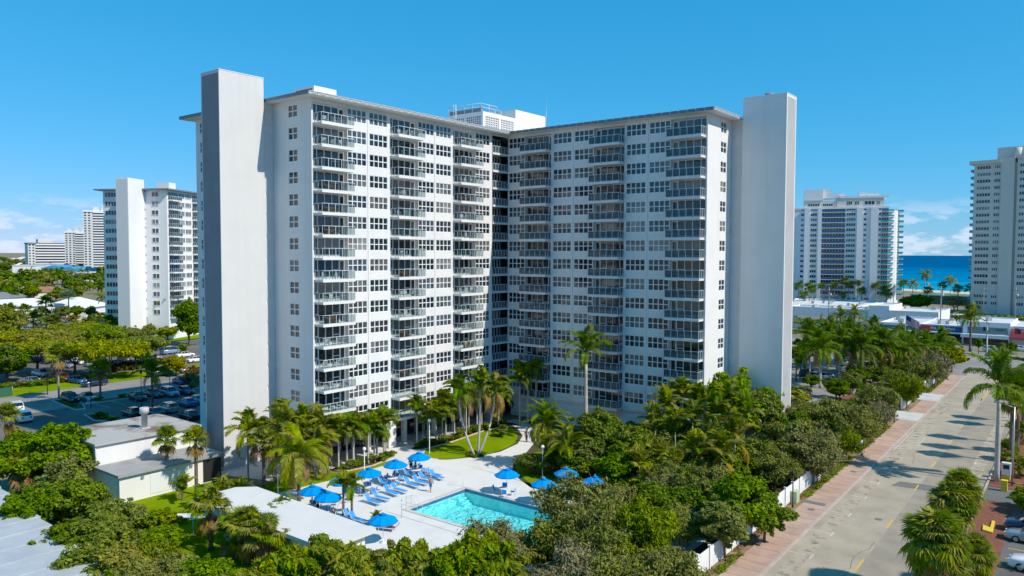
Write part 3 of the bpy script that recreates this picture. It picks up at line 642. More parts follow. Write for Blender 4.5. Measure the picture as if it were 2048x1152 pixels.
def tree_kind(key, seed, h, rad, crown_z0, n, size, lm, bark='bark', puffs=26, shape='round', trunk_r=.2, fork=.45, elong=1.6, droop=0.0, shell=.5, pr_=(.15, .40), tw=0, tips=None):
    rs = RS(seed); C = []; Rr = []
    ch = h-crown_z0
    for i in range(puffs):
        while True:
            p = rs.uniform(-1, 1, 3)
            if np.linalg.norm(p) < 1: break
        if shape == 'flat': z = .62+.3*rs.rand()-.35*(p[0]**2+p[1]**2); q = p[:2]/max(.35, np.linalg.norm(p[:2]))*np.sqrt(rs.rand())
        elif shape == 'cone': z = rs.rand()**.8; q = p[:2]*(1-.75*z)
        else:
            d = p/np.linalg.norm(p); p = d*(.45+.5*rs.rand()); z = .5+.5*p[2]; q = p[:2]
        s = (1-.55*abs(z-.5)) if shape == 'round' else 1
        pr = rad*(rs.uniform(*pr_) if shape != 'flat' else rs.uniform(.2, .34))
        C.append((q[0]*rad*.9*s, q[1]*rad*.9*s, crown_z0+ch*(.12+.76*z))); Rr.append((pr, pr, pr*(.5 if shape == 'flat' else .78)))
    mid = np.array([0, 0, crown_z0+ch*.5])
    for i in range(int(puffs*.7)):      # stray sprays that break the outline
        c = np.array(C[rs.randint(puffs)]); d = c-mid; d /= np.linalg.norm(d)+1e-6; c2 = c+d*rad*rs.uniform(.16, .34)+rs.normal(size=3)*rad*.05; c2[2] = min(max(c2[2], crown_z0*.6), h*1.04); pr = rad*rs.uniform(.07, .13); C.append(tuple(c2)); Rr.append((pr, pr, pr*.8))
    V, Q = leaves_np(rs, C, Rr, n, size, droop=droop, elong=elong, shell=shell)
    if tips:
        zc = V.reshape(-1, 4, 3)[:, :, 2].mean(1); pz = (zc-zc.min())/(zc.max()-zc.min()); cm = np_mesh('crown', V, Q, [LM[lm], LM[tips]], (rs.rand(len(Q)) < .08+.4*pz**2).astype(np.int32))
    else: cm = np_mesh('crown', V, Q, LM[lm])
    mb = MB(); order = rs.permutation(puffs)[:9]
    limbs(mb, rs, trunk_r, crown_z0*.55+h*fork*.25, [C[i] for i in order], lean=(rs.uniform(-.06, .06), rs.uniform(-.06, .06)))
    if tw:
        for i in range(tw):
            c = Vector(C[rs.randint(puffs)]); e = c+Vector((rs.uniform(-1, 1), rs.uniform(-1, 1), rs.uniform(-.1, 1)))*rad*.42; mb.tube([c, e], [.03, .012], 3, False)
    TREES[key] = (mb.mesh('trunk', M[bark]), cm, h)
def place_tree(key, xy, h=None, rz=None, name='tree', label='', cat='tree', group=None, sq=1.0, z=0.0, lm=None):
    tm, cm, h0 = TREES[key]; s = (h/h0 if h else 1.0); sq = sq*s**(-.5) if s < 1 else sq
    e = empty(name, (xy[0], xy[1], z), 0, label, cat, group); rr = random.uniform(0, 6.28) if rz is None else rz
    inst('trunk', tm, e, (0, 0, 0), (0, 0, rr), (s*sq, s*sq, s)); c = inst('crown', cm, e, (0, 0, 0), (0, 0, rr), (s*sq, s*sq, s))
    if lm: c.material_slots[0].link = 'OBJECT'; c.material_slots[0].material = LM[lm]
    return e
# --- palm fronds (local: base at origin, grows along +X, up is +Z)
def pinnate(seed, L=3.0, npair=26, leaf=.75, droop=.9, lift=.7, w=.055, vee=.35, hang=.5, lm='palm', name='frond'):
    rs = RS(seed); V = []; Q = []; mi = []
    t = np.linspace(0, 1, 12); ang = lift-droop*1.55*t**1.4
    xs = np.concatenate([[0], np.cumsum(np.cos((ang[1:]+ang[:-1])/2)*L/11)]); zs = np.concatenate([[0], np.cumsum(np.sin((ang[1:]+ang[:-1])/2)*L/11)])
    def at(u): return np.array([np.interp(u, t, xs), 0, np.interp(u, t, zs)])
    def tan(u): a = np.interp(u, t, ang); return np.array([math.cos(a), 0, math.sin(a)])
    for i in range(11):   # midrib, triangular section
        w0 = .045*(1-t[i])+.008; w1 = .045*(1-t[i+1])+.008; p = np.array([xs[i], 0, zs[i]]); q = np.array([xs[i+1], 0, zs[i+1]]); n = len(V)
        V += [p+[0, w0, 0], p-[0, w0, 0], q-[0, w1, 0], q+[0, w1, 0]]; Q.append((n, n+1, n+2, n+3)); mi.append(0)
        V += [p+[0, w0, 0], p-[0, 0, w0*1.4], q-[0, 0, w1*1.4], q+[0, w1, 0]]; Q.append((n+4, n+5, n+6, n+7)); mi.append(0)
    for s in (-1, 1):
        for j in range(npair):
            u = .16+.83*(j+rs.rand()*.5)/npair; p = at(u); tg = tan(u); l = leaf*math.sin(math.pi*min(1, .18+.82*u))**.55*(.85+.3*rs.rand())
            if u > .85: l *= .8
            nrm = np.array([-tg[2], 0, tg[0]]); side = np.array([0, s, 0])
            d = side*(.85)+tg*(.55+.5*u)+nrm*(vee*rs.uniform(.3, 1.3)); d /= np.linalg.norm(d); wv = tg*w*1.2
            m = p+d*l*.55; e = m+d*l*.42-np.array([0, 0, hang*l*rs.uniform(.4, .9)])
            n = len(V); V += [p-wv*.5, p+wv*.5, m+wv*.6, m-wv*.6]; Q.append((n, n+1, n+2, n+3)); mi.append(0)
            V += [m-wv*.6, m+wv*.6, e+wv*.12, e-wv*.12]; Q.append((n+4, n+5, n+6, n+7)); mi.append(0)
    return np_mesh(name, V, Q, LM[lm])
def fan(seed, R_=.85, pet=.9, nseg=26, lift=.5, lm='palm', droop=.45, spread=2.3, name='frond'):
    """fan leaf on a stalk"""
    rs = RS(seed); V = []; Q = []
    c = np.array([pet*math.cos(lift), 0, pet*math.sin(lift)-.06*pet])
    V += [(0, .025, 0), (0, -.025, 0), c+[0, -.015, 0], c+[0, .015, 0]]; Q.append((0, 1, 2, 3))
    V += [(0, .0, .03), (0, .0, -.03), c+[0, 0, -.015], c+[0, 0, .015]]; Q.append((4, 5, 6, 7))
    ax = np.array([math.cos(lift-.35), 0, math.sin(lift-.35)]); up = np.array([-ax[2], 0, ax[0]]); si = np.array([0, 1., 0])
    for i in range(nseg):
        a = (i/(nseg-1)-.5)*2*spread; r = R_*(.8+.2*math.cos(a*.6))*(.88+.24*rs.rand()); fold = .12*abs(math.sin(a))+.02
        d = ax*math.cos(a)+si*math.sin(a)+up*(fold+.25*math.cos(a*.5)); d /= np.linalg.norm(d); pp = np.cross(up, d)
        m = c+d*r*.55; w = (.055 if nseg < 28 else .036)*r+.014; e = m+d*r*.42-np.array([0, 0, droop*r*rs.uniform(.25, .75)]); n = len(V)
        V += [c, m-pp*w+up*.02, m, m+pp*w-up*.02]; Q.append((n, n+1, n+2, n+3))
        V += [m-pp*w+up*.02, e-pp*.006, e+pp*.006, m+pp*w-up*.02]; Q.append((n+4, n+5, n+6, n+7))
    return np_mesh(name, V, Q, LM[lm])
FR = {
 'royal': [pinnate(1, 3.6, 40, .85, .95, .85, .065, .5, .75, 'palm'), pinnate(2, 3.4, 40, .85, 1.2, .55, .065, .4, .8, 'palm'), pinnate(3, 3.5, 40, .8, .75, 1.1, .065, .5, .7, 'palm')],
 'coco': [pinnate(4, 3.6, 40, .9, 1.0, .75, .065, .15, .8, 'palmy'), pinnate(5, 3.8, 40, .9, 1.35, .45, .065, .1, .9, 'palmy')],
 'cocod': [pinnate(8, 3.4, 34, .7, 1.6, .05, .05, .1, 1.0, 'dry')],
 'xmas': [pinnate(6, 1.9, 26, .68, 1.15, .85, .085, .55, .5, 'palm'), pinnate(7, 1.8, 26, .68, 1.5, .5, .085, .5, .55, 'palm'), pinnate(9, 1.8, 26, .62, .9, 1.15, .085, .55, .45, 'palmy')],
 'date': [pinnate(10, 3.2, 48, .55, .95, .95, .042, .45, .25, 'palmy'), pinnate(11, 3.2, 48, .55, 1.25, .55, .042, .4, .3, 'palm'), pinnate(12, 3.0, 48, .52, 1.5, .1, .042, .4, .3, 'palmy')],
 'dated': [pinnate(13, 2.6, 40, .4, 1.3, -.2, .032, .3, .4, 'dry')],
 'areca': [pinnate(14, 2.6, 30, .72, .9, 1.15, .075, .5, .4, 'palmy'), pinnate(15, 2.5, 30, .72, 1.25, .75, .075, .45, .45, 'yellow'), pinnate(16, 2.6, 30, .72, 1.1, .95, .075, .5, .4, 'palm')],
 'sabal': [fan(17, .85, 1.0, 40, .6, 'palm', .75, 2.2), fan(18, .9, .95, 40, .25, 'palmy', .95, 2.2), fan(19, .8, 1.0, 40, 1.0, 'palmy', .55, 2.2)],
 'sabald': [fan(20, .8, .95, 20, -.5, 'dry', .9)],
 'silver': [fan(21, 1.2, 1.2, 24, .6, 'silver', .2), fan(22, 1.2, 1.1, 24, .1, 'silver', .2)],
 'wash': [fan(23, .8, .8, 16, .6, 'palm', .5), fan(24, .8, .8, 16, .1, 'palmd', .7)],
 'fishtail': [fan(25, .7, .9, 16, .8, 'yellow', .3), fan(26, .75, .9, 16, .4, 'palmy', .4)],
}
def ringed_trunk(h, r0, r1, m, bulge=0.0, bend=0.0, boots=False, seg=9):
    b = MB(); n = 9; pts = []; rr = []
    for i in range(n):
        t = i/(n-1); pts.append((bend*math.sin(t*1.6), 0, h*t-.05)); rr.append(r0+(r1-r0)*t+bulge*math.sin(math.pi*min(1, t*1.3))+(.06*r0/.2 if i == 0 else 0))
    b.tube(pts, rr, seg)
    return b.mesh('trunk', M[m])
_tm = {}
def palm(kind, xy, h, label, nf=18, sz=1.0, trunk=('bark', .17, .14), shaft=0.0, up=.95, low=-.5, dead=0, group=None, name='palm_tree', seed=None, bend=0.0, z=0.0, cat='palm', alt=None, bulge=0.0, lean=None):
    rs = random.Random(seed if seed is not None else int(abs(xy[0]*131+xy[1]*717+h*37)))
    e = empty(name, (xy[0], xy[1], z), 0, label, cat, group)
    k = (trunk, round(h, 1), bend, bulge)
    if k not in _tm: _tm[k] = ringed_trunk(h, trunk[1], trunk[2], trunk[0], bulge, bend)
    a0 = rs.uniform(0, 6.28) if lean is None else lean
    inst('trunk', _tm[k], e, (0, 0, 0), (0, 0, a0)); top = Vector((bend*math.sin(1.6)*math.cos(a0), bend*math.sin(1.6)*math.sin(a0), h-.05))
    if shaft:
        ks = ('shaft', shaft, trunk[2])
        if ks not in _tm: _tm[ks] = MB().lathe([(trunk[2]*1.02, -.05), (trunk[2]*1.3, .15*shaft), (trunk[2]*1.1, .6*shaft), (trunk[2]*.45, shaft)], seg=9).mesh('crownshaft', M['shaft'])
        inst('crownshaft', _tm[ks], e, top); top = top+Vector((0, 0, shaft*.92))
    ms = FR[kind]
    for i in range(nf):
        t = (i+.5)/nf; a = i*2.39996+rs.uniform(-.25, .25)+a0
        pitch = low+(up-low)*t; me = ms[rs.randrange(len(ms))]; s = sz*rs.uniform(.85, 1.1)
        o = inst('frond', me, e, top, (rs.uniform(-.15, .15), -pitch, a), s)
        o.rotation_mode = 'XYZ'
    if dead:
        for i in range(dead):
            a = i*2.39996+rs.uniform(-.3, .3); inst('frond', FR[alt or 'sabald'][0], e, top-Vector((0, 0, .15)), (0, rs.uniform(.1, .6), a), sz*rs.uniform(.8, 1.05))['label'] = 'dry yellowed hanging frond'
    return e
# far palms: the crown as one mesh
def far_palm_mesh(kind, nf, seed, sz=1.0, up=.9, low=-.8):
    rs = random.Random(seed); V = []; Q = []; n = 0
    for i in range(nf):
        me = FR[kind][rs.randrange(len(FR[kind]))]; v = np.empty(len(me.vertices)*3, np.float32); me.vertices.foreach_get('co', v); v = v.reshape(-1, 3)
        q = np.empty(len(me.loops), np.int32); me.loops.foreach_get('vertex_index', q); q = q.reshape(-1, 4)
        mt = np.array((Matrix.Rotation(i*2.39996, 3, 'Z') @ Matrix.Rotation(-(low+(up-low)*(i+.5)/nf), 3, 'Y')), dtype=np.float32)*sz*rs.uniform(.85, 1.1)
        V.append(v @ mt.T); Q.append(q+n); n += len(v)
    return np_mesh('crown', np.concatenate(V), np.concatenate(Q), FR[kind][0].materials[0])
FARP = {'wash': [far_palm_mesh('wash', 26, i, 1.25) for i in (1, 2, 3)], 'royal': [far_palm_mesh('royal', 15, i) for i in (4, 5)], 'sabal': [far_palm_mesh('sabal', 30, i) for i in (6, 7)], 'coco': [far_palm_mesh('coco', 16, i) for i in (8, 9)], 'silver': [far_palm_mesh('silver', 26, 3, .95, 1.2, -.3)]}
def far_palm(kind, xy, h, label, sz=1.0, trunk=('barkg', .2, .16), group=None, lm=None, z=0.0):
    e = empty('palm_tree', (xy[0], xy[1], z), 0, label, 'palm', group); k = (trunk, round(h), 0, 0)
    if k not in _tm: _tm[k] = ringed_trunk(round(h), trunk[1], trunk[2], trunk[0], seg=6)
    inst('trunk', _tm[k], e, (0, 0, 0), (0, 0, random.uniform(0, 6)), (1, 1, h/round(h))); ms = FARP[kind]
    c = inst('crown', ms[random.randrange(len(ms))], e, (0, 0, h-.1), (random.uniform(-.1, .1), random.uniform(-.1, .1), random.uniform(0, 6)), sz*random.uniform(.9, 1.1))
    return e
# broadleaf kinds
random.seed(7)
for i in range(3):
    tree_kind('bright%d' % i, 30+i, 8, 3.9, 1.6, 9000, .30, 'bright', puffs=34, trunk_r=.2, shell=.55)
    tree_kind('olive%d' % i, 40+i, 8, 4.6, 1.3, 15000, .17, 'olive', 'barkg', puffs=54, elong=2.6, droop=.6, shell=.15, trunk_r=.16, tw=50)
    tree_kind('flat%d' % i, 50+i, 9, 7.6, 3.6, 11500, .36, 'yellow', puffs=46, shape='flat', trunk_r=.3, shell=.45)
    tree_kind('dark%d' % i, 60+i, 9, 4.2, 1.6, 8000, .33, 'mid', puffs=36, trunk_r=.25, shell=.55)
    tree_kind('far%d' % i, 70+i, 9, 5.0, 1.5, 1500, .75, 'mid', puffs=22, trunk_r=.3, elong=1.3)
    tree_kind('bush%d' % i, 80+i, 1.2, .85, .1, 700, .16, 'mid', puffs=10, trunk_r=.03)
tree_kind('olivew0', 90, 9, 5.2, 2.6, 11000, .16, 'olive', 'barkg', puffs=52, elong=2.8, droop=.8, shell=.15, trunk_r=.18, tw=90)
tree_kind('oliveg0', 91, 8, 4.2, 1.2, 19000, .16, 'oliveg', 'barkg', puffs=44, elong=2.2, droop=.8, shell=.45, trunk_r=.18)
tree_kind('mango0', 92, 6, 3.4, .8, 13500, .23, 'bright', tips='yellow', pr_=(.11, .25), puffs=60, elong=2.6, droop=.9, shell=.6, trunk_r=.18)
tree_kind('mango1', 93, 6, 3.2, .8, 13000, .23, 'mid', tips='yellow', pr_=(.11, .25), puffs=60, elong=2.6, droop=.9, shell=.6, trunk_r=.18)
tree_kind('lolly0', 94, 6, 2.2, 2.6, 3500, .25, 'dark', puffs=24, trunk_r=.14, shell=.7)
tree_kind('bare0', 95, 8, 4.6, 2.0, 5000, .16, 'bare', 'barkg', puffs=30, elong=2.0, shell=.1, trunk_r=.2, tw=140)
tree_kind('hedge0', 96, 1.0, .9, .05, 1100, .13, 'mid', puffs=12, trunk_r=.03)

# ---------------------------------------------------------------- plants: where they stand
random.seed(11)
_cf = SC.camera.matrix_world.inverted()
def at_px(x, y, z=4.0):
    v = _cf @ Vector((x, y, z)); return 1024+1520.2*v.x/-v.z
HUE = {'mid': 'green', 'dark': 'dark', 'bright': 'bright green', 'oliveg': 'olive', 'olive': 'grey-olive', 'bare': 'greyish', None: 'grey-olive', 'yellow': 'yellow-green'}
def col_word(x, y, d):
    p = at_px(x, y); near = [(20, 'at the left edge'), (60, 'left of the hotel slab'), (90, 'under the left half of the hotel slab'), (121, 'under the right half of the hotel slab'), (150, 'under the left pale tower'), (172, 'between the two pale towers'), (195, 'under the tallest skyline tower'), (9999, 'beside the second block')]
    return [w for q, w in near if p <= q][0]+', '+('front row' if d < 420 else 'second row' if d < 520 else 'third row' if d < 640 else 'fourth row' if d < 800 else 'back row' if d < 1100 else 'furthest row')
def fence_word(y): return 'opposite '+['the shaggy kerb palms', 'the third dash of the road', 'the utility cabinet', 'the dark asphalt patch', 'the royal palm', 'the hatched bay', 'the first driveway', 'the second driveway', 'the crossing'][int(max(0, min(8, (y+40)/13)))]
B3 = lambda k: k+str(random.randrange(3))
def T(kind, xy, h, label, sq=1.0, group=None, name='tree', cat='tree', lm=None): return place_tree(B3(kind) if kind+'0' in TREES and kind+'1' in TREES and kind+'2' in TREES else (kind if kind in TREES else kind+'0'), xy, h, None, name, label, cat, group, sq, 0, lm)
# dense glossy row along the bottom edge, in front of the white cabana roof
for i, (xy, h, w) in enumerate([((31.43, -64.75), 6, 'at the left end of the dense front row, below the fan palms'), ((32.20, -62.51), 6, 'second from left in the dense front row'), ((33.63, -60.94), 6.3, 'just below the long white cabana roof'), ((35.60, -60.00), 5.7, 'in the dip below the reclining sunbather'),
    ((37.21, -58.77), 6, 'in the middle of the dense front row'), ((38.94, -57.95), 5.6, 'below the white ramp slab'), ((40.19, -56.40), 6, 'in the front row below the pool corner'), ((40.95, -55.67), 6.6, 'tallest of the dense front row, against the pool'), ((43.05, -55.20), 5.2, 'at the right end of the dense front row'),
    ((35.44, -66.08), 5.5, 'cut by the lower edge at left'), ((37.93, -64.10), 5.5, 'cut by the lower edge under the cabana roof'), ((40.71, -62.38), 5.5, 'cut by the lower edge at centre'), ((42.93, -60.14), 5.5, 'cut by the lower edge under the pool'), ((45.20, -58.64), 5.6, 'cut by the lower edge beside the wispy grey trees'), ((31.74, -66.53), 5, 'cut by the lower edge beside the fan palms')]):
    T('mango%d' % (i % 2 if i != 7 else 0), xy, h*.97, 'glossy yellow-tipped tree '+w, .95, 'glossy trees in the front row')
# thicket at lower left between the white roof and the lawn
for kind, xy, h, lb, sq in [('dark', (0.33, -68.99), 5.5, 'dark green tree beside the upper end of the stepped white roof', .8), ('mid', (-1.40, -66.29), 5, 'mid green bushy tree below the yellow-skirted fan palm', .9), ('bright', (1.37, -65.23), 5.5, 'bright green bushy tree left of the utility building wall', .8), ('bright', (7.78, -64.93), 4.4, 'vivid light green tree in front of the white utility building', .85),
    ('dark', (9.97, -70.29), 4.6, 'dark shrubby tree hugging the stepped roof edge', .9), ('bright', (11.99, -67.90), 5.2, 'leafy green tree right of the stepped roof, mid height', .9), ('olive', (19.16, -68.18), 4.6, 'golden olive tree in the middle of the left thicket', .8), ('bright', (16.53, -71.14), 4.6, 'dense green tree beside the lowest roof steps', .9), ('yellow', (19.07, -69.78), 4.8, 'yellow-green tree low in the left thicket', .9),
    ('bright', (21.16, -67.32), 3.8, 'round-leaved green tree near the white shade sail', .9), ('olive', (23.39, -70.42), 4.8, 'sparse olive tree with pale branches at the lower left', .8), ('bright', (24.83, -66.84), 4.2, 'pale green round-leaved tree left of the fan palms at the bottom', .9), ('dark', (22.28, -71.61), 4.2, 'dark tree at the bottom edge beside the last roof step', .9), ('bright', (25.45, -69.03), 4, 'green tree cut by the bottom edge at lower left', .9), ('bright', (27.39, -66.82), 3.6, 'small green tree cut by the bottom edge left of the glossy row', .9)]:
    k = {'mid': 'dark', 'yellow': 'bright'}.get(kind, kind); T(k, xy, h, lb, sq, None, lm='yellow' if kind == 'yellow' else ('bright' if kind == 'mid' else ('oliveg' if kind == 'olive' else None)))
T('bright', (-14.14, -61.83), 8, 'large spreading bright tree left of the flat utility roof', 1.15); T('bright', (-15.20, -64.37), 7, 'bright green tree at the left edge behind the yellow-skirted palm', 1.0); T('bright', (-10.05, -61.77), 5, 'leafy tree between the yellow-skirted palm and the utility building', .8)
palm('sabal', (-14.83, -64.35), 3.4, 'broad fan palm with a thick yellow-orange skirt of dead leaves', 44, 1.35, ('bark', .24, .22), 0, 1.35, -.35, 26, name='fan_palm', alt='sabald')
palm('sabal', (-12.78, -60.99), 2.2, 'low grey-green fan palm beside the utility building wall', 34, 1.15, ('bark', .22, .2), 0, 1.3, -.4, 6, name='fan_palm')
palm('sabal', (-38.51, -58.01), 4.2, 'fan palm cut by the left edge below the car park', 34, 1.3, ('bark', .22, .2), 0, 1.3, -.5, 4, name='fan_palm'); T('bush', (-40.85, -56.21), 2.2, 'pale shrub at the left edge under the fan palm', 1.2, None, 'shrub', 'shrub', 'olive')
palm('sabal', (-5.90, -53.23), 5.4, 'slim cabbage palm in front of the utility building, the left of two', 42, 1.0, ('bark', .2, .17), 0, 1.4, -.75, 8, name='fan_palm')
palm('sabal', (-0.93, -52.62), 5.9, 'slim cabbage palm right of its twin, overlapping the grey tower', 42, 1.0, ('bark', .2, .17), 0, 1.4, -.8, 8, name='fan_palm')
palm('coco', (9.32, -47.00), 4.6, 'coconut palm with drooping yellow fronds at the end of the cabana roof', 20, 1.15, ('bark', .2, .15), 0, 1.1, -.6, 5, name='coconut_palm', alt='cocod')
palm('sabal', (2.91, -46.90), 5.2, 'fan palm behind the coconut palm beside the bright tower', 38, 1.15, ('bark', .2, .17), 0, 1.4, -.7, 6, name='fan_palm')
palm('xmas', (16.34, -46.88), 2.6, 'small arching palm by the sun loungers, the left of a pair', 13, .95, ('bark', .14, .1), .35, 1.2, -.2, name='palm_tree'); palm('xmas', (17.67, -46.92), 2.7, 'small arching palm by the sun loungers, the right of a pair', 13, .95, ('bark', .14, .1), .35, 1.2, -.2)
palm('areca', (21.18, -46.94), .35, 'little yellowish palm beside the lowest blue umbrella', 9, .55, ('bark', .1, .1), 0, 1.2, .1)
for xy, h, sz, lb in [((14.32, -59.89), 3.7, 1.2, 'double-trunked fan palm left of the cabana roof'), ((19.58, -59.55), 2.9, 1.25, 'bright fan palm below the left end of the cabana roof'), ((21.41, -59.01), 2.6, 1.15, 'fan palm beside the glossy front row'), ((17.73, -59.69), 2.2, 1.1, 'low fan palm between its taller neighbours at bottom left')]: palm('sabal', xy, h, lb, 40, sz, ('bark', .2, .17), 0, 1.35, -.6, 5, name='fan_palm')
for xy, h, lb in [((15.76, -53.41), 1.8, 'feathery palm against the lower side of the cabana roof'), ((16.63, -55.08), 1.4, 'feathery palm left of the cabana roof middle'), ((4.21, -52.68), 1.2, 'feathery palm on the lawn left of the cabana roof'), ((4.49, -50.84), .8, 'low feathery palm at the upper left corner of the cabana roof'), ((-0.52, -54.42), .8, 'bushy palm under the right-hand cabbage palm'), ((3.33, -54.38), .5, 'small palm clump on the side lawn')]: palm('areca', xy, h, lb, 15, .85, ('bark', .12, .1), 0, 1.3, .0)
T('bush', (5.87, -57.90), 1.2, 'tiny round sapling on the side lawn', 1, None, 'shrub', 'shrub', 'bright')
# palms against the foot of wing A
for i, (x, y, h, nf, k) in enumerate([(-1.2, -46.2, 5.2, 14, 'areca'), (.3, -45.1, 4.4, 14, 'areca'), (1.6, -43.6, 5.4, 15, 'areca'), (.2, -42.6, 6.0, 14, 'areca'), (2.6, -42.0, 4.2, 16, 'areca'), (1.2, -40.6, 5.2, 15, 'areca'), (3.0, -39.6, 4.4, 15, 'areca'), (1.6, -38.6, 4.8, 14, 'areca'), (2.9, -44.6, 3.0, 15, 'areca'), (3.9, -40.6, 2.9, 14, 'areca')]):
    w = ['beside the bright tower face, furthest left', 'beside the tower, second from left', 'in front of the tower corner', 'tallest, rising over the tower corner', 'front of the clump left of the lobby', 'behind the coconut palm', 'right of the coconut palm', 'at the first lobby column', 'low, in front of the tower foot', 'low, behind the blue umbrellas'][i]
    palm(k, (x, y), h, 'arching palm '+w, nf+5, 1.25, ('barkg', .11, .09), .3, 1.3, -.35, 4, alt='cocod', group='palms clumped at the tower foot')
rr = random.Random(5)
for i in range(9):
    y = -37.2+i*1.05; x = 3.4+rr.uniform(-.7, .9); palm('xmas', (x, y), 3.7+rr.uniform(-.5, .5), 'slim pale-trunked palm in the bed left of the lobby entrance, number %s from the left' % ['one', 'two', 'three', 'four', 'five', 'six', 'seven', 'eight', 'nine'][i], 17, 1.4, ('royal', .13, .09), .55, 1.3, -.45, group='slim palms left of the lobby entrance')
for i in range(13):
    y = -23.4+i*1.5; x = 3.2+rr.uniform(-.5, .7); palm('xmas', (x, y), 3.7+rr.uniform(-.6, .8), 'slim pale-trunked palm in the arcade bed, number %s from the entrance' % ['one', 'two', 'three', 'four', 'five', 'six', 'seven', 'eight', 'nine', 'ten', 'eleven', 'twelve', 'thirteen'][i], 17, 1.4, ('royal', .13, .09), .55, 1.3, -.45, group='slim palms along the arcade')
bx = (12.07, -21.75)
for a, h, b, lb in [(3.7, 7.4, 1.9, 'leaning left'), (.9, 8.4, .3, 'upright in the middle'), (.75, 7.8, 2.1, 'leaning right')]: palm('xmas', (bx[0]+.25*math.cos(a), bx[1]+.25*math.sin(a)), h, 'tall triple-stemmed lawn palm, the stem '+lb, 15, 1.5, ('royal', .17, .11), .8, 1.2, -.35, 2, alt='cocod', group='triple palm on the lawn', bend=b, lean=a)
for i, (x, y) in enumerate([(6.0, -4.6), (6.8, -3.6), (5.0, -3.2), (7.6, -2.6)]): palm('xmas', (x, y), 6.2+i*.5, 'tall slim palm at the inner corner of the block, %s' % ['nearest the lawn', 'second', 'against the wall', 'furthest right'][i], 14, 1.3, ('royal', .14, .1), .6, 1.2, -.3, group='palms at the inner corner')
T('bush', (8.12, -11.49), 1.6, 'small round shrub alone on the oval lawn', 1.2, None, 'shrub', 'shrub', 'dark')
for i in range(7): a = i*.9; T('bush', (bx[0]+.9*math.cos(a), bx[1]+.9*math.sin(a)), .45, 'low tuft around the triple palm on the lawn', 1.1, 'tufts around the triple palm', 'shrub', 'shrub')
for i in range(20): T('bush', (3.9+rr.uniform(-.8, .6), -23.5+i*.95), .8+rr.uniform(-.2, .4), 'low %s shrub in the arcade bed, number %d from the entrance' % (HUE[['mid', 'dark', 'bright'][i % 3]], i+1), 1.15, 'shrubs in the arcade bed', 'shrub', 'shrub', ['mid', 'dark', 'bright'][i % 3])
for i in range(12): T('bush', (3.9+rr.uniform(-.7, .9), -36.8+i*.72), .8+rr.uniform(-.2, .3), 'low %s shrub in the entrance bed, number %d from the left' % (HUE[['mid', 'dark', 'bright'][i % 3]], i+1), 1.15, 'shrubs in the entrance bed', 'shrub', 'shrub', ['mid', 'dark', 'bright'][i % 3])
# centre: date palms, royal palm, trees in front of wing B
palm('date', (22.49, -20.89), 5.2, 'big feathery date palm beside the winding walk', 46, 1.28, ('bark', .26, .24), 0, 1.45, -.55, 8, name='date_palm', alt='dated')
palm('date', (26.44, -22.10), 3.2, 'lower date palm with golden fronds right of the big one', 42, 1.2, ('bark', .26, .24), 0, 1.35, -.6, 14, name='date_palm', alt='dated')
palm('royal', (18.70, -6.01), 10.8, 'tall royal palm with white trunk against the shaded wing', 18, 1.3, ('royal', .28, .2), 1.6, 1.2, -.75, name='royal_palm', bulge=.05)
for xy, h, sq, lb in [((25.98, -14.18), 7, .95, 'round dark tree right of the royal palm'), ((32.25, -18.73), 7, .95, 'dark tree in front of the middle balconies'), ((31.50, -9.87), 5.6, .95, 'dark tree below the right-hand balcony stack'), ((34.03, -6.66), 5.6, .95, 'dark tree beside the tall corner tree'), ((35.27, -21.50), 6, .95, 'shady tree in the heart of the garden'), ((36.94, -17.61), 4.4, .95, 'shady tree behind the yellow palms'), ((29.20, -21.07), 5, .9, 'low shady tree right of the golden date palm'), ((34.51, -24.84), 5, 1.0, 'low shady tree above the hidden umbrellas'), ((28.57, -22.72), 3.6, 1.0, 'low dark shrub beside the walk bend'), ((38.09, -23.93), 3.4, 1.0, 'low shady tree behind the fan palms')]:
    T('dark', xy, h, lb, sq, 'shady trees in front of the right wing')
T('bright', (36.08, 3.78), 10.5, 'tall broad green tree at the outer corner of the right wing', 1.1); T('bright', (32.17, 4.96), 9, 'green tree left of the tall corner tree', .9, lm='mid'); T('bright', (39.29, 5.78), 8.4, 'green tree right of the tall corner tree against the bright tower', .75)
for i, (xy, h, lb) in enumerate([((31.20, -6.75), 4.0, 'far left'), ((31.72, -3.20), 4.8, 'tall, second from left'), ((34.51, -3.76), 4.4, 'in the middle'), ((38.23, -7.11), 4.4, 'below the tall corner tree'), ((36.08, -9.11), 3.4, 'low, in the middle'), ((35.70, -13.10), 3.0, 'low, at the front left'), ((41.15, -15.05), 3.2, 'low, at the front right'), ((39.12, -4.95), 5.4, 'tallest, at right'), ((41.43, -6.28), 4.4, 'beside the olive tree'), ((43.92, -15.35), 3.6, 'behind the rounded green tree'), ((32.68, -12.34), 3, 'at the left front'), ((42.33, -20.84), 2.6, 'above the hidden umbrella'), ((44.06, -19.46), 2.6, 'left of the rounded green tree')]):
    palm('areca', xy, h+1.7, 'yellow-green feathery palm in the garden clump, '+lb, 18, 1.3, ('barkg', .11, .09), .4, 1.3, .05, 2 if i % 3 == 0 else 0, alt='cocod', group='yellow-green palms in the garden clump', seed=i)
for i, (xy, h, lb) in enumerate([((36.86, -24.02), 2.6, 'leftmost'), ((37.67, -21.03), 3.0, 'second'), ((40.49, -22.70), 2.8, 'third, over the umbrella'), ((40.15, -17.56), 3.4, 'fourth, highest'), ((39.80, -27.12), 1.8, 'lowest')]): palm('fishtail', xy, h+1.2, 'stiff yellow-green fan palm above the hidden umbrellas, '+lb, 26, 1.35, ('bark', .12, .1), 0, 1.4, -.2, 4, name='fan_palm', group='stiff fan palms in the garden')
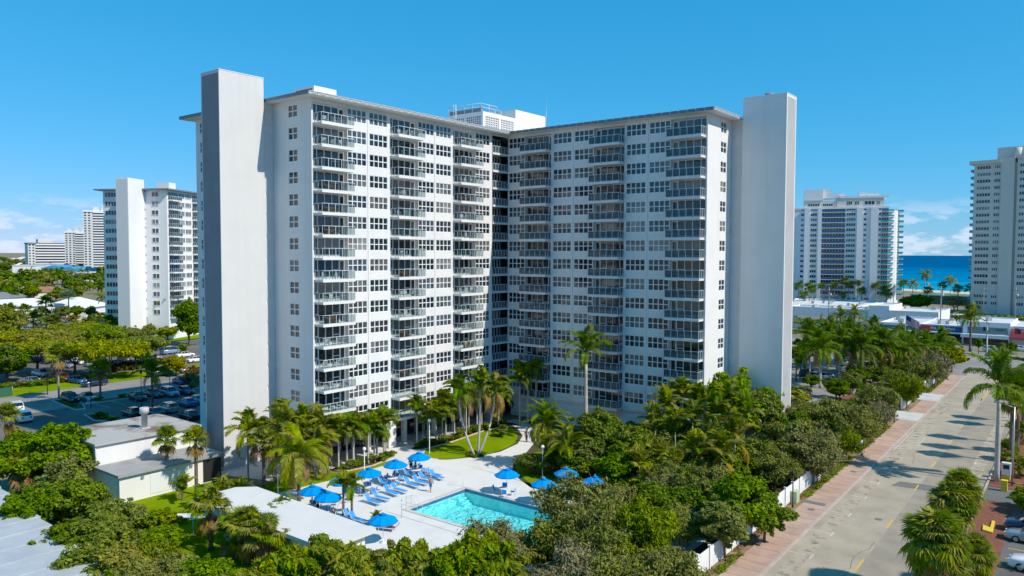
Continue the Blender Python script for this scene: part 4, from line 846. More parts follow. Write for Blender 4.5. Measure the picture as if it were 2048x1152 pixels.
palm('areca', (45.13, -27.56), 1.2, 'small palm with orange fronds beside the rounded green tree', 14, .95, ('bark', .12, .1), 0, 1.2, -.2, 3, alt='cocod')
# fine-leaved grey-green trees by the pool and along the street fence
for k, xy, h, sq, lb, lm in [('olivew0', (40.84, -42.50), 7.6, .8, 'wispy grey-green tree overhanging the far right of the pool', 'olive'), ('olivew0', (45.37, -46.64), 7.0, .8, 'wispy grey-green tree in front of the pool corner', 'olive'), ('oliveg0', (47.93, -43.93), 7.6, .85, 'dense fine-leaved tree right of the pool', None), ('olivew0', (47.13, -52.06), 6.0, .85, 'sparse pale tree at the bottom edge beside the glossy row', 'bare'), ('oliveg0', (52.19, -47.47), 6, .9, 'dense fine-leaved tree cut by the bottom edge near the fence', None), ('olivew0', (49.91, -52.07), 6, .9, 'wispy olive tree at the bottom edge', 'oliveg'), ('oliveg0', (40.30, -34.05), 5.0, .8, 'fine-leaved tree behind the pool with blue umbrellas behind', 'olive'), ('olivew0', (46.07, -54.39), 4.4, .8, 'low wispy tree at the bottom edge left of the pale one', 'olive'),
    ('olive', (46.55, -6.15), 7.4, 1.05, 'large olive-grey street tree right of the garden palms', None), ('olive', (50.00, -7.30), 6.8, .95, 'olive-grey street tree over the utility box', None), ('olive', (46.33, 10.82), 7, .9, 'olive-grey tree beside the tower foot', None), ('olive', (49.80, 11.35), 6.8, .9, 'olive-grey street tree with low branches on the pavement', None), ('olive', (48.78, 29.60), 6.6, .95, 'olive-grey street tree before the driveway', None), ('olive', (48.76, 48.70), 6.4, .9, 'olive-grey street tree by the white fence gate', 'oliveg'), ('olive', (49.29, 74.31), 7.2, 1.0, 'greyish street tree nearest the crossing', 'bare'), ('olive', (47.25, 69.90), 6, .9, 'olive street tree second from the crossing', None), ('olive', (42.11, 12.79), 6, .9, 'olive tree behind the street trees beside the tower', 'oliveg')]:
    T(k, xy, h, lb, sq, 'fine-leaved trees along the street' if k == 'olive' else 'fine-leaved trees around the pool', lm=lm)
T('bright', (50.15, -28.96), 6.2, 'rounded vivid green tree leaning over the white fence', 1.0); T('bright', (50.24, -33.48), 5, 'vivid green tree left of the rounded one behind the fence', .9); T('bright', (51.76, -28.05), 4.6, 'small vivid green tree over the fence and utility box', .8)
T('bright', (48.93, 97.53), 6, 'green leafy tree at the corner of the crossing', .9, lm='yellow')
# right of the street
palm('royal', (66.14, 7.03), 9.6, 'royal palm with slim grey trunk standing at the right kerb', 20, 1.5, ('royal', .27, .2), 1.5, 1.15, -.8, name='royal_palm', bulge=.04)
for (y, z), x, sz, lb in [((-38.25, 6.98), 66.9, 1.35, 'big shaggy fan palm at the lower right kerb, nearest'), ((-27.28, 2.88), 67.9, 1.05, 'shaded fan palm right of the big shaggy one'), ((-31.44, 7.58), 66.9, 1.15, 'fan palm behind the big shaggy one'), ((-30.25, 8.49), 67.3, 1.0, 'fan palm at the driveway end of the shaggy group'), ((-37.95, 4.53), 67.3, 1.2, 'fan palm low under the big shaggy one')]: palm('sabal', (x, y), z-.2, lb, 120, sz*1.0, ('bark', .26, .22), 0, 1.45, -1.25, 26, name='fan_palm')
for x, y, h, lb in [(66.6, 17.6, 8.0, 'nearest the royal palm'), (66.9, 22.6, 8.6, 'second'), (67.0, 29.2, 9.0, 'third'), (66.4, 41, 7.6, 'fourth'), (66.2, 46, 7.6, 'furthest')]: palm('sabal', (x, y), h, 'fan palm lining the right kerb beyond the royal palm, '+lb, 46, 1.1, ('bark', .22, .18), 0, 1.45, -.9, 10, name='fan_palm', group='fan palms lining the right kerb')
for xy, h, lb in [((66.18, 18.54), 1.0, 'bushy low fan palm right of the royal palm trunk'), ((67.95, 11.30), .8, 'low spiky palm at the right edge by the yellow kerb'), ((66.78, 23.84), 2.8, 'fan palm with brown skirt at the right edge')]: palm('sabal', xy, h, lb, 36, 1.05, ('bark', .2, .2), 0, 1.4, -.5, 6, name='fan_palm')
for i, (x, y) in enumerate([(69.2, -1.8), (70.6, -3.2), (69.4, -4.2), (71.2, -1.9), (70.4, -5.2)]): T('bright', (x, y), 2.3, 'broad-leaved shrub beside the blue parked car', .55, 'broad-leaved shrubs beside the parked cars', 'shrub', 'shrub', 'yellow' if i % 2 else None)
# palms and planting behind the right tower
for i, (xy, h, lb) in enumerate([((32.07, 57.72), 7.4, 'right beside the tower'), ((33.77, 64.96), 7.6, 'second from the tower'), ((37.31, 66.31), 7.2, 'third from the tower'), ((37.28, 80.67), 6.6, 'fourth, with yellow boots'), ((38.97, 77.84), 6.4, 'leaning beside the fourth'), ((40.52, 85.03), 5.0, 'fifth'), ((41.28, 94.76), 4.2, 'behind the olive trees'), ((32.18, 99.40), 6.4, 'further back'), ((29.48, 90.03), 6.8, 'further back near the ridge roof'), ((25.42, 86.73), 7.6, 'further back beside the tower'), ((41.02, 113.13), 2.8, 'beside the flag'), ((34.86, 116.21), 3.4, 'below the flag'), ((22.53, 81.45), 7.2, 'half hidden by the tower'), ((41.10, 133.90), 2.0, 'near the crossing')]):
    palm('royal', xy, h*.9, 'bushy palm in the rear car park, '+lb, 24, 1.5, ('royal', .26, .2), .9, 1.25, -.75, 3, name='palm_tree', group='palms in the rear car park', seed=50+i, alt='cocod')
for i, px in enumerate([(25.76, 63.11), (25.41, 66.85), (24.61, 72.13), (21.32, 78.55)]): far_palm('sabal', px, 5.2, 'thin-stemmed fan palm in the row right behind the tower', 1.3, ('bark', .14, .12), 'thin fan palms behind the tower')
T('lolly0', (32.33, 51.10), 3.6, 'clipped ball-shaped dark tree beside the tower', 1.15, None, 'tree', 'topiary'); T('bush', (31.36, 47.71), 1.8, 'olive bush at the tower foot', 2, None, 'shrub', 'shrub', 'olive'); T('bush', (33.08, 39.98), 2.2, 'yellowish bush below the tower foot', 2, None, 'shrub', 'shrub', 'yellow')
for i in range(5): T('hedge0', (41.6+i*.9, 40+i*2.6), 1.6, 'dark clipped hedge piece along the rear kerb', 1.2, 'hedge along the rear kerb', 'hedge', 'hedge', 'dark')
# row of thin palms and greenery by the beach hotels
pl_ = [(-46.52, 295.59), (-42.80, 298.75), (-40.11, 296.27), (-37.71, 303.08), (-32.61, 307.42), (-29.51, 314.92), (-26.91, 312.26), (-23.37, 315.28), (-18.13, 301.15), (-25.51, 294.89), (-16.28, 321.31), (-12.13, 324.83), (-6.31, 298.10), (-5.42, 330.55), (-6.49, 360.49), (-3.94, 379.61), (5.64, 399.76), (9.50, 307.28), (15.93, 304.53), (21.55, 309.27), (25.91, 312.95), (31.72, 317.86), (36.10, 325.63), (42.23, 334.96), (44.48, 328.64), (-39.86, 282.72)]
ph_ = [9, 8.6, 8, 8.6, 9.2, 11, 9.5, 10, 7, 5.5, 9, 8.4, 6.8, 10, 9, 13, 10, 8, 10.5, 9, 9, 9.5, 9, 11, 10.5, 5.5]
for i, (xy, h) in enumerate(zip(pl_, ph_)): far_palm('wash' if i not in (15, 16, 14) else 'coco', xy, h*1.15, 'thin tall palm before the curved hotel' if i < 13 else ('coconut palm against the blue sea' if i in (14, 15, 16) else 'thin tall palm in the row by the beach road'), 1.55 if i not in (14, 15, 16) else 1.2, ('barkg', .22, .18), 'thin palms before the curved hotel' if i < 13 else ('coconut palms against the sea' if i in (14, 15, 16) else 'thin palms along the beach road'))
T('dark', (7.61, 297.50), 8, 'broad dark tree in front of the low green pavilion', 1.9); T('dark', (4.00, 294.45), 7, 'dark tree left of the broad one by the pavilion', 1.4); T('bare0', (21.73, 297.67), 8.5, 'leafless pinkish tree beside the beige tower', 1.3); T('dark', (41.92, 326.48), 9, 'dark tree at the foot of the beige tower', 1.5); T('dark', (35.90, 313.47), 6, 'low dark tree before the beige tower', 1.3); T('dark', (29.57, 300.49), 4.5, 'dark shrubby tree by the beige tower', 1.4); T('dark', (2.47, 277.66), 5, 'dark tree at the foot of the curved hotel', 1.3)
for i in range(22): T('hedge0', ((7.20, 253.65)[0]+i*4.0, (7.20, 253.65)[1]+i*2.2-22+(i % 2)*2), 3.2, 'grey-green sea grape clump in the hedge behind the shops', 1.3, 'sea grape hedge behind the shops', 'hedge', 'hedge', 'oliveg')
for xy, h, sz, lb in [((47.07, 141.46), 8.6, 1.7, 'date palm with arching crown before the shop with awning'), ((12.43, 162.90), 6.6, 1.5, 'date palm before the brown roofs, the right one'), ((8.94, 160.02), 5.8, 1.4, 'date palm before the brown roofs, the left one')]: palm('date', xy, h, lb, 30, sz, ('bark', .3, .26), 0, 1.35, -.25, name='date_palm')
for i, xy in enumerate([(49.56, 136.90), (55.36, 129.38), (57.14, 132.01), (-1.44, 159.29), (-11.39, 179.49)]): T('lolly0', xy, 4.2, ['young street tree left of the traffic signal', 'young street tree right of the white vehicle', 'young street tree near the red awning', 'young tree before the flat white shops', 'young tree at the tower edge before the shops'][i], .7, None, 'tree', 'tree', 'mid')
for i in range(9): T('hedge0', (38.5+i*1.3, 127.5-i*.9), .9, 'clump of orange-red flowers in the road island', 1.1, 'orange flowers in the road island', 'shrub', 'flowers', 'red')
for i in range(5): T('hedge0', ((57.23, 130.91)[0]+i*1.2, (57.23, 130.91)[1]-i*.6), .9, 'low hedge piece in front of the shops at right', 1.2, 'low hedge before the shops', 'hedge', 'hedge')
# left: trees over the car parks
for i, (xy, h, sq, lb, lm) in enumerate([((-86.02, -23.40), 9.5, 1.0, 'flat-topped tree with dark forked trunk beside the orange hedge', 'yellow'), ((-94.86, -13.91), 9.0, .9, 'flat-topped green tree behind the orange hedge', 'bright'), ((-95.05, -26.60), 9, .95, 'flat-topped olive tree over the white cars', 'yellow'), ((-104.03, -30.45), 9, 1.0, 'flat-topped olive tree left of the tall palm', 'yellow'), ((-122.37, -19.98), 9.5, 1.05, 'flat-topped tree in the middle of the rear car park', 'yellow'), ((-120.91, -10.87), 9.5, .95, 'flat-topped tree right of the rear car park lane', 'bright'), ((-126.45, -26.54), 9.5, 1.0, 'flat-topped tree near the left edge', 'yellow'), ((-122.79, -3.92), 8.5, .85, 'flat-topped green tree before the second block', 'bright'), ((-139.63, -7.24), 9, .9, 'flat-topped golden tree furthest back', 'yellow')]): T('flat', xy, h*.84, lb, sq*1.05, 'flat-topped trees over the car parks', lm=lm)
T('dark', (-96.89, -38.47), 8, 'dark dense tree at the left edge above the green fence', 1.2, lm='dark'); T('dark', (-95.66, -41.20), 9, 'dark tree cut by the left edge', 1.2, lm='dark'); T('dark', (-167.86, -16.04), 12, 'tall dark tree at the left edge behind the flat canopies', .9, lm='oliveg'); T('dark', (-179.16, -9.35), 10, 'olive tree second from the left edge', .9, lm='oliveg')
palm('sabal', (-69.90, -39.47), 7.6, 'tall slim palm on the corner of the kerbed island', 40, 1.55, ('barkg', .17, .14), 0, 1.3, -.4, 3, name='fan_palm'); palm('sabal', (-65.19, -34.48), 5.2, 'dark palm in the shade between parked cars', 40, 1.3, ('bark', .18, .16), 0, 1.3, -.6, 3, name='fan_palm'); palm('royal', (-49.01, -33.23), 6.0, 'shaded feathery palm over the parked cars', 15, 1.1, ('bark', .2, .16), 0, 1.2, -.7, 3, alt='cocod')
for i in range(12): T('hedge0', (-99.6+rr.uniform(-1, 1), -18+i*1.15), 1.5, 'orange and green croton clump in the car park hedge', 1.2, 'croton hedge in the car park', 'hedge', 'hedge', 'croton')
for i in range(9): T('hedge0', (-95.0+rr.uniform(-.8, .8), -20+i*1.1), 1.3, 'orange and green croton clump in the lower hedge row', 1.2, 'lower croton hedge in the car park', 'hedge', 'hedge', 'croton' if i % 3 else 'bright')
for i in range(14): T('hedge0', (-89+rr.uniform(-1, 1), -47+i*1.7), 1.4, 'dark hedge clump along the car park verge', 1.3, 'dark hedge along the verge', 'hedge', 'hedge', 'mid')
T('bright', (-78.66, -13.31), 4.6, 'bright yellow shrub tree behind the grey vehicle', 1.1, None, 'shrub', 'shrub', 'gold'); T('bush', (-75.97, -11.13), 2.2, 'reddish bush beside the yellow shrub', 1.6, None, 'shrub', 'shrub', 'croton'); T('bush', (-65.62, -16.91), 2.4, 'brownish bush beside the shaded cars', 1.5, None, 'shrub', 'shrub', 'bare')
palm('areca', (-105.41, 2.95), 1.0, 'little palm in front of the white parked car', 14, 1.1, ('bark', .14, .12), 0, 1.2, 0)
for i in range(7): T('bush', (-62.2, -36+i*4.2), .9, 'dark shrub in the kerbed divider between the bays', 1.4, 'shrubs in the kerbed divider', 'shrub', 'shrub', 'mid')
T('bush', (-47.67, -41.97), 1.2, 'dark shrub on the shaded island behind the utility building', 1.7, None, 'shrub', 'shrub', 'dark'); T('bush', (-44.59, -41.32), .7, 'low shrub on the shaded island', 1.7, None, 'shrub', 'shrub', 'mid')
for i in range(4): T('hedge0', (-66.5+i*1.8, -40.0-i*.2), .6, 'low clump on the corner island under the tall palm', 1.2, 'low planting on the corner island', 'hedge', 'hedge', 'mid')
# around the second block and beyond
for i, (xy, h, k) in enumerate([((-166.14, 23.24), 9, 'coco'), ((-158.20, 22.14), 11, 'wash'), ((-161.88, 26.76), 12, 'coco'), ((-148.98, 22.44), 11, 'royal'), ((-149.14, 24.10), 12, 'wash'), ((-168.58, 21.23), 7, 'royal')]): far_palm(k, xy, h, 'palm at the foot of the second block, %s' % ['left of centre', 'with pale straight trunk', 'tall, before its wall', 'right, leaning', 'right, tallest', 'furthest left'][i], 1.5, ('barkg', .2, .16), 'palms at the foot of the second block')
T('dark', (-125.64, 15.60), 14, 'dark green tree between the second block and the near tower', .8); T('dark', (-150.98, 17.28), 5, 'shrubby tree under the palms of the second block', 1.2, lm='bright'); T('dark', (-144.40, 19.25), 4.6, 'rounded shrubs before the second block', 1.2, lm='yellow')
for i, (xy, h, k, sz) in enumerate([((-200.18, 7.30), 9.5, 'sabal', 1.7), ((-196.84, 5.90), 5.4, 'sabal', 1.7), ((-226.58, 10.39), 5, 'sabal', 2.0), ((-207.03, 5.90), 3.2, 'sabal', 2.1), ((-176.00, 0.18), 4, 'sabal', 2.2), ((-155.05, 2.25), 4.5, 'sabal', 2.2), ((-157.35, 8.60), 4.5, 'sabal', 2.2), ((-233.97, 27.72), 8.6, 'silver', 1.7), ((-232.84, 7.64), 5, 'sabal', 2.0), ((-224.54, 2.57), 5, 'sabal', 2.0), ((-212.56, 10.21), 4.6, 'sabal', 1.8)]):
    far_palm(k, xy, h, ['tall fan palm before the long white motel', 'fan palm under the tall one', 'fan palm left before the motel', 'low fan palm on the motel verge', 'fan palm behind the flat canopies', 'fan palm beside the shaded cars', 'fan palm at the second block corner', 'silver-blue fan palm beside the white motel', 'fan palm near the left edge before the motel', 'fan palm cut by the left edge before the motel', 'fan palm right of the low one'][i], sz, ('bark', .24, .2))
for i, xy in enumerate([(-225.42, 21.41), (-226.17, 23.40), (-225.10, 26.94), (-219.07, 29.32)]): T('lolly0', xy, 6.4, 'clipped dark tree at the edge of the far car park, %s from left' % ['first', 'second', 'third', 'fourth'][i], 1.1, 'clipped trees at the far car park', 'tree', 'topiary')
T('bush', (-233.26, 28.32), 2.6, 'yellow shrub between the clipped trees', 2, None, 'shrub', 'shrub', 'gold'); T('bush', (-228.83, 37.68), 3, 'low shrubs at the white house', 2.4, None, 'shrub', 'shrub', 'yellow'); far_palm('royal', (-227.09, 39.14), 8, 'palm before the white hipped house', 1.3); far_palm('royal', (-275.72, 58.26), 6, 'small palm behind the white hipped house', 1.2)
q = [(-352.70, 35.14), (-327.00, 86.46), (-2062.11, 877.79), (-3065.98, 835.83)]
for i in range(125):
    u = rr.random(); v = rr.random()**.8; d0 = Vector(q[0]).lerp(Vector(q[1]), u); d1 = Vector(q[3]).lerp(Vector(q[2]), u)
    t = 1/((1-v)/1.0+v/((d1-Vector((75, -95))).length/(d0-Vector((75, -95))).length)); k = (t-1)/((d1-Vector((75, -95))).length/(d0-Vector((75, -95))).length-1)
    p = d0.lerp(d1, k); dist = (p-Vector((75, -95))).length
    if i % 4 == 3 and dist < 900: far_palm(['coco', 'royal', 'sabal'][i % 3], (p.x, p.y), rr.uniform(7, 11), 'distant palm among garden trees '+col_word(p.x, p.y, dist), 1.6, ('bark', .22, .18), 'palms among the distant gardens')
    else: T('far', (p.x, p.y), rr.uniform(7, 11)*(1 if dist < 700 else 1.25), HUE[['mid', 'dark', 'bright', 'oliveg', 'dark', 'mid'][i % 6]]+' distant tree '+col_word(p.x, p.y, dist), rr.uniform(.9, 1.3)*(1 if dist < 700 else 1.6), 'trees in the distant gardens', lm=['mid', 'dark', 'bright', 'oliveg', 'dark', 'mid'][i % 6])
for i in range(26):
    p = Vector(q[3]).lerp(Vector(q[2]), i/25.)+Vector((rr.uniform(-250, 60), rr.uniform(-60, 250))); T('far', (p.x, p.y), rr.uniform(10, 15), HUE[['mid', 'dark', 'oliveg'][i % 3]]+' tree on the wooded skyline '+col_word(p.x, p.y, 2000), 3.0, 'trees on the far skyline', lm=['mid', 'dark', 'oliveg'][i % 3])
# ground cover and fallen leaves between fence and pavement
def cover(name, pts, n, size, lm, zmax, label):
    rs = RS(3); pts = np.asarray(pts); C = np.c_[pts, np.full(len(pts), zmax*.4)]; Rr = np.tile((.55, .55, zmax*.6), (len(pts), 1)); V, Q = leaves_np(rs, C, Rr, n, size, shell=.3); o = inst(name, np_mesh(name, V, Q, LM[lm])); tag(o, label, name.replace('_', ' '), None, 'stuff')
rq = random.Random(8)
cover('ground_cover', [(RX(50.55, y)+rq.uniform(-.2, .2), y) for y in [rq.choice([rq.uniform(-62, -32), rq.uniform(-12, 3), rq.uniform(3, 30), rq.uniform(66, 88)]) for _ in range(170)]], 12000, .12, 'bright', .35, 'low green ground cover between the white fence and the pavement')
cover('ground_cover', [(RX(49.9, y)+rq.uniform(-.3, .3), y) for y in [rq.uniform(-60, 30) for _ in range(60)]], 3000, .12, 'dry', .12, 'dry fallen leaves along the white fence')

# underplanting that fills the garden and the gaps behind the tower
rq = random.Random(77)
for i in range(34):
    t = i/33.; y = -34+t*44; x = rq.uniform(41, 47.6); k = ['olive', 'dark', 'bright', 'dark'][i % 4]
    T(k, (x, y), rq.uniform(3.4, 5.6), HUE[[None, 'mid', 'mid', 'dark'][i % 4]]+' %s tree behind the white fence ' % ['fine-leaved', 'leafy', 'vivid', 'shady'][i % 4]+fence_word(y), .8, 'trees along the garden side of the fence', lm=[None, 'mid', 'mid', 'dark'][i % 4])
for i in range(30):
    x = rq.uniform(22, 41); y = rq.uniform(-24, -5)
    if y < -20 and x > 37: continue
    T('dark', (x, y), rq.uniform(2.4, 4.6), 'shady undergrowth between the garden palms', .9, 'undergrowth in the garden', 'shrub', 'shrub', ['mid', 'dark', 'dark', 'bright'][i % 4])
for i in range(26):
    x = rq.uniform(36, 46.5); y = rq.uniform(24, 92)
    T('dark', (x, y), rq.uniform(2.0, 4.6), 'dense dark shrub among the rear car park palms', .9, 'shrubs among the rear palms', 'shrub', 'shrub', ['mid', 'dark', 'dark'][i % 3])
for i in range(8):
    x = rq.uniform(26, 40); y = rq.uniform(60, 96); palm('royal', (x, y), rq.uniform(3.6, 4.8), 'bushy palm in the deep shade of the rear palm mass, %s' % ['first', 'second', 'third', 'fourth', 'fifth', 'sixth', 'seventh', 'eighth'][i]+' from the tower', 22, 1.4, ('royal', .26, .2), .8, 1.25, -.75, name='palm_tree', group='palms massed before the shops')
for i in range(24):
    T('dark', (rq.uniform(14, 44), rq.uniform(95, 150)), rq.uniform(2.2, 3.4), 'dark shrub in the mass before the shops', 1.0, 'shrubs massed before the shops', 'shrub', 'shrub', ['mid', 'dark'][i % 2])
for i in range(16):
    x = rq.uniform(-9, 15); y = rq.uniform(-67, -62.5)
    T('bright', (x, y), rq.uniform(2.6, 4.0), HUE[['mid', 'dark', 'bright', 'oliveg'][i % 4]]+' shrub filling the lower left thicket between its trees', .9, 'shrubs in the lower left thicket', 'shrub', 'shrub', ['mid', 'dark', 'bright', 'oliveg'][i % 4])

for i in range(9):
    y = -6+i*10.2
    if 33 < y < 45 or 54 < y < 66: continue
    T('olive', (RX(50.1, y)+rq.uniform(-.3, .3), y+rq.uniform(-.8, .8)), rq.uniform(4.4, 6.2), HUE[[None, 'oliveg', None, 'bare'][i % 4]]+' fine-leaved verge tree overhanging the pavement '+fence_word(y), .72, 'verge trees overhanging the fence', lm=[None, 'oliveg', None, 'bare'][i % 4])

for (x, y, h, k, lb) in [(44.5, -39.5, 5.0, 'bright', 'vivid green tree at the near corner of the pool deck'), (46.6, -45, 5.2, 'oliveg0', 'dense fine-leaved tree beside the near end of the white fence'), (41.5, -46.5, 5.4, 'oliveg0', 'dense fine-leaved tree at the near right end of the deck'), (47.2, -51, 4.6, 'bright', 'leafy green tree at the bottom edge inside the fence'), (38.5, -50.5, 5.2, 'olivew0', 'wispy olive tree right of the pale one at the bottom edge')]: T(k, (x, y), h, lb, .95)

# ---------------------------------------------------------------- roof works of the main block
def penthouse():
    r = BUILDING
    b = MB().box(-16.6, 4.25, 44.96, -8.85, 12.9, 50.1).box(-16.2, 13.0, 44.96, -8.6, 22.2, 51.7); ph = b.build('machine_penthouse', M['white'], r)
    f = MB()
    for (x0, x1) in ((-16.6, -16.1), (-12.9, -12.4), (-9.1, -8.6)): f.box(x0, 4.0, 44.96, x1, 4.249, 50.1)
    f.box(-16.1, 4.0, 49.4, -12.9, 4.249, 50.1).box(-12.4, 4.0, 49.4, -9.1, 4.249, 50.1)
    for (y0, y1) in ((4.25, 4.7), (8.4, 8.9), (12.5, 12.99)): f.box(-8.849, y0, 44.96, -8.6, y1, 50.1)
    f.box(-8.849, 4.7, 49.4, -8.6, 8.4, 50.1).box(-8.849, 8.9, 49.4, -8.6, 12.5, 50.1); f.build('pier', M['white'], ph)
    la = MB(); p = .42
    def lat(u0, u1, ax):
        n = int((u1-u0)/p)
        for i in range(n+1):
            u = u0+(u1-u0)*i/n
            if ax == 'x': la.box(u-.07, 4.06, 45, u+.07, 4.2, 49.4)
            else: la.box(-8.8, u-.07, 45, -8.66, u+.07, 49.4)
        for j in range(12):
            z = 45+j*.37
            if ax == 'x': la.box(u0, 4.08, z-.06, u1, 4.18, z+.06)
            else: la.box(-8.78, u0, z-.06, -8.68, u1, z+.06)
    lat(-16.1, -12.9, 'x'); lat(-12.4, -9.1, 'x'); lat(4.7, 8.4, 'y'); lat(8.9, 12.5, 'y')
    o = la.build('breeze_block', M['white'], ph); o['kind'] = 'stuff'
    bk = MB().box(-16.1, 4.22, 45, -9.1, 4.248, 49.4).box(-8.848, 4.7, 45, -8.83, 12.5, 49.4); bk.build('lattice_backing', mat('lattice_shade', (.18, .16, .15), .9), ph)
    MB().box(-8.598, 13.8, 45, -8.57, 14.6, 46.8).build('roof_door', M['grey'], ph)
    lv = MB().box(-16.8, 4.6, 50.102, -9.6, 5.2, 50.9); lv.box(-9.5, 5.6, 50.102, -8.9, 9, 50.3); lv.build('louvre_housing', M['grey'], ph)
    rl = MB(); pts = [(-16.9, 4.4), (-9.4, 4.4), (-9.4, 8.8), (-11.4, 9.0), (-11.4, 12.4)]
    for z in (51.6, 51.0): rl.tube([(x, y, z) for x, y in pts], .05, 5)
    for i in range(len(pts)-1):
        (x0, y0), (x1, y1) = pts[i], pts[i+1]; n = max(1, int(math.hypot(x1-x0, y1-y0)/1.6))
        for k in range(n+1): rl.tube([(x0+(x1-x0)*k/n, y0+(y1-y0)*k/n, 50.1), (x0+(x1-x0)*k/n, y0+(y1-y0)*k/n, 51.6)], .05, 5)
    for dx in (0, .5): rl.tube([(-15.2+dx, 3.9, 46), (-15.2+dx, 3.9, 51.9)], .06, 5)
    rl.build('roof_railing', M['rail'], ph)
    a = MB().tube([(-4, 16, 44.96), (-4, 16, 53.3)], [.05, .025], 5).ball((-4, 16, 53.3), .09).build('antenna_mast', M['steel'], r)
    bm = MB()
    for y in (5.5, 8.0): pass
    MB().lathe([(.5, 0), (.7, .05), (.6, .28), (.2, .34)], (38.6, 8.4, 47.53), 12).build('roof_fan', M['grey'], r)
penthouse()
# ---------------------------------------------------------------- balcony furniture
M['wplastic'] = mat('white_plastic', (.75, .75, .74), .4); M['wicker'] = mat('brown_wicker', (.15, .085, .05), .7); M['tealf'] = mat('teal_fabric', (.02, .20, .20), .8); M['beigef'] = mat('beige_cover', (.42, .34, .25), .8)
def chair_mesh(w=.5):
    b = MB().box(-w/2, -.25, .38, w/2, .25, .44).box(-w/2, .2, .44, w/2, .26, .92)
    for x in (-w/2, w/2-.05):
        for y in (-.25, .2): b.box(x, y, 0, x+.05, y+.05, .38)
        b.box(x, -.25, .6, x+.05, .2, .64)
    return b.mesh('balcony_chair', M['wplastic'])
_ch = chair_mesh(); _tb = MB().lathe([(.25, 0), (.05, .03), (.05, .66), (.36, .68), (.36, .72)], seg=10).mesh('balcony_table', M['wplastic'])
_so = MB().box(-.85, -.35, .05, .85, .35, .42).box(-.85, .22, .42, .85, .38, .82).box(-.85, -.35, .42, -.7, .22, .62).box(.7, -.35, .42, .85, .22, .62).mesh('balcony_sofa', M['wicker'])
_cv = MB().ball((0, 0, .45), (.45, .4, .5), 9, 6).mesh('covered_chair', M['beigef'])
def balcony_items():
    rr = random.Random(21); fl = ['top', 'second', 'third', 'fourth', 'fifth', 'sixth', 'seventh', 'eighth', 'ninth', 'tenth', 'eleventh', 'twelfth', 'thirteenth', 'fourteenth', 'fifteenth']; st = ['left', 'middle', 'right']
    for k in range(1, 15):
        for s, y0 in enumerate((-37.4, -24.95, -12.6)):
            r = rr.random(); z = fz(k)+.002; lab = 'on the %s balcony down of the %s stack, sunlit wing' % (fl[k-1], st[s])
            if r < .45:
                for i in range(rr.choice([2, 3])): m = inst('balcony_chair', _ch, None, (.45+rr.random()*.5, y0+.8+i*1.05+rr.random()*.3, z), (0, 0, rr.uniform(0, 6.28))); tag(m, 'white chair '+lab, 'chair', 'white chairs on the balconies')
                tag(inst('balcony_table', _tb, None, (.7, y0+.75+3.2, z)), 'small round table '+lab, 'table', 'small tables on the balconies')
            elif r < .65: tag(inst('balcony_sofa', _so, None, (.45, y0+1.9, z), (0, 0, R(90))), 'brown wicker sofa '+lab, 'sofa', 'sofas on the balconies')
            elif r < .75:
                for i in (0, 1): o = inst('balcony_chair', _ch, None, (.6, y0+1.6+i*1.1, z), (0, 0, 2+i)); o.material_slots[0].link = 'OBJECT'; o.material_slots[0].material = M['tealf']; tag(o, 'teal chair '+lab, 'chair', 'teal chairs on the balconies')
            elif r < .82:
                for i in (0, 1): tag(inst('covered_chair', _cv, None, (.6, y0+1.8+i*1.2, z)), 'chair under a beige cover '+lab, 'chair', 'covered chairs on the balconies')
balcony_items()
# ---------------------------------------------------------------- generic far facades
M['cream'] = mat('cream_concrete', (.66, .62, .56), .85, .2, var=.06, scale=.1); M['bluewhite'] = mat('white_tower_paint', (.78, .78, .79), .85, .2, var=.06, scale=.1)
M['turq'] = mat('turquoise_glass', (.03, .28, .36), .1, .6); M['tower'] = mat('pale_tower_wall', (.62, .62, .62), .85, .2, var=.06, scale=.05); M['bluerail'] = mat('blue_balcony_rail', (.03, .10, .22), .2, .6)
M['brick'] = mat('terracotta_roof', (.34, .16, .09), .9, var=.3, scale=.3); M['brownroof'] = mat('brown_roof', (.22, .17, .14), .9, var=.2, scale=.4); M['greyroof'] = mat('grey_shingle_roof', (.20, .21, .23), .9, var=.2, scale=.4); M['blueroof'] = mat('blue_metal_roof', (.05, .30, .55), .6, var=.15, scale=.1); M['wroof'] = mat('white_tile_roof', (.74, .73, .71), .8, var=.12, scale=.5)
_fw = {}
def fwin(root, x, y, z, w, h, nx, rz=0, frame='frame'):
    k = (round(w, 2), round(h, 2), nx, frame)
    if k not in _fw:
        f = MB(); t = .09; f.box(0, -.06, 0, w, .05, t).box(0, -.06, h-t, w, .05, h)
        for i in range(nx+1): f.box(max(0, i*w/nx-.07), -.05, t, min(w, i*w/nx+.07), .05, h-t)
        g = MB()
        for i in range(nx): g.face([(i*w/nx, .0, 0), ((i+1)*w/nx, .0, 0), ((i+1)*w/nx, .0, h), (i*w/nx, .0, h)])
        _fw[k] = (f.mesh('window', M[frame]), g.mesh('pane', M['glass']))
    f = inst('window', _fw[k][0], root, (x, y, z), (0, 0, rz)); inst('pane', _fw[k][1], f); return f
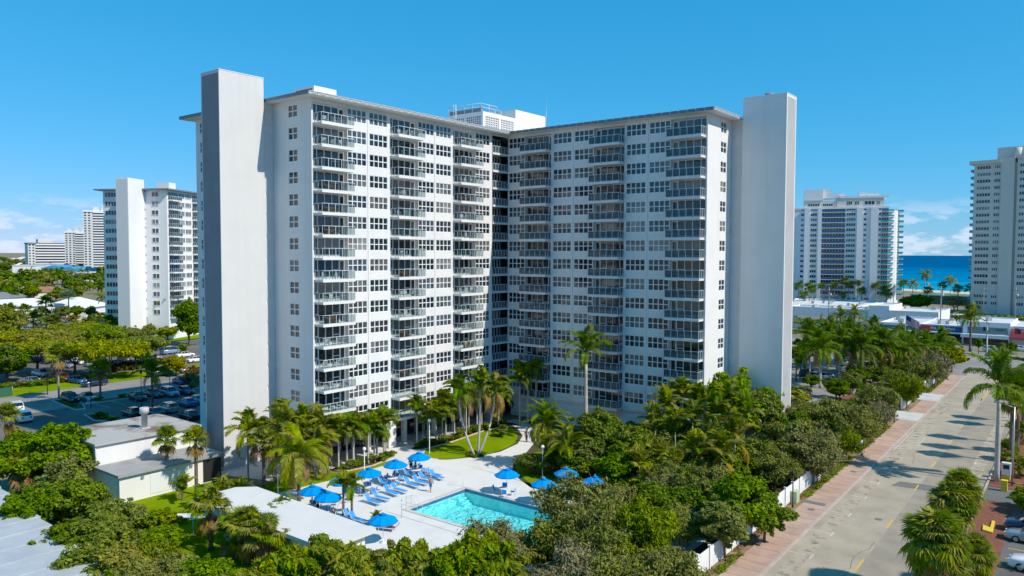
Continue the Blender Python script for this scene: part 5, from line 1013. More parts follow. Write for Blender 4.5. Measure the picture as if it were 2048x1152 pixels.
def second_block():
    cx, cy = (-147.58, 10.00); th = R(29); lx, ly = -7.1, -45.6; root = empty('apartment_building', (cx-(lx*math.cos(th)-ly*math.sin(th)), cy-(lx*math.sin(th)+ly*math.cos(th)), 0), th, 'white apartment block with pale stair tower standing left of the near tower', 'building')
    w = MB().box(-21, -37.9, 0, 0, 0, 44.6); w.build('wall', M['bluewhite'], root)
    MB().box(-23, -39.4, 44.601, 1.5, 1, 45.0).build('roof', M['fascia'], root)
    t = MB().box(-11.0, -45.6, 0, -7.1, -38.3, 47.6).build('stair_tower', M['bluewhite'], root); MB().box(-10.8, -45.62, .3, -7.3, -45.601, 47.2).build('inset_panel', mat('sister_inset_panel', (.60, .61, .63), .8), t)
    MB().box(-6.5, -33, 45.0, -2.5, -29.5, 47.3).build('roof_vent_house', M['bluewhite'], root)
    lv = MB().box(0, 0, 0, 1.5, .05, 2.2).mesh('louver_panel', M['louver'])
    for k in range(1, 15):
        z = fz(k)
        for (a, b, n) in ((-4.9, -2.7, 2), (-20.3, -16.4, 4), (-15.5, -11.9, 4)): fwin(root, a, -37.96, z+.95, b-a, 1.45, n)
        inst('louver_panel', lv, root, (-7.08, -38.25, z+.1), (0, 0, R(90)))
        for y0 in (-37.4, -24.9, -12.6):
            fwin(root, .06, y0, z+.3, 4.9, 2.15, 5, R(90)); fwin(root, .06, y0+5.3, z+.95, 3, 1.5, 4, R(90)); fwin(root, .06, y0+8.8, z+.95, 3, 1.5, 4, R(90))
            b = balcony(root, (0, y0, z), R(90), 5.0, False)
        if k > 2:
            pass
    return root
second_block()
def curved_hotel():
    c = (-29.96, 319.51); ang = math.atan2(-95.27-c[1], 75.3-c[0])+math.pi/2+R(4)
    root = empty('hotel_tower', (c[0], c[1], 0), ang, 'white beachfront tower with dark blue balcony column and turquoise curved balconies', 'building')
    S = 395/1520.0                  # metres per photo pixel at that distance
    X = lambda px: (px-1692)*S
    H = 49.5; n = 17; fh = (H-4)/n
    W = MB(); W.box(X(1588), 0, 0, X(1643), 14, H); W.box(X(1687), 0, 0, X(1752), 14, H); W.box(X(1643), 1.2, 0, X(1687), 14, H); W.box(X(1752), .6, 0, X(1766), 14, H-1.5); W.build('wall', M['bluewhite'], root)
    for a, b in ((1612, 1621), (1637, 1644), (1708, 1718), (1733, 1746)):
        MB().box(X(a), -1.0, 0, X(b), -.002, H+.6).build('fin_wall', M['bluewhite'], root)
    MB().prism([(X(1766), .6), (X(1780), 4), (X(1788), 9), (X(1790), 16), (X(1766), 16)], 0, H-1).build('curved_wall', M['bluewhite'], root)
    sl = MB().box(X(1643), -.4, -.12, X(1687), 1.2, .12).mesh('balcony', M['bluewhite']); rl = MB().box(X(1643), -.4, .12, X(1687), -.3, 1.15).mesh('railing', M['bluerail']); gl = MB().face; 
    cs = [(X(1752), -.9), (X(1764), -1.2), (X(1774), .3), (X(1776), 3.0), (X(1770), 3.2)]
    cs2 = [(X(1772), 6), (X(1794), 6.4), (X(1796), 8.8), (X(1792), 11), (X(1784), 12)]
    m1 = MB().prism([(X(1752), .6)]+cs, -.12, .12).mesh('balcony', M['bluewhite']); m2 = MB().prism(cs2, -.12, .12).mesh('balcony', M['bluewhite'])
    r1 = MB(); r2 = MB()
    for i in range(3): a, b = cs[i], cs[i+1]; r1.face([(*a, .12), (*b, .12), (*b, 1.1), (*a, 1.1)])
    for i in range(3): a, b = cs2[i], cs2[i+1]; r2.face([(*a, .12), (*b, .12), (*b, 1.1), (*a, 1.1)])
    r1 = r1.mesh('railing', M['turq']); r2 = r2.mesh('railing', M['turq'])
    for k in range(n):
        z = 5+k*fh
        fwin(root, X(1605), -.06, z+.9, 1.6, 1.2, 1); fwin(root, X(1623), -.06, z+.8, 3.1, 1.5, 3); fwin(root, X(1689), -.06, z+.8, 4.3, 1.5, 4); fwin(root, X(1720), -.06, z+.9, 1.4, 1.3, 1); fwin(root, X(1747)-.0, -.06, z+.8, 1.2, 1.5, 1)
        fwin(root, X(1753), .54, z+.6, 3.0, 1.8, 3); fwin(root, X(1643)+.1, 1.14, z+.25, X(1687)-X(1643)-.2, 2.2, 8)
        b = inst('balcony', sl, root, (0, 0, z)); inst('railing', rl, b); b = inst('balcony', m1, root, (0, 0, z)); inst('railing', r1, b); b = inst('balcony', m2, root, (0, 0, z)); inst('railing', r2, b)
    MB().box(X(1588), -.3, H+.001, X(1766), 14, H+1.0).build('parapet', M['bluewhite'], root)
    p = MB().box(X(1611), 2, H+1, X(1672), 12, H+4.5).box(X(1672), 1.5, H+1, X(1756), 12, H+5.5).build('setback_storey', M['cream'], root)
    for (a, b) in ((1690, 1700), (1704, 1712), (1722, 1740), (1744, 1750)): fwin(root, X(a), 1.45, H+2, X(b)-X(a), 2, 3)
    for (a, b) in ((1618, 1640), (1646, 1664)): fwin(root, X(a), 1.95, H+1.5, X(b)-X(a), 1.5, 5)
    MB().box(X(1611), 1.6, H+4.6, X(1646), 11, H+10.2).build('roof_block', M['bluewhite'], root); MB().box(X(1646)+.01, 3, H+5.6, X(1660), 9, H+10.4).box(X(1660)+.01, 3, H+5.6, X(1686), 9, H+8.2).build('roof_block', M['bluewhite'], root)
    MB().box(X(1676), 1.2, H+5.55, X(1764), 12.3, H+6.6).build('screen_wall', M['bluewhite'], root); MB().box(X(1712), 3, H+6.61, X(1724), 9, H+9).box(X(1726), 3, H+6.61, X(1748), 9, H+8).build('roof_block', M['bluewhite'], root)
    g = MB()
    for i in range(14): g.box(X(1600)+i*2.7, -.3, .2, X(1600)+i*2.7+1.6, -.02, 3.8)
    g.build('ground_floor_glass', M['glass'], root)['kind'] = 'stuff'
curved_hotel()
def beige_tower():
    c = (27.81, 299.01); ang = math.atan2(-95.27-c[1], 75.3-c[0])+math.pi/2-R(14)
    root = empty('apartment_tower', (c[0], c[1], 0), ang, 'tall beige apartment tower with turquoise balcony tips at the right edge', 'building')
    S = 340/1520.0/math.cos(R(14)); X = lambda px: (px-1940)*S
    H = 66.0; n = 21; fh = 2.98
    MB().box(X(1940), 0, 0, X(1986), 22, H).box(X(1986), -.9, 0, X(2007), 22, H+2.2).box(X(2011), 0, 0, X(2110), 22, H+1.5).box(X(2007), 1.0, 0, X(2011), 22, H).build('wall', M['cream'], root)
    MB().box(X(1933), -1.6, H+.002, X(1986)-.02, 23, H+1.5).build('roof_overhang', M['cream'], root); MB().box(X(2011)+.02, -.8, H+1.51, X(2110), 23, H+3.0).build('roof_overhang', M['cream'], root)
    MB().box(X(1975), 3, H+1.52, X(2060), 16, H+7).build('roof_block', M['cream'], root); MB().lathe([(1.5, 0), (1.5, 4.9)], (X(2009), 3, H+1.5), 14).build('roof_drum', M['cream'], root)
    sl = MB().prism([(X(1933.5), 1), (X(1940)-.01, 1), (X(1940)-.01, 6), (X(1933.5), 6)], -.12, .12).mesh('balcony', M['cream']); rl = MB().box(X(1933.5), .95, .12, X(1940)-.02, 1.0, 1.1).box(X(1933.5), 1.01, .12, X(1933.5)+.06, 6, 1.1).mesh('railing', M['turq'])
    for k in range(n):
        z = 3.2+k*fh
        if k == 2: continue
        fwin(root, X(1945), -.06, z+.9, X(1968)-X(1945), 1.5, 5); fwin(root, X(1974), -.06, z+.9, X(1985)-X(1974)-.3, 1.5, 3); fwin(root, X(2015), -.06, z+.9, X(2027)-X(2015), 1.5, 3); fwin(root, X(2035), -.06, z+.9, X(2052)-X(2035), 1.5, 4); fwin(root, X(2060), -.06, z+.9, 5, 1.5, 4)
        b = inst('balcony', sl, root, (0, 0, z)); inst('railing', rl, b)
beige_tower()
# far towers at left: banded slabs
def banded(name, px0, px1, pxs, base, d, H, n, label, side=.45, wall='tower', bands='grey', ang=0.0, roofbits=(), sidecol=None):
    """front from px0..pxs shaded end, pxs..px1 banded face; d metres away"""
    c = base; a = math.atan2(-95.27-c[1], 75.3-c[0])+math.pi/2+R(ang); root = empty(name, (c[0], c[1], 0), a, label, 'building'); S = d/1520.0
    w = (px1-px0)*S; fh = (H-3)/n
    MB().box(0, 0, 0, w, 16, H).build('wall', M[wall], root)
    xs = (pxs-px0)*S
    bm = MB().box(xs, -.5, 0, w, -.001, fh*.5).mesh('window_band', M['glass']); pm = MB().box(xs, -1.1, fh*.52, w+.2, -.002, fh*.62).box(xs, -1.15, fh*.5, w+.2, -1.1, fh*.95).mesh('balcony', M['bluewhite'])
    sm = MB()
    for i in range(max(1, int(xs/4))): sm.box(1+i*4, -.25, fh*.3, 3+i*4, -.001, fh*.75)
    smm = sm.mesh('window_band', M['glass']) if xs > 3 else None
    for k in range(n):
        z = 2+k*fh; inst('window_band', bm, root, (0, 0, z)); inst('balcony', pm, root, (0, 0, z))
        if smm: inst('window_band', smm, root, (0, 0, z))
    for (x0, x1, h) in roofbits: MB().box((x0-px0)*S, 2, H+.002, (x1-px0)*S, 12, H+h).build('roof_block', M[wall], root)
    MB().box(-.4, -.8, H-1.4, w+.4, 16.3, H+.4).build('roof_parapet', M['bluewhite' if H > 50 else 'greyroof'], root)
banded('hotel_slab', 57, 121, 70, (-1015.81, 291.60), 1000, 38, 10, 'low wide hotel slab with horizontal bands on the left skyline', ang=12, roofbits=((75, 100, 5),))
banded('apartment_tower', 131, 172, 150, (-958.20, 312.92), 980, 52, 17, 'pale blue-grey tower block left of the taller one on the skyline', ang=-8, roofbits=((135, 142, 4), (148, 154, 6), (160, 168, 5)))
banded('apartment_tower', 169, 214, 186, (-851.88, 291.17), 900, 74, 24, 'tallest skyline tower with dark left face and white banded right side', ang=-4, roofbits=((186, 196, 5), (200, 210, 5)))
banded('apartment_tower', 212, 222, 213, (-643.27, 222.63), 700, 42, 12, 'slim pale tower peeping beside the second block', ang=0)
# ---------------------------------------------------------------- low houses
def house(name, p0, p1, depth, eave, ridge, wall, roof, label, hip=True, wins=0, flat=False, awn=None):
    v = Vector(p1)-Vector(p0); w = v.length; a = math.atan2(v.y, v.x); root = empty(name, (p0[0], p0[1], 0), a, label, 'house')
    MB().box(0, 0, 0, w, depth, eave).build('wall', M[wall], root); o = .7
    rb = MB()
    if flat: rb.box(-.3, -.3, eave+.001, w+.3, depth+.3, ridge)
    else:
        h = min(depth/2, w/2)*(1 if hip else 0); A = [(-o, -o, eave+.01), (w+o, -o, eave+.01), (w+o, depth+o, eave+.01), (-o, depth+o, eave+.01)]; B = [(h-o*hip, depth/2, ridge), (w-h+o*hip, depth/2, ridge)]
        rb.face([A[0], A[1], B[1], B[0]]); rb.face([A[2], A[3], B[0], B[1]]); rb.face([A[1], A[2], B[1]]); rb.face([A[3], A[0], B[0]]); rb.face(A[::-1])
    r = rb.build('roof', M[roof], root)
    for i in range(wins): fwin(root, 1+i*(w-2)/wins, -.06, eave*.45, min(2.2, (w-2)/wins*.6), eave*.36, 2)
    return root
r_ = house('motel', (-235.30, 0.71), (-239.72, 28.58), 16, 6.0, 8.6, 'bluewhite', 'wroof', 'long two-storey white motel with white hipped roof at left', True, 12)
MB().box(0, -1.4, 2.9, 34, -.07, 3.1).box(0, -1.4, 3.1, 34, -1.3, 4.0).build('gallery', M['bluewhite'], r_)
house('house', (-233.63, 33.68), (-245.41, 48.31), 18, 4.6, 8.5, 'bluewhite', 'wroof', 'white house with pale hipped roof left of the second block', True, 1)
house('house', (-345.17, 41.54), (-360.56, 57.77), 12, 3.4, 6.2, 'bluewhite', 'greyroof', 'house with grey gabled roof behind the white motel', False, 2)
house('house', (-404.93, 77.48), (-411.19, 99.07), 15, 3, 6, 'cream', 'brick', 'low house with terracotta roof among the trees at left', True, 0)
house('house', (-443.89, 70.70), (-463.31, 83.42), 14, 3, 6, 'bluewhite', 'wroof', 'white-roofed house at the left edge', True, 0); house('house', (-464.67, 82.23), (-479.62, 93.39), 14, 3, 6, 'bluewhite', 'wroof', 'second white-roofed house near the left edge', True, 0); house('house', (-461.11, 93.21), (-471.16, 100.80), 10, 3, 5, 'bluewhite', 'wroof', 'small white-roofed house among the palms', True, 0); house('house', (-406.71, 89.13), (-422.18, 104.04), 12, 3, 5.4, 'cream', 'brownroof', 'brown-roofed house among the trees at left', True, 0)
for a, b, c_, lb, wl in [(((-823.52, 239.21), (-833.42, 254.90)), 10, 13, 'blue-roofed hall, the leftmost of three', 0), (((-757.97, 231.85), (-778.61, 257.59)), 10, 13, 'blue-roofed hall in the middle', 0), (((-660.04, 207.24), (-673.73, 230.21)), 9, 13, 'blue-roofed hall with white end wall, the nearest', 0)]: house('hall', a[0], a[1], 22, b, c_, 'bluewhite', 'blueroof', lb, False, 3)
house('hall', (-778.05, 213.06), (-804.58, 233.11), 20, 12, 13, 'bluewhite', 'roofing', 'flat white hall left of the blue roofs', flat=True); house('hall', (-814.98, 247.29), (-828.12, 259.94), 20, 13, 14, 'bluewhite', 'roofing', 'flat white hall between the blue roofs', flat=True); house('hall', (-621.52, 193.80), (-637.24, 211.32), 14, 8, 9, 'bluewhite', 'roofing', 'plain white building below the nearest blue roof', flat=True)
rr = random.Random(4)
for i, (x, y, w) in enumerate([(10, 525, 14), (30, 521, 12), (22, 528, 10), (42, 526, 9), (38, 518, 12), (50, 520, 8), (14, 518, 10), (30, 536, 10), (60, 524, 6), (2, 522, 10)]):
    p = [(-2113.46, 628.30), (-2624.40, 824.86), (-1827.95, 545.43), (-1990.68, 621.55), (-3214.28, 1039.62), (-2781.84, 908.22), (-3233.86, 1005.69), (-1341.84, 387.44), (-2189.20, 711.86), (-2491.81, 743.14)][i]; d = math.hypot(p[0]-75, p[1]+95); house('house', p, (p[0]+w*d/1520*.8, p[1]+w*d/1520*.6), 14, 5, 8.5, ['bluewhite', 'cream'][i % 2], ['brick', 'wroof', 'brownroof'][i % 3], 'distant house roof on the left horizon, %s' % ['red-brown left', 'white', 'brown', 'red-brown', 'white far', 'brown far', 'red far left', 'white near', 'brown beside the hotel slab', 'red at the edge'][i], True, 0)
# ---------------------------------------------------------------- shops and beach buildings at right
_ac = MB().box(-.9, -.6, 0, .9, .6, 1.1).mesh('rooftop_unit', mat('ac_unit_grey', (.45, .46, .46), .6)); _acf = MB().lathe([(.38, 0), (.38, .08)], seg=10).mesh('fan_cover', M['black'])
def ac(x, y, z, rz, lb):
    o = inst('rooftop_unit', _ac, None, (x, y, z), (0, 0, rz)); tag(o, 'grey air conditioning unit on the '+lb, 'air conditioner', 'air conditioners on the shop roofs'); inst('fan_cover', _acf, o, (0, 0, 1.1))
def shop(x0, x1, y0, y1, h, label, par=.5, wall='bluewhite', roof='roofing', cat='shop', acs=0, lb=''):
    root = empty('shop_building', (x0, y0, 0), 0, label, cat); w = x1-x0; d = y1-y0
    MB().box(0, 0, 0, w, d, h).build('wall', M[wall], root); MB().box(.3, .3, h+.001, w-.3, d-.3, h+.03).build('roof', M[roof], root)
    if par: MB().box(0, 0, h+.001, w, .28, h+par).box(0, d-.28, h+.001, w, d, h+par).box(0, .281, h+.001, .28, d-.281, h+par).box(w-.28, .281, h+.001, w, d-.281, h+par).build('parapet', M[wall], root)
    q = random.Random(int(x0*7)+3)
    for i in range(acs): ac(x0+w*q.uniform(.1, .9), y0+d*q.uniform(.3, .9), h+.03, q.uniform(0, 3), lb)
    return root
shop(-46, -7, 238, 298, 3.6, 'flat white shop block below the curved hotel, leftmost', .5, acs=12, lb='leftmost white shop block')
shop(-28, 4, 224, 237.5, 4.0, 'flat white shop block with long white side wall', .6, acs=6, lb='long white shop block')
shop(4.2, 11.5, 217, 240, 6.2, 'tall white box shop in the middle of the row', .5, acs=0)
shop(11.6, 28, 216, 242, 4.6, 'low white shop with pale roof right of the tall box', .6, acs=2, lb='pale shop roof')
r_ = shop(-12, 20.4, 178, 190, 3.6, 'row of low shops with brown roofs behind the palms', 0, 'cream', 'brownroof')
r_ = shop(20.5, 31.8, 160.4, 190, 4.6, 'blue-fronted shop with white parapet beside the framing shop', .6, acs=3, lb='blue-fronted shop')
MB().box(0, -.1, 3.2, 11.3, -.002, 4.4).build('blue_fascia', M['bluerail'], r_); MB().box(0, -1.2, 2.9, 11.3, -.11, 3.15).build('canopy', M['bluewhite'], r_)
r_ = shop(31.9, 42.9, 160, 184, 4.9, 'framing shop with red and blue sign band and flat pale roof', .4, acs=5, lb='framing shop roof')
M['signred'] = mat('sign_red', (.42, .02, .035), .5); M['signblue'] = mat('sign_blue', (.02, .085, .22), .5); M['signwhite'] = mat('sign_white', (.82, .82, .82), .5)
sb = MB(); sb.box(0.02, -.2, 3.35, 3.3, -.002, 4.95).build('sign_panel', M['signred'], r_); sb2 = MB().box(3.301, -.2, 3.35, 10.98, -.002, 4.95).build('sign_panel', M['signblue'], r_)
def lettering(txt, parent, loc, size, m, rz=0.0):
    c = bpy.data.curves.new('lettering', 'FONT'); c.body = txt; c.size = size; c.extrude = .02; c.align_x = 'LEFT'
    o = bpy.data.objects.new('lettering', c); COL.objects.link(o); dg = bpy.context.evaluated_depsgraph_get(); me = bpy.data.meshes.new_from_object(o.evaluated_get(dg)); bpy.data.objects.remove(o); me.materials.clear(); me.materials.append(m)
    return inst('lettering', me, parent, loc, (R(90), 0, rz))
lettering('SFA FRAMING', r_, (2.6, -.225, 3.85), 1.06, M['signwhite'])
MB().box(0, -1.6, 2.95, 11.0, -.002, 3.3).build('canopy', M['bluewhite'], r_); MB().box(.3, -.1, .2, 10.7, -.003, 2.9).build('shop_window', M['glass'], r_)
r_ = shop(43, 54.6, 159, 182, 6.4, 'white two-storey shop with large upper window behind the traffic signal', .4, acs=2, lb='white two-storey shop')
MB().box(1.2, -.08, 3.5, 11.0, -.002, 5.3).build('upper_window', mat('pale_shop_glass', (.16, .22, .25), .15), r_); MB().box(-.3, -1.8, 2.3, 11.5, -.003, 3.3).build('canopy', M['bluewhite'], r_); MB().box(.3, -.1, .2, 11.2, -.004, 2.2).build('shop_window', M['glass'], r_)
r_ = shop(54.7, 76, 159.5, 182, 5.6, 'shop with dark red awning at the right edge', .4); MB().prism([(0, 0), (20, 0), (20, -2.4), (0, -2.4)], 2.5, 2.9).build('awning_valance', mat('awning_pink', (.45, .10, .12), .8), r_)
a_ = MB(); a_.face([(0, -2.4, 2.91), (20, -2.4, 2.91), (20, -.01, 5.2), (0, -.01, 5.2)]); a_.build('awning', mat('awning_red', (.22, .02, .03), .8), r_)
# low green pavilion and sea wall
_p = (-7.12, 359.95); r_ = empty('pavilion', (_p[0], _p[1], 0), R(-8), 'long low dark green building in front of the sea', 'building'); MB().box(0, 0, 0, 32, 10, 4.2).build('wall', mat('pavilion_green', (.03, .12, .09), .8), r_); MB().box(-.5, -.5, 4.201, 32.5, 10.5, 4.7).build('roof', mat('pavilion_roof', (.05, .20, .13), .7), r_)
# ---------------------------------------------------------------- utility building, cabana, stepped roof, fence
def utility():
    r = empty('utility_building', (-9.75, -59, 0), 0, 'flat-roofed white service building with a big metal chimney beside the grey tower', 'building')
    MB().box(-9.6, 0, 0, 0, 11.6, 5.2).build('wall', M['white'], r); ro = MB().box(-9.9, -.3, 5.201, .35, 11.9, 5.45).build('roof', mat('weathered_roof', (.42, .41, .39), .9, .2, col2=(.20, .15, .12), scale=.22, detail=8, lo=.5, hi=.62), r)
    MB().box(.001, -.2, 0, 5.6, 11.2, 2.85).build('annex_wall', M['white'], r); MB().box(.36, -.5, 2.851, 6.0, 11.4, 3.1).build('annex_roof', mat('annex_roofing', (.36, .36, .355), .9, .2, var=.25, scale=.5), r)
    c = MB().lathe([(.33, 0), (.33, 1.75), (.52, 1.77), (.52, 2.4), (.48, 2.43)], (-3.2, 6.8, 5.45), 16).build('chimney', M['steel2'], r); MB().box(-3.7, 6.3, 5.452, -2.7, 7.3, 5.55).build('chimney_curb', M['steel2'], r)
    d = MB().box(5.601, 9.0, .1, 5.64, 11.2, 2.6).build('doorway', M['dark'], r); MB().box(5.605, 3, .3, 5.64, 6.4, 2.4).build('door', M['louver'], r)
    for y in (2.0, 7.4): MB().box(5.605, y, 2.2, 5.75, y+.3, 2.45).build('wall_lamp', M['grey'], r)
    MB().tube([(.2, -.15, 2.9), (.2, -.15, 5.0)], .06, 6).build('downpipe', M['steel2'], r)
M['steel2'] = mat('painted_steel', (.55, .56, .57), .5, var=.15, scale=1.5); utility()
r_ = empty('cabana', (8.8, -58.4, 0), 0, 'long low pool cabana with a plain white flat roof', 'building')
MB().box(.6, .6, 0, 18.7, 4.6, 2.75).build('wall', M['white'], r_); MB().prism([(0, 0), (19.3, 0), (19.3, 5.3), (1.5, 5.8), (0, 4.4)], 2.751, 3.08).build('roof', mat('cabana_roofing', (.66, .65, .63), .8, .2, var=.06, scale=.6), r_)
r_ = empty('stepped_roof_building', (2, -75, 0), 0, 'pale metal roof with stepped edge in the lower left corner', 'building')
M['mroof'] = mat('pale_metal_roof', (.46, .485, .51), .5, .3, var=.15, scale=.5)
for i in range(12):
    x = -14+i*3.05; y1 = 6.75-.25*i; MB().box(x, -40, 2.85+.0*i, x+3.04, y1, 3.15-.09*(i % 2)*.0).build('roof_panel', M['mroof'], r_); 
    MB().box(x+.02, -40, 3.151, x+.1, y1-.02, 3.2).build('roof_seam', M['mroof'], r_)
MB().box(-13, -40, 0, 22, 2.2, 2.84).build('wall', M['white'], r_)
M['fence'] = mat('white_fence_panel', (.76, .76, .76), .7, var=.08, scale=.8)
def fence():
    r = empty('garden_fence', (49.7, 0, 0), 0, 'long white panel fence between the garden and the pavement', 'fence')
    pm = MB().box(-.03, 0, .08, .03, 2.2, 1.85).mesh('fence_panel', M['fence']); po = MB().box(-.09, -.09, 0, .09, .09, 2.0).box(-.12, -.12, 2.0, .12, .12, 2.06).mesh('fence_post', M['fence'])
    for i in range(64):
        y = -66+i*2.45
        if 35 < y+1.2 < 44.5 or 54.5 < y+1.2 < 65.5: continue
        x = RX(0, y); inst('fence_panel', pm, r, (x, y+.1, 0), (0, 0, .015)); inst('fence_post', po, r, (x, y, 0))
fence()

# ---------------------------------------------------------------- pool furniture
M['umb'] = mat('blue_umbrella_fabric', (.0, .30, .84), .8, .05, trans=.2); M['sling'] = mat('blue_sling_fabric', (.05, .30, .68), .8, .1); M['wtube'] = mat('white_tube', (.78, .78, .78), .35); M['tabtop'] = mat('white_table_top', (.72, .72, .70), .4)
def build_umbrella():
    r = empty('pool_umbrella', (0, 0, 0)); n = 8; Rr = 1.38
    MB().lathe([(.025, 0), (.025, 2.62)], seg=8).build('pole', M['wtube'], r); MB().lathe([(.3, 0), (.3, .06), (.06, .1), (.05, .35)], seg=12).build('base', M['wtube'], r)
    V = []; F = MB(); F.m = 0; da = math.pi/n
    rows = []
    for t, z in ((.06, 2.60), (.36, 2.47), (.7, 2.27), (1.0, 2.05)):
        ro = []
        for s in (-1, 0, 1): sag = .0 if s else .03+.03*t; ro.append((Rr*t*math.cos(s*da)*(1 if s else math.cos(da)*1.0), Rr*t*math.sin(s*da), z-sag*t))
        rows.append(ro)
    for i in range(3):
        for j in range(2): F.face([rows[i][j], rows[i+1][j], rows[i+1][j+1], rows[i][j+1]])
    for j in range(2): a, b = rows[3][j], rows[3][j+1]; F.face([a, (a[0]*1.0, a[1], a[2]-.12), (b[0], b[1], b[2]-.12), b])
    pm = F.mesh('canopy_panel', M['umb'])
    for i in range(n): inst('canopy_panel', pm, r, (0, 0, 0), (0, 0, i*2*da))
    MB().lathe([(.36, 2.56), (.12, 2.70), (.02, 2.76)], seg=8).build('vent_cap', M['umb'], r); MB().ball((0, 0, 2.8), .045).build('finial', M['wtube'], r)
    rb = MB()
    for i in range(n): a = (i+.5)*2*da; rb.tube([(0, 0, 2.52), (Rr*.98*math.cos(a), Rr*.98*math.sin(a), 2.02)], .012, 4, False)
    rb.build('rib', M['wtube'], r)['kind'] = 'stuff'
    return r
def build_lounger():
    r = empty('sun_lounger', (0, 0, 0)); f = MB()
    for y in (-.3, .3):
        f.tube([(-.55, y, .34), (1.25, y, .34)], .022, 5).tube([(-.55, y, .34), (-.98, y, .86)], .022, 5)
    for y in (-.33, .33):
        for x in (-.4, 1.05): pass
    f.build('frame', M['wtube'], r)
    lg = MB().tube([(0, -.33, 0), (.06, -.31, .34)], .022, 5).mesh('leg', M['wtube'])
    for x in (-.45, 1.0):
        inst('leg', lg, r, (x, 0, 0)); inst('leg', lg, r, (x, 0, 0), (0, 0, 0), (1, -1, 1))
    s = MB()
    for i in range(12): x = -.53+i*.148; s.box(x, -.29, .35, x+.128, .29, .362)
    s.build('seat', M['sling'], r)['kind'] = 'stuff'; b = MB()
    for i in range(5):
        t0, t1 = i/5+.01, (i+1)/5-.02; p = lambda t: (-.55-.43*t, .36+.52*t); (x0, z0), (x1, z1) = p(t0), p(t1); b.face([(x0, -.29, z0), (x0, .29, z0), (x1, .29, z1), (x1, -.29, z1)]); b.face([(x0-.01, -.29, z0-.01), (x1-.01, -.29, z1-.01), (x1-.01, .29, z1-.01), (x0-.01, .29, z0-.01)])
    b.build('backrest', M['sling'], r)['kind'] = 'stuff'; return r
def build_chair():
    r = empty('pool_chair', (0, 0, 0)); f = MB()
    for y in (-.26, .26): f.tube([(.25, y, 0), (.22, y, .62), (-.22, y, .64), (-.3, y, 0)], .018, 5); f.tube([(-.2, y, .42), (-.34, y, .95)], .018, 5)
    f.tube([(-.34, -.26, .95), (-.34, .26, .95)], .018, 5); f.build('frame', M['wtube'], r)
    MB().box(-.2, -.25, .41, .24, .25, .43).build('seat', M['sling'], r); b = MB(); b.face([(-.21, -.25, .46), (-.21, .25, .46), (-.335, .25, .92), (-.335, -.25, .92)]); b.build('backrest', M['sling'], r); return r
def build_table():
    r = empty('pool_table', (0, 0, 0)); MB().lathe([(.58, .70), (.6, .72), (.58, .745)], seg=16).build('tabletop', M['tabtop'], r); l = MB().tube([(.45, 0, 0), (.3, 0, .70)], .022, 5).mesh('leg', M['wtube'])
    for i in range(4): inst('leg', l, r, (0, 0, 0), (0, 0, i*math.pi/2+.4))
    return r
_u = build_umbrella(); _l = build_lounger(); _c = build_chair(); _t = build_table(); _first = set()
def put(proto, xy, rz, label, cat, group, z=.021):
    o = proto if id(proto) not in _first else tree_copy(proto); _first.add(id(proto)); o.location = (xy[0], xy[1], z); o.rotation_euler = (0, 0, rz); return tag(o, label, cat, group)
UMB = [((12.40, -32.38), 'behind the standing couple, nearest the oval lawn'), ((12.61, -36.33), 'second from the oval lawn'), ((12.88, -40.43), 'third from the oval lawn'), ((12.88, -44.20), 'fourth from the oval lawn, right of the coconut palm'), ((13.12, -48.14), 'at the coconut palm, by the cabana roof'), ((15.87, -48.39), 'tucked behind the small twin palms'), ((24.87, -49.40), 'lowest in the picture, over the reclining sunbather'), ((24.81, -31.40), 'standing alone right of the pool'), ((29.64, -27.06), 'hidden behind the wispy tree, upper left'), ((33.64, -27.64), 'hidden behind the wispy tree, upper right'), ((36.32, -31.31), 'hidden behind the wispy tree, lower right'), ((29.96, -31.71), 'beside the wispy tree, its shadow on the deck'), ((45.27, -30.25), 'far right beside the vivid green tree')]
rr = random.Random(9); _tables = []
for i, (xy, lb) in enumerate(UMB):
    put(_u, xy, rr.uniform(0, 1), 'blue octagonal pool umbrella '+lb, 'umbrella', 'blue pool umbrellas', .021 if i < 12 else 0)
    tx = (xy[0]+.1, xy[1]+.05)
    if i != 6:
        put(_t, (tx[0], tx[1]-.65), 0, 'round white table under the umbrella '+lb, 'table', 'white pool tables')
        for k in range(4 if i < 8 else 2): a = k*1.57+.5+rr.uniform(-.2, .2); put(_c, (tx[0]+.95*math.cos(a), tx[1]-.65+.95*math.sin(a)), a+math.pi, 'blue sling chair under the umbrella '+lb, 'chair', 'blue sling chairs')
        _tables.append(tx)
LNG = [(12.79, -40.15), (12.52, -37.85), (15.39, -39.62), (15.40, -38.52), (15.88, -41.57), (16.07, -42.85), (12.09, -35.07), (12.47, -33.77), (12.39, -32.55), (12.17, -31.16), (15.10, -36.27), (15.19, -35.02), (14.78, -33.66), (15.19, -32.35), (14.19, -31.89), (19.10, -47.38), (18.04, -47.35)]
for i, xy in enumerate(LNG): put(_l, xy, rr.uniform(-.12, .1), 'blue strap sun lounger, ' + ['beside the twin palms', 'below the third umbrella', 'front row second', 'front row third', 'front row first', 'lowest of the block', 'near the seated woman', 'behind the seated woman', 'right of the standing couple', 'furthest back', 'middle row first', 'middle row second', 'middle row third', 'beside the walking man', 'behind the walking man', 'right at the twin palm trunks', 'behind the twin palm trunks'][i], 'lounger', 'blue sun loungers')
_r = put(_l, (23.19, -47.01), R(200), 'sun lounger with a red towel under the lowest umbrella', 'lounger', 'blue sun loungers')
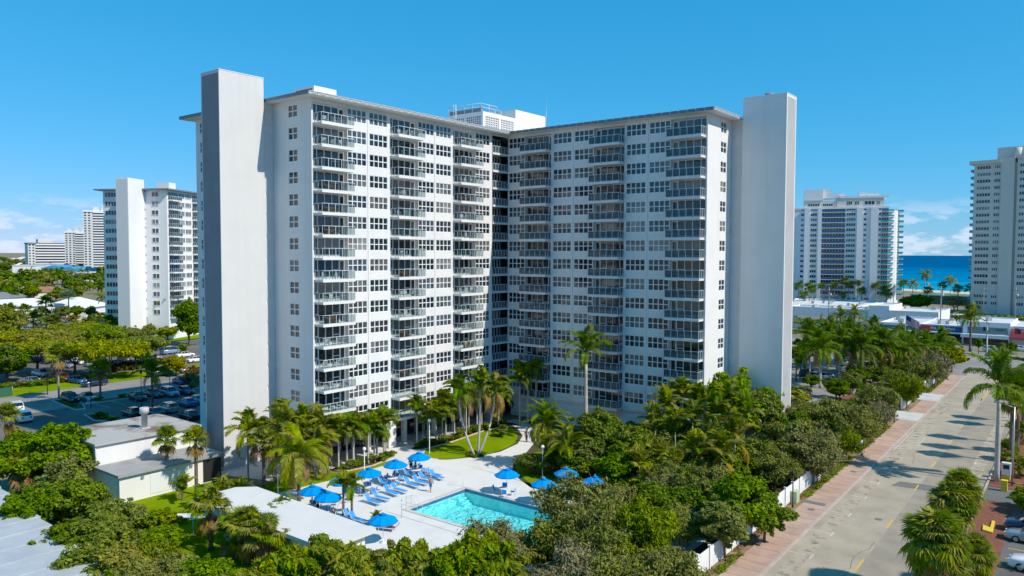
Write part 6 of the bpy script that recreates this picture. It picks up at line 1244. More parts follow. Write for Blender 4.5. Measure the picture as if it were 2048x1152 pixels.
# ---------------------------------------------------------------- people
SKIN = mat('skin_tan', (.42, .22, .14), .6); SKIN2 = mat('skin_light', (.55, .34, .25), .6); HAIR = {'dark': mat('dark_hair', (.02, .015, .012), .6), 'grey': mat('grey_hair', (.4, .38, .35), .7), 'blond': mat('blond_hair', (.42, .30, .14), .6)}
def cloth(n, c): return mat('cloth_'+n, c, .85)
def skin_obj(name, V, E, rad, m, parent, root=0):
    me = bpy.data.meshes.new(name); me.from_pydata(V, E, []); me.materials.append(m); o = inst(name, me, parent)
    md = o.modifiers.new('skin', 'SKIN'); md.use_smooth_shade = True; sv = me.skin_vertices[0].data
    for i, r in enumerate(rad): sv[i].radius = (r, r) if isinstance(r, (int, float)) else r; sv[i].use_root = (i == root)
    s = o.modifiers.new('sub', 'SUBSURF'); s.levels = 1; s.render_levels = 1; return o
def person(xy, rz, label, pose='stand', skin=SKIN, top=None, bottom=None, hair='dark', z=.021, s=1.0, dress=False, group=None, hat=None):
    r = empty('person', (xy[0], xy[1], z), rz, label, 'person', group)
    st = .26 if pose == 'walk' else .02
    P = {'pel': (0, 0, .94), 'sp': (0, 0, 1.12), 'ch': (.01, 0, 1.34), 'nk': (.01, 0, 1.50), 'hd': (.03, 0, 1.60), 'top': (.03, 0, 1.72)}
    for sd, n in ((1, 'l'), (-1, 'r')):
        k = st*sd
        P['hip'+n] = (0, .09*sd, .90); P['kn'+n] = (.04+k*.55, .10*sd, .50); P['an'+n] = (k-.02, .10*sd, .09); P['to'+n] = (k+.16, .11*sd, .04)
        P['sh'+n] = (0, .19*sd, 1.43); P['el'+n] = (-.03-k*.5, .25*sd, 1.13); P['wr'+n] = (.06-k*.8, .26*sd, .90); P['pa'+n] = (.09-k*.9, .26*sd, .82)
        if pose in ('sit', 'lie'):
            P['kn'+n] = (.46, .11*sd, .98); P['an'+n] = (.86, .11*sd, .93); P['to'+n] = (.92, .12*sd, 1.06); P['el'+n] = (.05, .27*sd, 1.16); P['wr'+n] = (.26, .22*sd, 1.05); P['pa'+n] = (.34, .20*sd, 1.04)
        if pose == 'chair': P['kn'+n] = (.45, .11*sd, .92); P['an'+n] = (.46, .11*sd, .52); P['to'+n] = (.6, .12*sd, .47); P['wr'+n] = (.3, .2*sd, 1.08); P['pa'+n] = (.38, .18*sd, 1.08)
    if pose in ('sit', 'lie'):
        tl = .62 if pose == 'sit' else .95
        for q in ('sp', 'ch', 'nk', 'hd', 'top', 'shl', 'shr', 'ell', 'elr'):
            x, y, zz = P[q]; h = zz-.94; P[q] = (x-h*math.sin(tl), y, .94+h*math.cos(tl))
        for n, sd in (('l', 1), ('r', -1)): e = P['el'+n]; P['wr'+n] = (e[0]+.22, e[1]*.8, e[2]-.05); P['pa'+n] = (e[0]+.30, e[1]*.75, e[2]-.04)
    nm = list(P); ix = {n: i for i, n in enumerate(nm)}
    rad = {'pel': (.15, .12), 'sp': (.13, .10), 'ch': (.155, .11), 'nk': .055, 'hd': (.085, .10), 'top': .06}
    for n in 'lr': rad.update({'hip'+n: .09, 'kn'+n: .062, 'an'+n: .04, 'to'+n: .035, 'sh'+n: .06, 'el'+n: .042, 'wr'+n: .028, 'pa'+n: (.018, .036)})
    E = [('pel', 'sp'), ('sp', 'ch'), ('ch', 'nk'), ('nk', 'hd'), ('hd', 'top')]
    for n in 'lr': E += [('pel', 'hip'+n), ('hip'+n, 'kn'+n), ('kn'+n, 'an'+n), ('an'+n, 'to'+n), ('ch', 'sh'+n), ('sh'+n, 'el'+n), ('el'+n, 'wr'+n), ('wr'+n, 'pa'+n)]
    V = [P[n] for n in nm]; RD = [rad[n] for n in nm]; EE = [(ix[a], ix[b]) for a, b in E]
    for n, sd in (('l', 1), ('r', -1)):            # five fingers on each hand
        p = Vector(P['pa'+n]); d = (p-Vector(P['wr'+n])).normalized(); sdv = d.cross(Vector((0, 1, 0))).normalized()
        for k in range(4):
            a = p+sdv*(k-1.5)*.02; L_ = (.065, .08, .078, .06)[k]; V += [tuple(a+d*L_*.55), tuple(a+d*L_-Vector((0, 0, .012)))]; RD += [.009, .008]; EE += [(ix['pa'+n], len(V)-2), (len(V)-2, len(V)-1)]
        w = Vector(P['wr'+n]).lerp(p, .5); V += [tuple(w+sdv*.045+d*.02), tuple(w+sdv*.055+d*.055)]; RD += [.011, .009]; EE += [(ix['wr'+n], len(V)-2), (len(V)-2, len(V)-1)]
    bo = skin_obj('body', V, EE, RD, skin, r)
    def shell(name, keys, edges, m, g): skin_obj(name, [P[k] for k in keys], [(keys.index(a), keys.index(b)) for a, b in edges], [((rad[k][0]+g, rad[k][1]+g) if isinstance(rad[k], tuple) else rad[k]+g) for k in keys], m, r)
    if top:
        shell('shirt', ['pel', 'sp', 'ch', 'shl', 'shr', 'ell', 'elr'], [('pel', 'sp'), ('sp', 'ch'), ('ch', 'shl'), ('ch', 'shr'), ('shl', 'ell'), ('shr', 'elr')], top, .02)
    if bottom: shell('shorts' if not dress else 'trousers', ['pel', 'hipl', 'hipr', 'knl', 'knr'] + (['anl', 'anr'] if dress else []), [('pel', 'hipl'), ('pel', 'hipr'), ('hipl', 'knl'), ('hipr', 'knr')] + ([('knl', 'anl'), ('knr', 'anr')] if dress else []), bottom, .022)
    h = Vector(P['hd']); t = Vector(P['top']); u = (t-h).normalized(); c = h.lerp(t, .62)-Vector((.018, 0, 0)); MB().ball(tuple(c+u*.02), (.098, .092, .095), 9, 6).build('hair', hat or HAIR[hair], r)
    f = MB(); cc = h.lerp(t, .25)+Vector((.092, 0, 0)); f.ball(tuple(cc+Vector((.008, 0, -.01))), (.02, .013, .025), 6, 4)
    f.build('nose', skin, r); ey = MB().ball((0, 0, 0), .011, 6, 4).mesh('eye', HAIR['dark']); er = MB().ball((0, 0, 0), (.02, .008, .03), 6, 4).mesh('ear', skin)
    for sd in (1, -1): inst('eye', ey, r, tuple(cc+Vector((-.005, .032*sd, .025)))); inst('ear', er, r, tuple(h.lerp(t, .25)+Vector((0, .088*sd, 0))))
    MB().box(cc[0]-.012, -.022, cc[2]-.055, cc[0]+.001, .022, cc[2]-.045).build('mouth', cloth('lip', (.35, .10, .09)), r)
    if s != 1: r.scale = (s, s, s)
    return r
person((18.00, -36.23), R(115), 'man in blue swim shorts walking bare-chested past the loungers', 'walk', SKIN, None, cloth('blue', (.03, .16, .38)), 'grey')
person((11.73, -32.30), R(60), 'standing person in a long teal top with pale hair', 'stand', SKIN2, cloth('teal', (.01, .34, .38)), cloth('teal', (.01, .34, .38)), 'blond')
person((10.87, -32.20), R(-30), 'dark-haired person in black standing next to the teal top', 'stand', SKIN, cloth('black', (.015, .015, .02)), cloth('black', (.015, .015, .02)), 'dark')
person((12.93, -12.07), R(118), 'person in dark clothes walking up the winding path, the left of two', 'walk', SKIN2, cloth('navy', (.02, .03, .06)), cloth('black', (.015, .015, .02)), 'dark', dress=True)
person((13.69, -11.81), R(118), 'person in grey top walking up the winding path, the right of two', 'walk', SKIN2, cloth('grey', (.16, .16, .18)), cloth('navy', (.02, .03, .06)), 'grey', dress=True)
_pl = put(_l, (12.68, -37.02), 0, 'sun lounger with a white towel and a woman sitting on it', 'lounger', 'blue sun loungers')
person((_pl.location.x-.25, _pl.location.y), 0, 'woman in dark swimsuit sitting back on a lounger', 'sit', SKIN2, None, cloth('black', (.015, .015, .02)), 'dark', z=-.46)
person((_r.location.x-.0, _r.location.y), R(200), 'sunbather lying on a red towel under the lowest umbrella', 'lie', SKIN, None, cloth('red', (.40, .04, .05)), 'dark', z=-.46)
tw = MB().box(-.5, -.31, .364, 1.25, .31, .375); tw = tw.build('beach_towel', cloth('red', (.50, .06, .08)), None, loc=(_r.location.x, _r.location.y, .021), rot=(0, 0, R(200))); tag(tw, 'red beach towel spread on the lounger under the lowest umbrella', 'towel')
for i, (tx, a, m, lb) in enumerate([(_tables[4], .5, cloth('black', (.015, .015, .02)), 'person in black seated under the umbrella by the coconut palm'), (_tables[4], 2.1, cloth('navy', (.02, .03, .06)), 'person in navy seated under the umbrella by the coconut palm'), (_tables[5], .5, cloth('maroon', (.12, .02, .03)), 'person in maroon seated behind the small twin palms'), (_tables[1], 2.1, cloth('purple', (.25, .12, .32)), 'person in purple seated under the second umbrella')]):
    person((tx[0]+.98*math.cos(a), tx[1]-.65+.98*math.sin(a)), a+math.pi, lb, 'chair', SKIN2, m, cloth('navy', (.02, .03, .06)), 'dark', z=-.44)
# ---------------------------------------------------------------- rails, lamps, posts
def handrail(xy, rz, lb):
    b = MB()
    for y in (-.35, .35): b.tube([(-.9, y, 0), (-.9, y, .86), (-.3, y, .92), (.5, y, .7), (.75, y, -.2)], .025, 6)
    tag(b.build('pool_handrail', M['wtube'], None, loc=(xy[0], xy[1], .03), rot=(0, 0, rz)), lb, 'handrail')
handrail((20.0, -40.6), 0, 'white pool handrail at the near left corner of the pool'); handrail((36, -42.2), R(90), 'white pool handrail at the bottom side of the pool behind the leaves')
sh = empty('pool_shower', (19.5, -32.6, .02), 0, 'slim white pole and spout at the far left pool corner', 'shower'); MB().tube([(0, 0, 0), (0, 0, 1.9)], .03, 6).build('post', M['wtube'], sh); MB().tube([(0, 0, 1.85), (.2, -.2, 1.8)], .02, 5).build('spout', M['wtube'], sh)
sh = empty('rinse_post', (21.5, -43.9, .02), 0, 'thin dark post beside the ramp slab near the pool', 'post'); MB().tube([(0, 0, 0), (0, 0, 1.7)], .025, 6).build('post', M['steel'], sh); MB().ball((0, 0, 1.75), .06).build('cap', M['black'], sh)
_gl = mat('lamp_globe', (.85, .85, .83), .3)
def globe(xy, h, lb, z=0.02):
    r = empty('globe_lamp', (xy[0], xy[1], z), 0, lb, 'lamp', 'white globe lamps in the garden'); MB().lathe([(.09, 0), (.05, .12), (.045, h)], seg=8).build('pole', M['wtube'], r); MB().ball((0, 0, h+.18), .22, 10, 7).build('globe', _gl, r)
for xy, h, lb in [((6.88, -24.96), 4.2, 'tall white globe lamp at the tip of the oval lawn'), ((8.40, -37.26), 3.2, 'white globe lamp behind the third blue umbrella'), ((6.62, -47.68), 3.4, 'white globe lamp beside the coconut palm'), ((2.23, -27.73), 3.6, 'white globe lamp at the lobby column'), ((0.98, -20.19), 3.8, 'white globe lamp among the arcade palms, left'), ((0.54, -13.64), 3.8, 'white globe lamp among the arcade palms, middle'), ((0.27, -7.10), 3.8, 'white globe lamp among the arcade palms, right'), ((24.41, -24.24), 3.4, 'white globe lamp at the lawn bend right of the walk'), ((33.91, -24.88), 3.0, 'white globe lamp behind the wispy trees'), ((43.20, -25.52), 3.2, 'white globe lamp beside the small orange palm')]: globe(xy, h, lb)
def street_lamp(xy, h, lb, m='black', grp='black street lamps'):
    r = empty('street_lamp', (xy[0], xy[1], .1), 0, lb, 'street lamp', grp); MB().lathe([(.11, 0), (.07, .3), (.05, h)], seg=8).build('pole', M[m], r); MB().lathe([(.06, h), (.2, h+.08), (.22, h+.4), (.1, h+.55), (.02, h+.7)], seg=8).build('lantern', M[m], r)
for i, (x, y) in enumerate([(50.75, -17), (50.5, 16.5), (50.2, 33), (49.7, 67), (49.4, 84)]): street_lamp((x, y), 3.2, 'black street lamp on the fence side of the pavement, ' + ['by the utility box', 'by the second bay', 'before the first driveway', 'past the second driveway', 'nearest the crossing'][i])
for i, xy in enumerate([(-58.22, -39.05), (-51.66, -33.77), (-56.52, -26.28), (-76.12, -38.98), (-90.45, -16.79)]): street_lamp(xy, 5.6, 'dark car park lamp post ' + ['beside the shaded palm', 'above the metal chimney', 'beside the grey vehicle', 'by the flat-topped trees', 'at the orange hedge'][i], 'black', 'dark car park lamps')
r = empty('light_pole', (67.71, 6.12)+(0,), 0, 'tall pale light pole right of the royal palm', 'light pole'); MB().lathe([(.12, 0), (.07, 9.0)], seg=8).build('pole', M['steel'], r); MB().tube([(0, 0, 8.9), (-1.4, 0, 9.3)], .04, 5).build('arm', M['steel'], r); MB().box(-2.0, -.12, 9.25, -1.3, .12, 9.38).build('lamp_head', M['steel'], r)
r = empty('utility_box', (50.15, -14.8, .0), .0, 'pale green utility cabinet by the fence', 'utility box'); MB().box(-.45, -.5, 0, .45, .5, 1.15).build('body', mat('pale_green_paint', (.42, .50, .30), .6), r); MB().box(-.5, -.55, 1.151, .5, .55, 1.22).build('lid', M['pale_green'] if 'pale_green' in M else MATS['pale_green_paint'], r); MB().box(.451, -.4, .15, .465, .4, 1.05).build('door', MATS['pale_green_paint'], r)
r = empty('water_pipe', (50.3, -18.2, 0), 0, 'small white standpipe beside the fence near the utility cabinet', 'standpipe'); MB().tube([(0, 0, 0), (0, 0, .8)], .05, 6).build('pipe', M['wtube'], r); MB().ball((0, 0, .82), .08).build('cap', M['wtube'], r)
r = empty('pay_station', (66.9, 8.9, .02), 0, 'white ticket machine on a yellow plinth under the royal palm', 'ticket machine'); MB().box(-.4, -.4, 0, .4, .4, .5).build('plinth', M['ycurb'], r); MB().box(-.45, -.35, .501, .45, .35, 1.9).build('cabinet', M['wplastic'], r); MB().box(-.3, -.36, 1.2, .3, -.351, 1.7).build('screen', M['dark'], r)
r = empty('barrier_gate', (67.2, 3.4, .02), 0, 'entry barrier with yellow and black arm and white cabinet', 'barrier'); MB().box(-.3, -.3, 0, .3, .3, 1.2).build('cabinet', M['ycurb'], r)
for i in range(8): MB().box(.3+i*.7, -.04, .95, .3+(i+1)*.7, .04, 1.07).build('arm_segment', M['ypaint'] if i % 2 else M['black'], r)
r = empty('camera_post', (70.2, 1.2, .02), 0, 'white camera box on a post at the car park entry', 'camera'); MB().tube([(0, 0, 0), (0, 0, 1.6)], .05, 6).build('post', M['wtube'], r); MB().box(-.45, -.3, 1.6, .45, .3, 2.2).build('housing', M['wplastic'], r)
r = empty('mesh_fence', (-79.2, -57, 0), R(96), 'green mesh fence along the car park verge at the left edge', 'fence'); MB().box(0, -.02, .1, 14, .02, 1.6).build('mesh_panel', mat('green_mesh', (.02, .12, .07), .8), r)
fp = MB().tube([(0, 0, 0), (0, 0, 1.75)], .04, 5).mesh('fence_post', M['steel'])
for i in range(6): inst('fence_post', fp, r, (i*2.8, -.03, 0))
# wires, signals, flags by the beach road
def upole(xy, h, lb, tr=True):
    r = empty('utility_pole', (xy[0], xy[1], 0), 0, lb, 'utility pole'); MB().lathe([(.22, 0), (.14, h)], seg=7).build('pole', M['barkg'], r); MB().box(-1.1, -.06, h-1.2, 1.1, .06, h-1.05).build('crossarm', M['bark'], r)
    if tr: MB().lathe([(.3, 0), (.3, .9)], (.5, 0, h-3.2), 8).build('transformer', M['steel2'], r)
upole((-2.09, 187.21), 14.5, 'wooden utility pole rising over the white shops'); upole((33.97, 180.67), 16, 'wooden utility pole beside the framing shop'); upole((52.15, 203.56), 15.5, 'wooden utility pole near the right edge'); upole((37.08, 259.90), 13, 'utility pole before the beige tower', False)
mx = (51.70, 133.61); r = empty('traffic_signal', (mx[0], mx[1], 0), 0, 'green-grey traffic signal mast with long arm and green street sign', 'traffic signal'); MB().lathe([(.42, 0), (.3, .5), (.24, .6), (.17, 7.6)], seg=9).build('mast', mat('signal_green_grey', (.25, .33, .31), .5), r); MB().tube([(0, 0, 6.6), (6, -.6, 6.9), (14, -1.4, 7.0)], [.14, .1, .06], 7).build('arm', MATS['signal_green_grey'], r)
sg = MB().box(2.0, -.45, 6.6, 4.2, -.40, 7.15).build('street_sign', mat('sign_green', (.0, .20, .12), .5), r)
s1 = MB().box(-.25, -.4, 0, .25, -.1, 1.1).mesh('signal_head', M['black']); inst('signal_head', s1, r, (7, -.7, 6.2)); inst('signal_head', s1, r, (10.5, -1.0, 6.2)); inst('signal_head', s1, r, (-.6, 0, 6.4))
MB().box(6.0, -.95, 6.2, 6.9, -.9, 7.6).build('red_sign', M['signred'], r)
mx = (50.39, 132.53); r = empty('bollard_sign', (mx[0]-1.6, mx[1]-1, 0), 0, 'white and yellow marker post at the corner left of the signal', 'marker'); MB().box(-.2, -.1, 1.0, .2, .1, 2.4).build('marker_plate', M['wplastic'], r); MB().box(-.25, -.25, 0, .25, .25, .999).build('base', M['ycurb'], r)
mx = (37.08, 109.92); r = empty('flagpole', (mx[0], mx[1], 0), 0, 'flagpole with red and white striped flag above the palms', 'flag'); MB().lathe([(.07, 0), (.04, 11.6)], seg=7).build('pole', M['wtube'], r)
M['flagr'] = mat('flag_red', (.50, .03, .06), .8); M['flagw'] = mat('flag_white', (.75, .72, .72), .8); M['flagb'] = mat('flag_blue', (.03, .05, .20), .8)
def wavy(x0, x1, z0, z1, dz=.0):
    b = MB(); n = 8
    f = lambda x: .10*math.sin(x*2.6)
    for i in range(n):
        a = x0+(x1-x0)*i/n; c = x0+(x1-x0)*(i+1)/n; sl = -.55
        b.face([(a, f(a)+dz, z0+a*sl), (c, f(c)+dz, z0+c*sl), (c, f(c)+dz, z1+c*sl), (a, f(a)+dz, z1+a*sl)])
    return b
st = []
for i in range(13): wavy(.05, 3.0, 11.4-(i+1)*.17, 11.4-i*.17).build('stripe', M['flagr'] if i % 2 == 0 else M['flagw'], r)
wavy(.05, 1.2, 11.4-7*.17, 11.4, -.02).build('canton', M['flagb'], r)
mx = (4.49, 338.97); r = empty('beach_flagpole', (mx[0], mx[1], 0), 0, 'white pennant on a pole against the sea', 'flag'); MB().lathe([(.1, 0), (.06, 12)], seg=6).build('pole', M['wtube'], r); b = MB(); b.face([(0, 0, 12), (2.2, .3, 9.6), (-.9, -.2, 8.6)]); b.build('pennant', M['flagw'], r)
mx = (9.21, -60.67); r = empty('shade_sail', ((9.46, -58.89)[0], (9.46, -58.89)[1], 0), 0, 'small white shade sail on the side lawn by the fan palms', 'shade sail'); b = MB(); b.prism([(-1.8, -1.5), (1.6, -.8), (1.9, 1.1), (.2, .2)], 1.9, 1.94); b.build('sail', M['wplastic'], r); ps = MB().tube([(0, 0, 0), (0, 0, 1.92)], .04, 5).mesh('post', M['wtube'])
for q in ((-1.7, -1.4), (1.5, -.75), (1.8, 1.0)): inst('post', ps, r, (q[0], q[1], 0))
# ---------------------------------------------------------------- vehicles
M['tyre'] = mat('tyre_rubber', (.015, .015, .016), .8); M['rim'] = mat('alloy_rim', (.45, .46, .47), .3, metal=.8); M['cglass'] = mat('car_glass', (.012, .016, .02), .05, .8); M['hl'] = mat('headlight_lens', (.65, .68, .70), .1); M['tl'] = mat('tail_lamp', (.25, .01, .01), .2)
PAINT = {k: mat('car_paint_'+k, c, .25, .5, coat=.6, metal=mt) for k, c, mt in [('white', (.78, .78, .78), 0), ('black', (.012, .012, .014), 0), ('silver', (.42, .43, .44), .5), ('grey', (.12, .125, .13), .3), ('navy', (.015, .03, .09), .2), ('blue', (.02, .12, .36), .2), ('red', (.25, .012, .018), .1), ('beige', (.42, .36, .27), .3), ('pale_blue', (.25, .36, .50), .2)]}
def loft(st, m, b=None):
    """stations (x, half width bottom, half width top, z bottom, z top) into a smooth shell"""
    b = b or MB(); rings = []
    for (x, wb, wt, z0, z1) in st:
        h = z1-z0; rg = [(x, -wb*.93, z0), (x, -wb, z0+h*.18), (x, -(wb*.5+wt*.5)*1.01, z0+h*.62), (x, -wt, z0+h*.9), (x, -wt*.9, z1), (x, wt*.9, z1), (x, wt, z0+h*.9), (x, (wb*.5+wt*.5)*1.01, z0+h*.62), (x, wb, z0+h*.18), (x, wb*.93, z0)]
        rings.append(rg)
    n = len(rings[0])
    for i in range(len(rings)-1):
        for j in range(n): k = (j+1) % n; b.sm = True; b.face([rings[i][j], rings[i][k], rings[i+1][k], rings[i+1][j]][::-1])
    b.sm = False; b.face(rings[0]); b.face(rings[-1][::-1]); return b
def weld(me):
    import bmesh
    bm = bmesh.new(); bm.from_mesh(me); bmesh.ops.remove_doubles(bm, verts=bm.verts, dist=.001); bmesh.ops.recalc_face_normals(bm, faces=bm.faces); bm.to_mesh(me); bm.free(); return me
CARS = {
 'sedan': dict(L=4.7, body=[(-2.35, .72, .66, .34, .82), (-2.2, .86, .78, .24, .96), (-1.5, .9, .82, .22, .99), (0, .9, .84, .22, .96), (1.1, .9, .83, .22, .93), (1.9, .87, .78, .22, .80), (2.28, .78, .66, .28, .68)], cab=[(-1.75, .96, .70), (-.95, 1.40, .56), (.15, 1.44, .57), (1.05, .94, .70)], wb=1.36, wr=.32),
 'suv': dict(L=4.6, body=[(-2.28, .78, .74, .42, 1.02), (-2.15, .9, .85, .30, 1.10), (-1.2, .93, .88, .28, 1.10), (.3, .93, .88, .28, 1.07), (1.2, .93, .87, .28, 1.04), (1.95, .9, .82, .28, .95), (2.25, .8, .7, .34, .78)], cab=[(-2.12, 1.08, .78), (-1.75, 1.62, .66), (.25, 1.66, .67), (1.1, 1.05, .78)], wb=1.36, wr=.36),
 'van': dict(L=5.2, body=[(-2.6, .85, .85, .45, 1.2), (-2.5, .96, .94, .34, 1.3), (0, .98, .95, .32, 1.25), (1.6, .98, .93, .32, 1.15), (2.3, .93, .85, .32, 1.02), (2.55, .84, .75, .4, .85)], cab=[(-2.55, 1.24, .9), (-2.35, 2.0, .8), (.7, 2.02, .8), (1.7, 1.14, .86)], wb=1.6, wr=.36)}
_cm = {}
def car_meshes(k):
    if k in _cm: return _cm[k]
    d = CARS[k]; body = weld(loft(d['body'], 0).mesh('body', PAINT['white'])); cab = MB(); c = d['cab']
    P = [[(x, -w, z), (x, w, z)] for x, z, w in c]
    for i in range(3): cab.face([P[i][0], P[i+1][0], P[i+1][1], P[i][1]][::-1])
    cab.face([P[0][0], P[1][0], P[2][0], P[3][0]]); cab.face([P[3][1], P[2][1], P[1][1], P[0][1]]); glass = weld(cab.mesh('windows', M['cglass']))
    rf = MB(); (x1, z1, w1), (x2, z2, w2) = c[1], c[2]; rf.box(x1-.05, -w1-.01, z1-.01, x2+.05, w1+.01, z1+.05)
    for s in (-1, 1):
        rf.tube([(c[3][0], s*c[3][2]*1.0, c[3][1]), (c[2][0], s*(c[2][2]+.0), c[2][1])], .045, 4); rf.tube([(c[0][0], s*c[0][2], c[0][1]), (c[1][0], s*c[1][2], c[1][1])], .06, 4)
        xm = (c[1][0]+c[2][0])/2; rf.tube([(xm, s*(c[1][2]+c[0][2])*.58, c[0][1]), (xm, s*c[1][2], c[1][1])], .04, 4)
    roof = rf.mesh('roof', PAINT['white']); wr = d['wr']
    ty = MB(); ty.tube([(0, -.11, 0), (0, .11, 0)], wr, 14); rm = MB().tube([(0, -.118, 0), (0, .118, 0)], wr*.62, 10)
    xf = d['body'][-1][0]; xb = d['body'][0][0]; zf = d['body'][-1][4]; zb = d['body'][0][4]; h = MB().box(xf-.28, -.17, zf-.12, xf+.01, .17, zf+.02).mesh('headlight', M['hl']); t = MB().box(xb-.015, -.14, zb-.2, xb+.18, .14, zb-.02).mesh('tail_light', M['tl'])
    g = MB().box(xf-.1, -.42, zf-.34, xf+.02, .42, zf-.14).mesh('grille', M['black']); mr = MB().box(-.09, -.1, -.07, .09, .1, .07).mesh('mirror', PAINT['white'])
    _cm[k] = (body, glass, roof, ty.mesh('tyre', M['tyre']), rm.mesh('rim', M['rim']), h, t, g, mr); return _cm[k]
def car(kind, xy, rz, paint, label, group=None, z=.01):
    b, gl, rf, ty, rm, h, t, g, mr = car_meshes(kind); d = CARS[kind]; r = empty('parked_car', (xy[0], xy[1], z), rz, label, 'car', group)
    def painted(o): o.material_slots[0].link = 'OBJECT'; o.material_slots[0].material = PAINT[paint]; return o
    painted(inst('body', b, r)); inst('windows', gl, r); painted(inst('roof', rf, r))
    for sx in (-1, 1):
        for sy in (-1, 1): w = inst('wheel', ty, r, (sx*d['wb'], sy*.80, d['wr'])); inst('rim', rm, w)
    yw = d['body'][-1][1]*.72
    for s in (-1, 1): inst('headlight', h, r, (0, s*yw*.85, 0)); inst('tail_light', t, r, (0, s*yw*.9, 0)); painted(inst('mirror', mr, r, (d['cab'][3][0]-.25, s*(d['cab'][3][2]+.22), d['cab'][3][1]+.06)))
    inst('grille', g, r); return r
rr = random.Random(31)
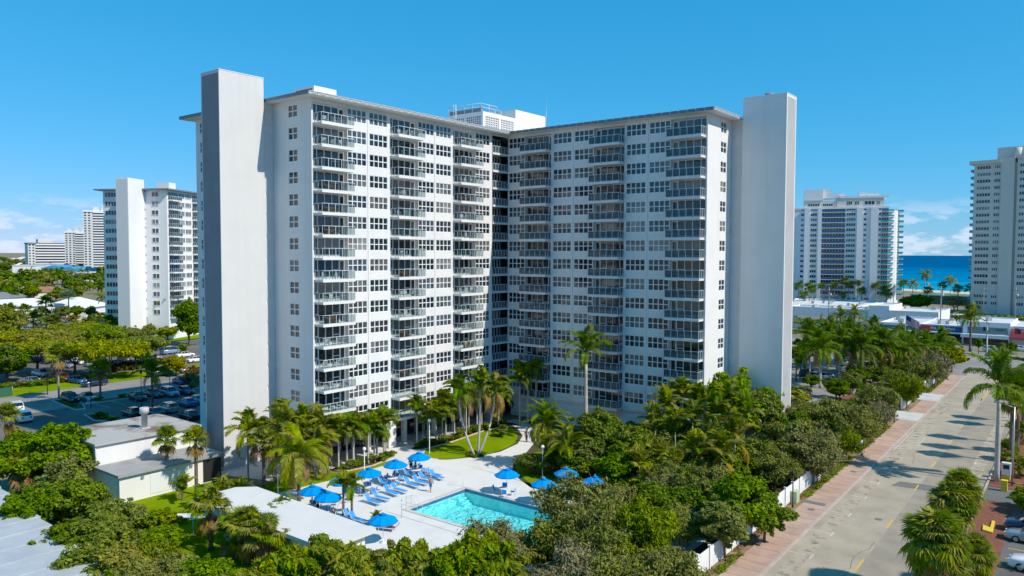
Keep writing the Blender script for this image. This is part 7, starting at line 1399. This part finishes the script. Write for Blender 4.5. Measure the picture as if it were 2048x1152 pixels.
for kind, xy, a, p, lb in [('suv', (-65.91, -39.17), -2, 'black', 'black vehicle parked by the tall slim palm'), ('sedan', (-64.98, -36.68), -3, 'silver', 'silver car behind the shaded palm'), ('suv', (-79.32, -29.43), -92, 'navy', 'dark blue vehicle driving along the sunny lane'), ('van', (-81.18, -15.35), 88, 'grey', 'grey boxy vehicle at the yellow shrub'),
    ('sedan', (-58.64, -30.98), -3, 'black', 'dark car in the shaded row, first from left'), ('sedan', (-59.21, -27.83), -3, 'navy', 'navy car in the shaded row under the dark palm'), ('suv', (-57.90, -25.55), -3, 'pale_blue', 'pale blue hatchback in the shaded row'), ('suv', (-68.47, -17.73), 178, 'blue', 'blue vehicle at the sunny edge of the shade'), ('sedan', (-57.59, -22.77), -3, 'navy', 'navy car in the shaded row nearest the tower'),
    ('sedan', (-46.18, -37.96), 178, 'black', 'dark car behind the metal chimney, left'), ('sedan', (-43.53, -35.83), 178, 'grey', 'slate grey car right of the metal chimney'), ('suv', (-44.70, -32.84), 178, 'silver', 'silver vehicle in the second shaded row'), ('sedan', (-46.99, -28.40), 178, 'blue', 'blue car in the second shaded row'), ('sedan', (-37.07, -33.46), 178, 'black', 'black coupe nearest the tower foot'), ('sedan', (-48.11, -25.97), 178, 'silver', 'pale car half hidden by the tower'),
    ('suv', (-64.76, -47.96), 170, 'white', 'white car at the left edge below the lane'), ('suv', (-55.52, -50.09), 172, 'white', 'white car just above the spreading green tree'),
    ('sedan', (-100.48, -30.99), 10, 'white', 'white car under the olive canopies'), ('suv', (-90.42, -30.94), 10, 'red', 'dark red vehicle with people beside it'), ('sedan', (-90.35, -33.18), 10, 'black', 'dark car beside the red one'), ('sedan', (-85.50, -30.01), 10, 'blue', 'blue car right of the red one'), ('sedan', (-91.04, -35.99), 8, 'silver', 'silver car under the left canopy'), ('sedan', (-112.74, -18.54), 5, 'white', 'white car in the rear row, left'), ('sedan', (-105.53, -18.72), 5, 'white', 'white car in the rear row, right'), ('suv', (-102.74, -17.44), 5, 'black', 'dark vehicle at the forked trunk'), ('sedan', (-102.21, -15.03), 5, 'silver', 'silver car behind the forked trunk'),
    ('van', (-137.98, -25.96), 95, 'white', 'white van at the left edge'), ('suv', (-103.69, -5.86), 95, 'white', 'white vehicle above the orange hedge'), ('van', (-113.25, 3.88), 95, 'pale_blue', 'van under a pale cover in the bank shade'), ('sedan', (-105.12, 3.19), 92, 'white', 'white open car below the grassy bank'), ('sedan', (-94.73, 0.36), 92, 'white', 'white car half hidden by the tower edge'), ('sedan', (-80.67, -8.85), 88, 'beige', 'beige car behind the reddish bush'), ('sedan', (-123.08, 6.31), 95, 'navy', 'dark car in the shade under the bank'), ('sedan', (-109.50, -9.50), 5, 'grey', 'grey car behind the flat-topped trees'), ('sedan', (-109.00, -22.52), 5, 'silver', 'silver car under the middle canopy'),
    ('sedan', (-240.44, 27.98), 60, 'red', 'red car before the white motel'), ('suv', (25.62, 71.22), 80, 'navy', 'blue car behind the tower edge, rear car park'), ('sedan', (28.03, 68.98), 80, 'white', 'white car by the first palm behind the tower'), ('sedan', (29.86, 69.64), 80, 'white', 'white car right of the first palm behind the tower'), ('suv', (31.25, 88.53), 80, 'blue', 'bright blue vehicle among the rear palms'), ('suv', (33.05, 88.08), 80, 'white', 'white vehicle among the rear palms'), ('sedan', (31.79, 48.06), 80, 'black', 'dark car at the tower foot'), ('sedan', (27.50, 93.50), 80, 'silver', 'silver car among the rear palms'),
    ('suv', (51.96, 144.11), -5, 'white', 'white vehicle right of the signal mast'), ('sedan', (57.78, 151.58), -5, 'white', 'white car at the right edge before the awning'), ('sedan', (16.21, 274.76), 30, 'white', 'white car by the sea grape hedge, left'), ('sedan', (26.02, 276.10), 30, 'white', 'white car by the sea grape hedge, right'), ('sedan', (22.73, 266.67), 30, 'silver', 'silver car by the sea grape hedge'),
    ('suv', (70.7, -10.2), 178, 'navy', 'shiny dark blue vehicle parked beside the broad-leaved shrubs'), ('sedan', (71.0, -13.0), 178, 'silver', 'silver sedan parked next to the dark blue vehicle'), ('suv', (71.9, -20.4), 178, 'white', 'white vehicle with dark roof glass at the bottom right corner')]:
    car(kind, xy, R(a), p, lb)
for i, xy in enumerate([(-205.24, 14.02), (-201.35, 15.00), (-194.50, 14.13), (-191.02, 14.88), (-185.81, 15.03), (-184.59, 8.00), (-179.52, 8.32), (-174.57, 8.63), (-169.74, 8.94), (-188.43, 19.15), (-195.75, 24.16), (-166.31, 9.95), (-203.79, 24.50), (-204.25, 28.95), (-197.80, 9.27)]): car(['sedan', 'suv'][i % 2], xy, R(rr.choice([60, 240])), rr.choice(['black', 'navy', 'grey', 'silver', 'navy']), 'car parked in the blue shade beside the second block', 'cars shaded beside the second block')
person((-85.73, -30.20), R(40), 'person in dark clothes standing beside the red vehicle', 'stand', SKIN2, cloth('navy', (.02, .03, .06)), cloth('black', (.015, .015, .02)), 'dark', z=.01)
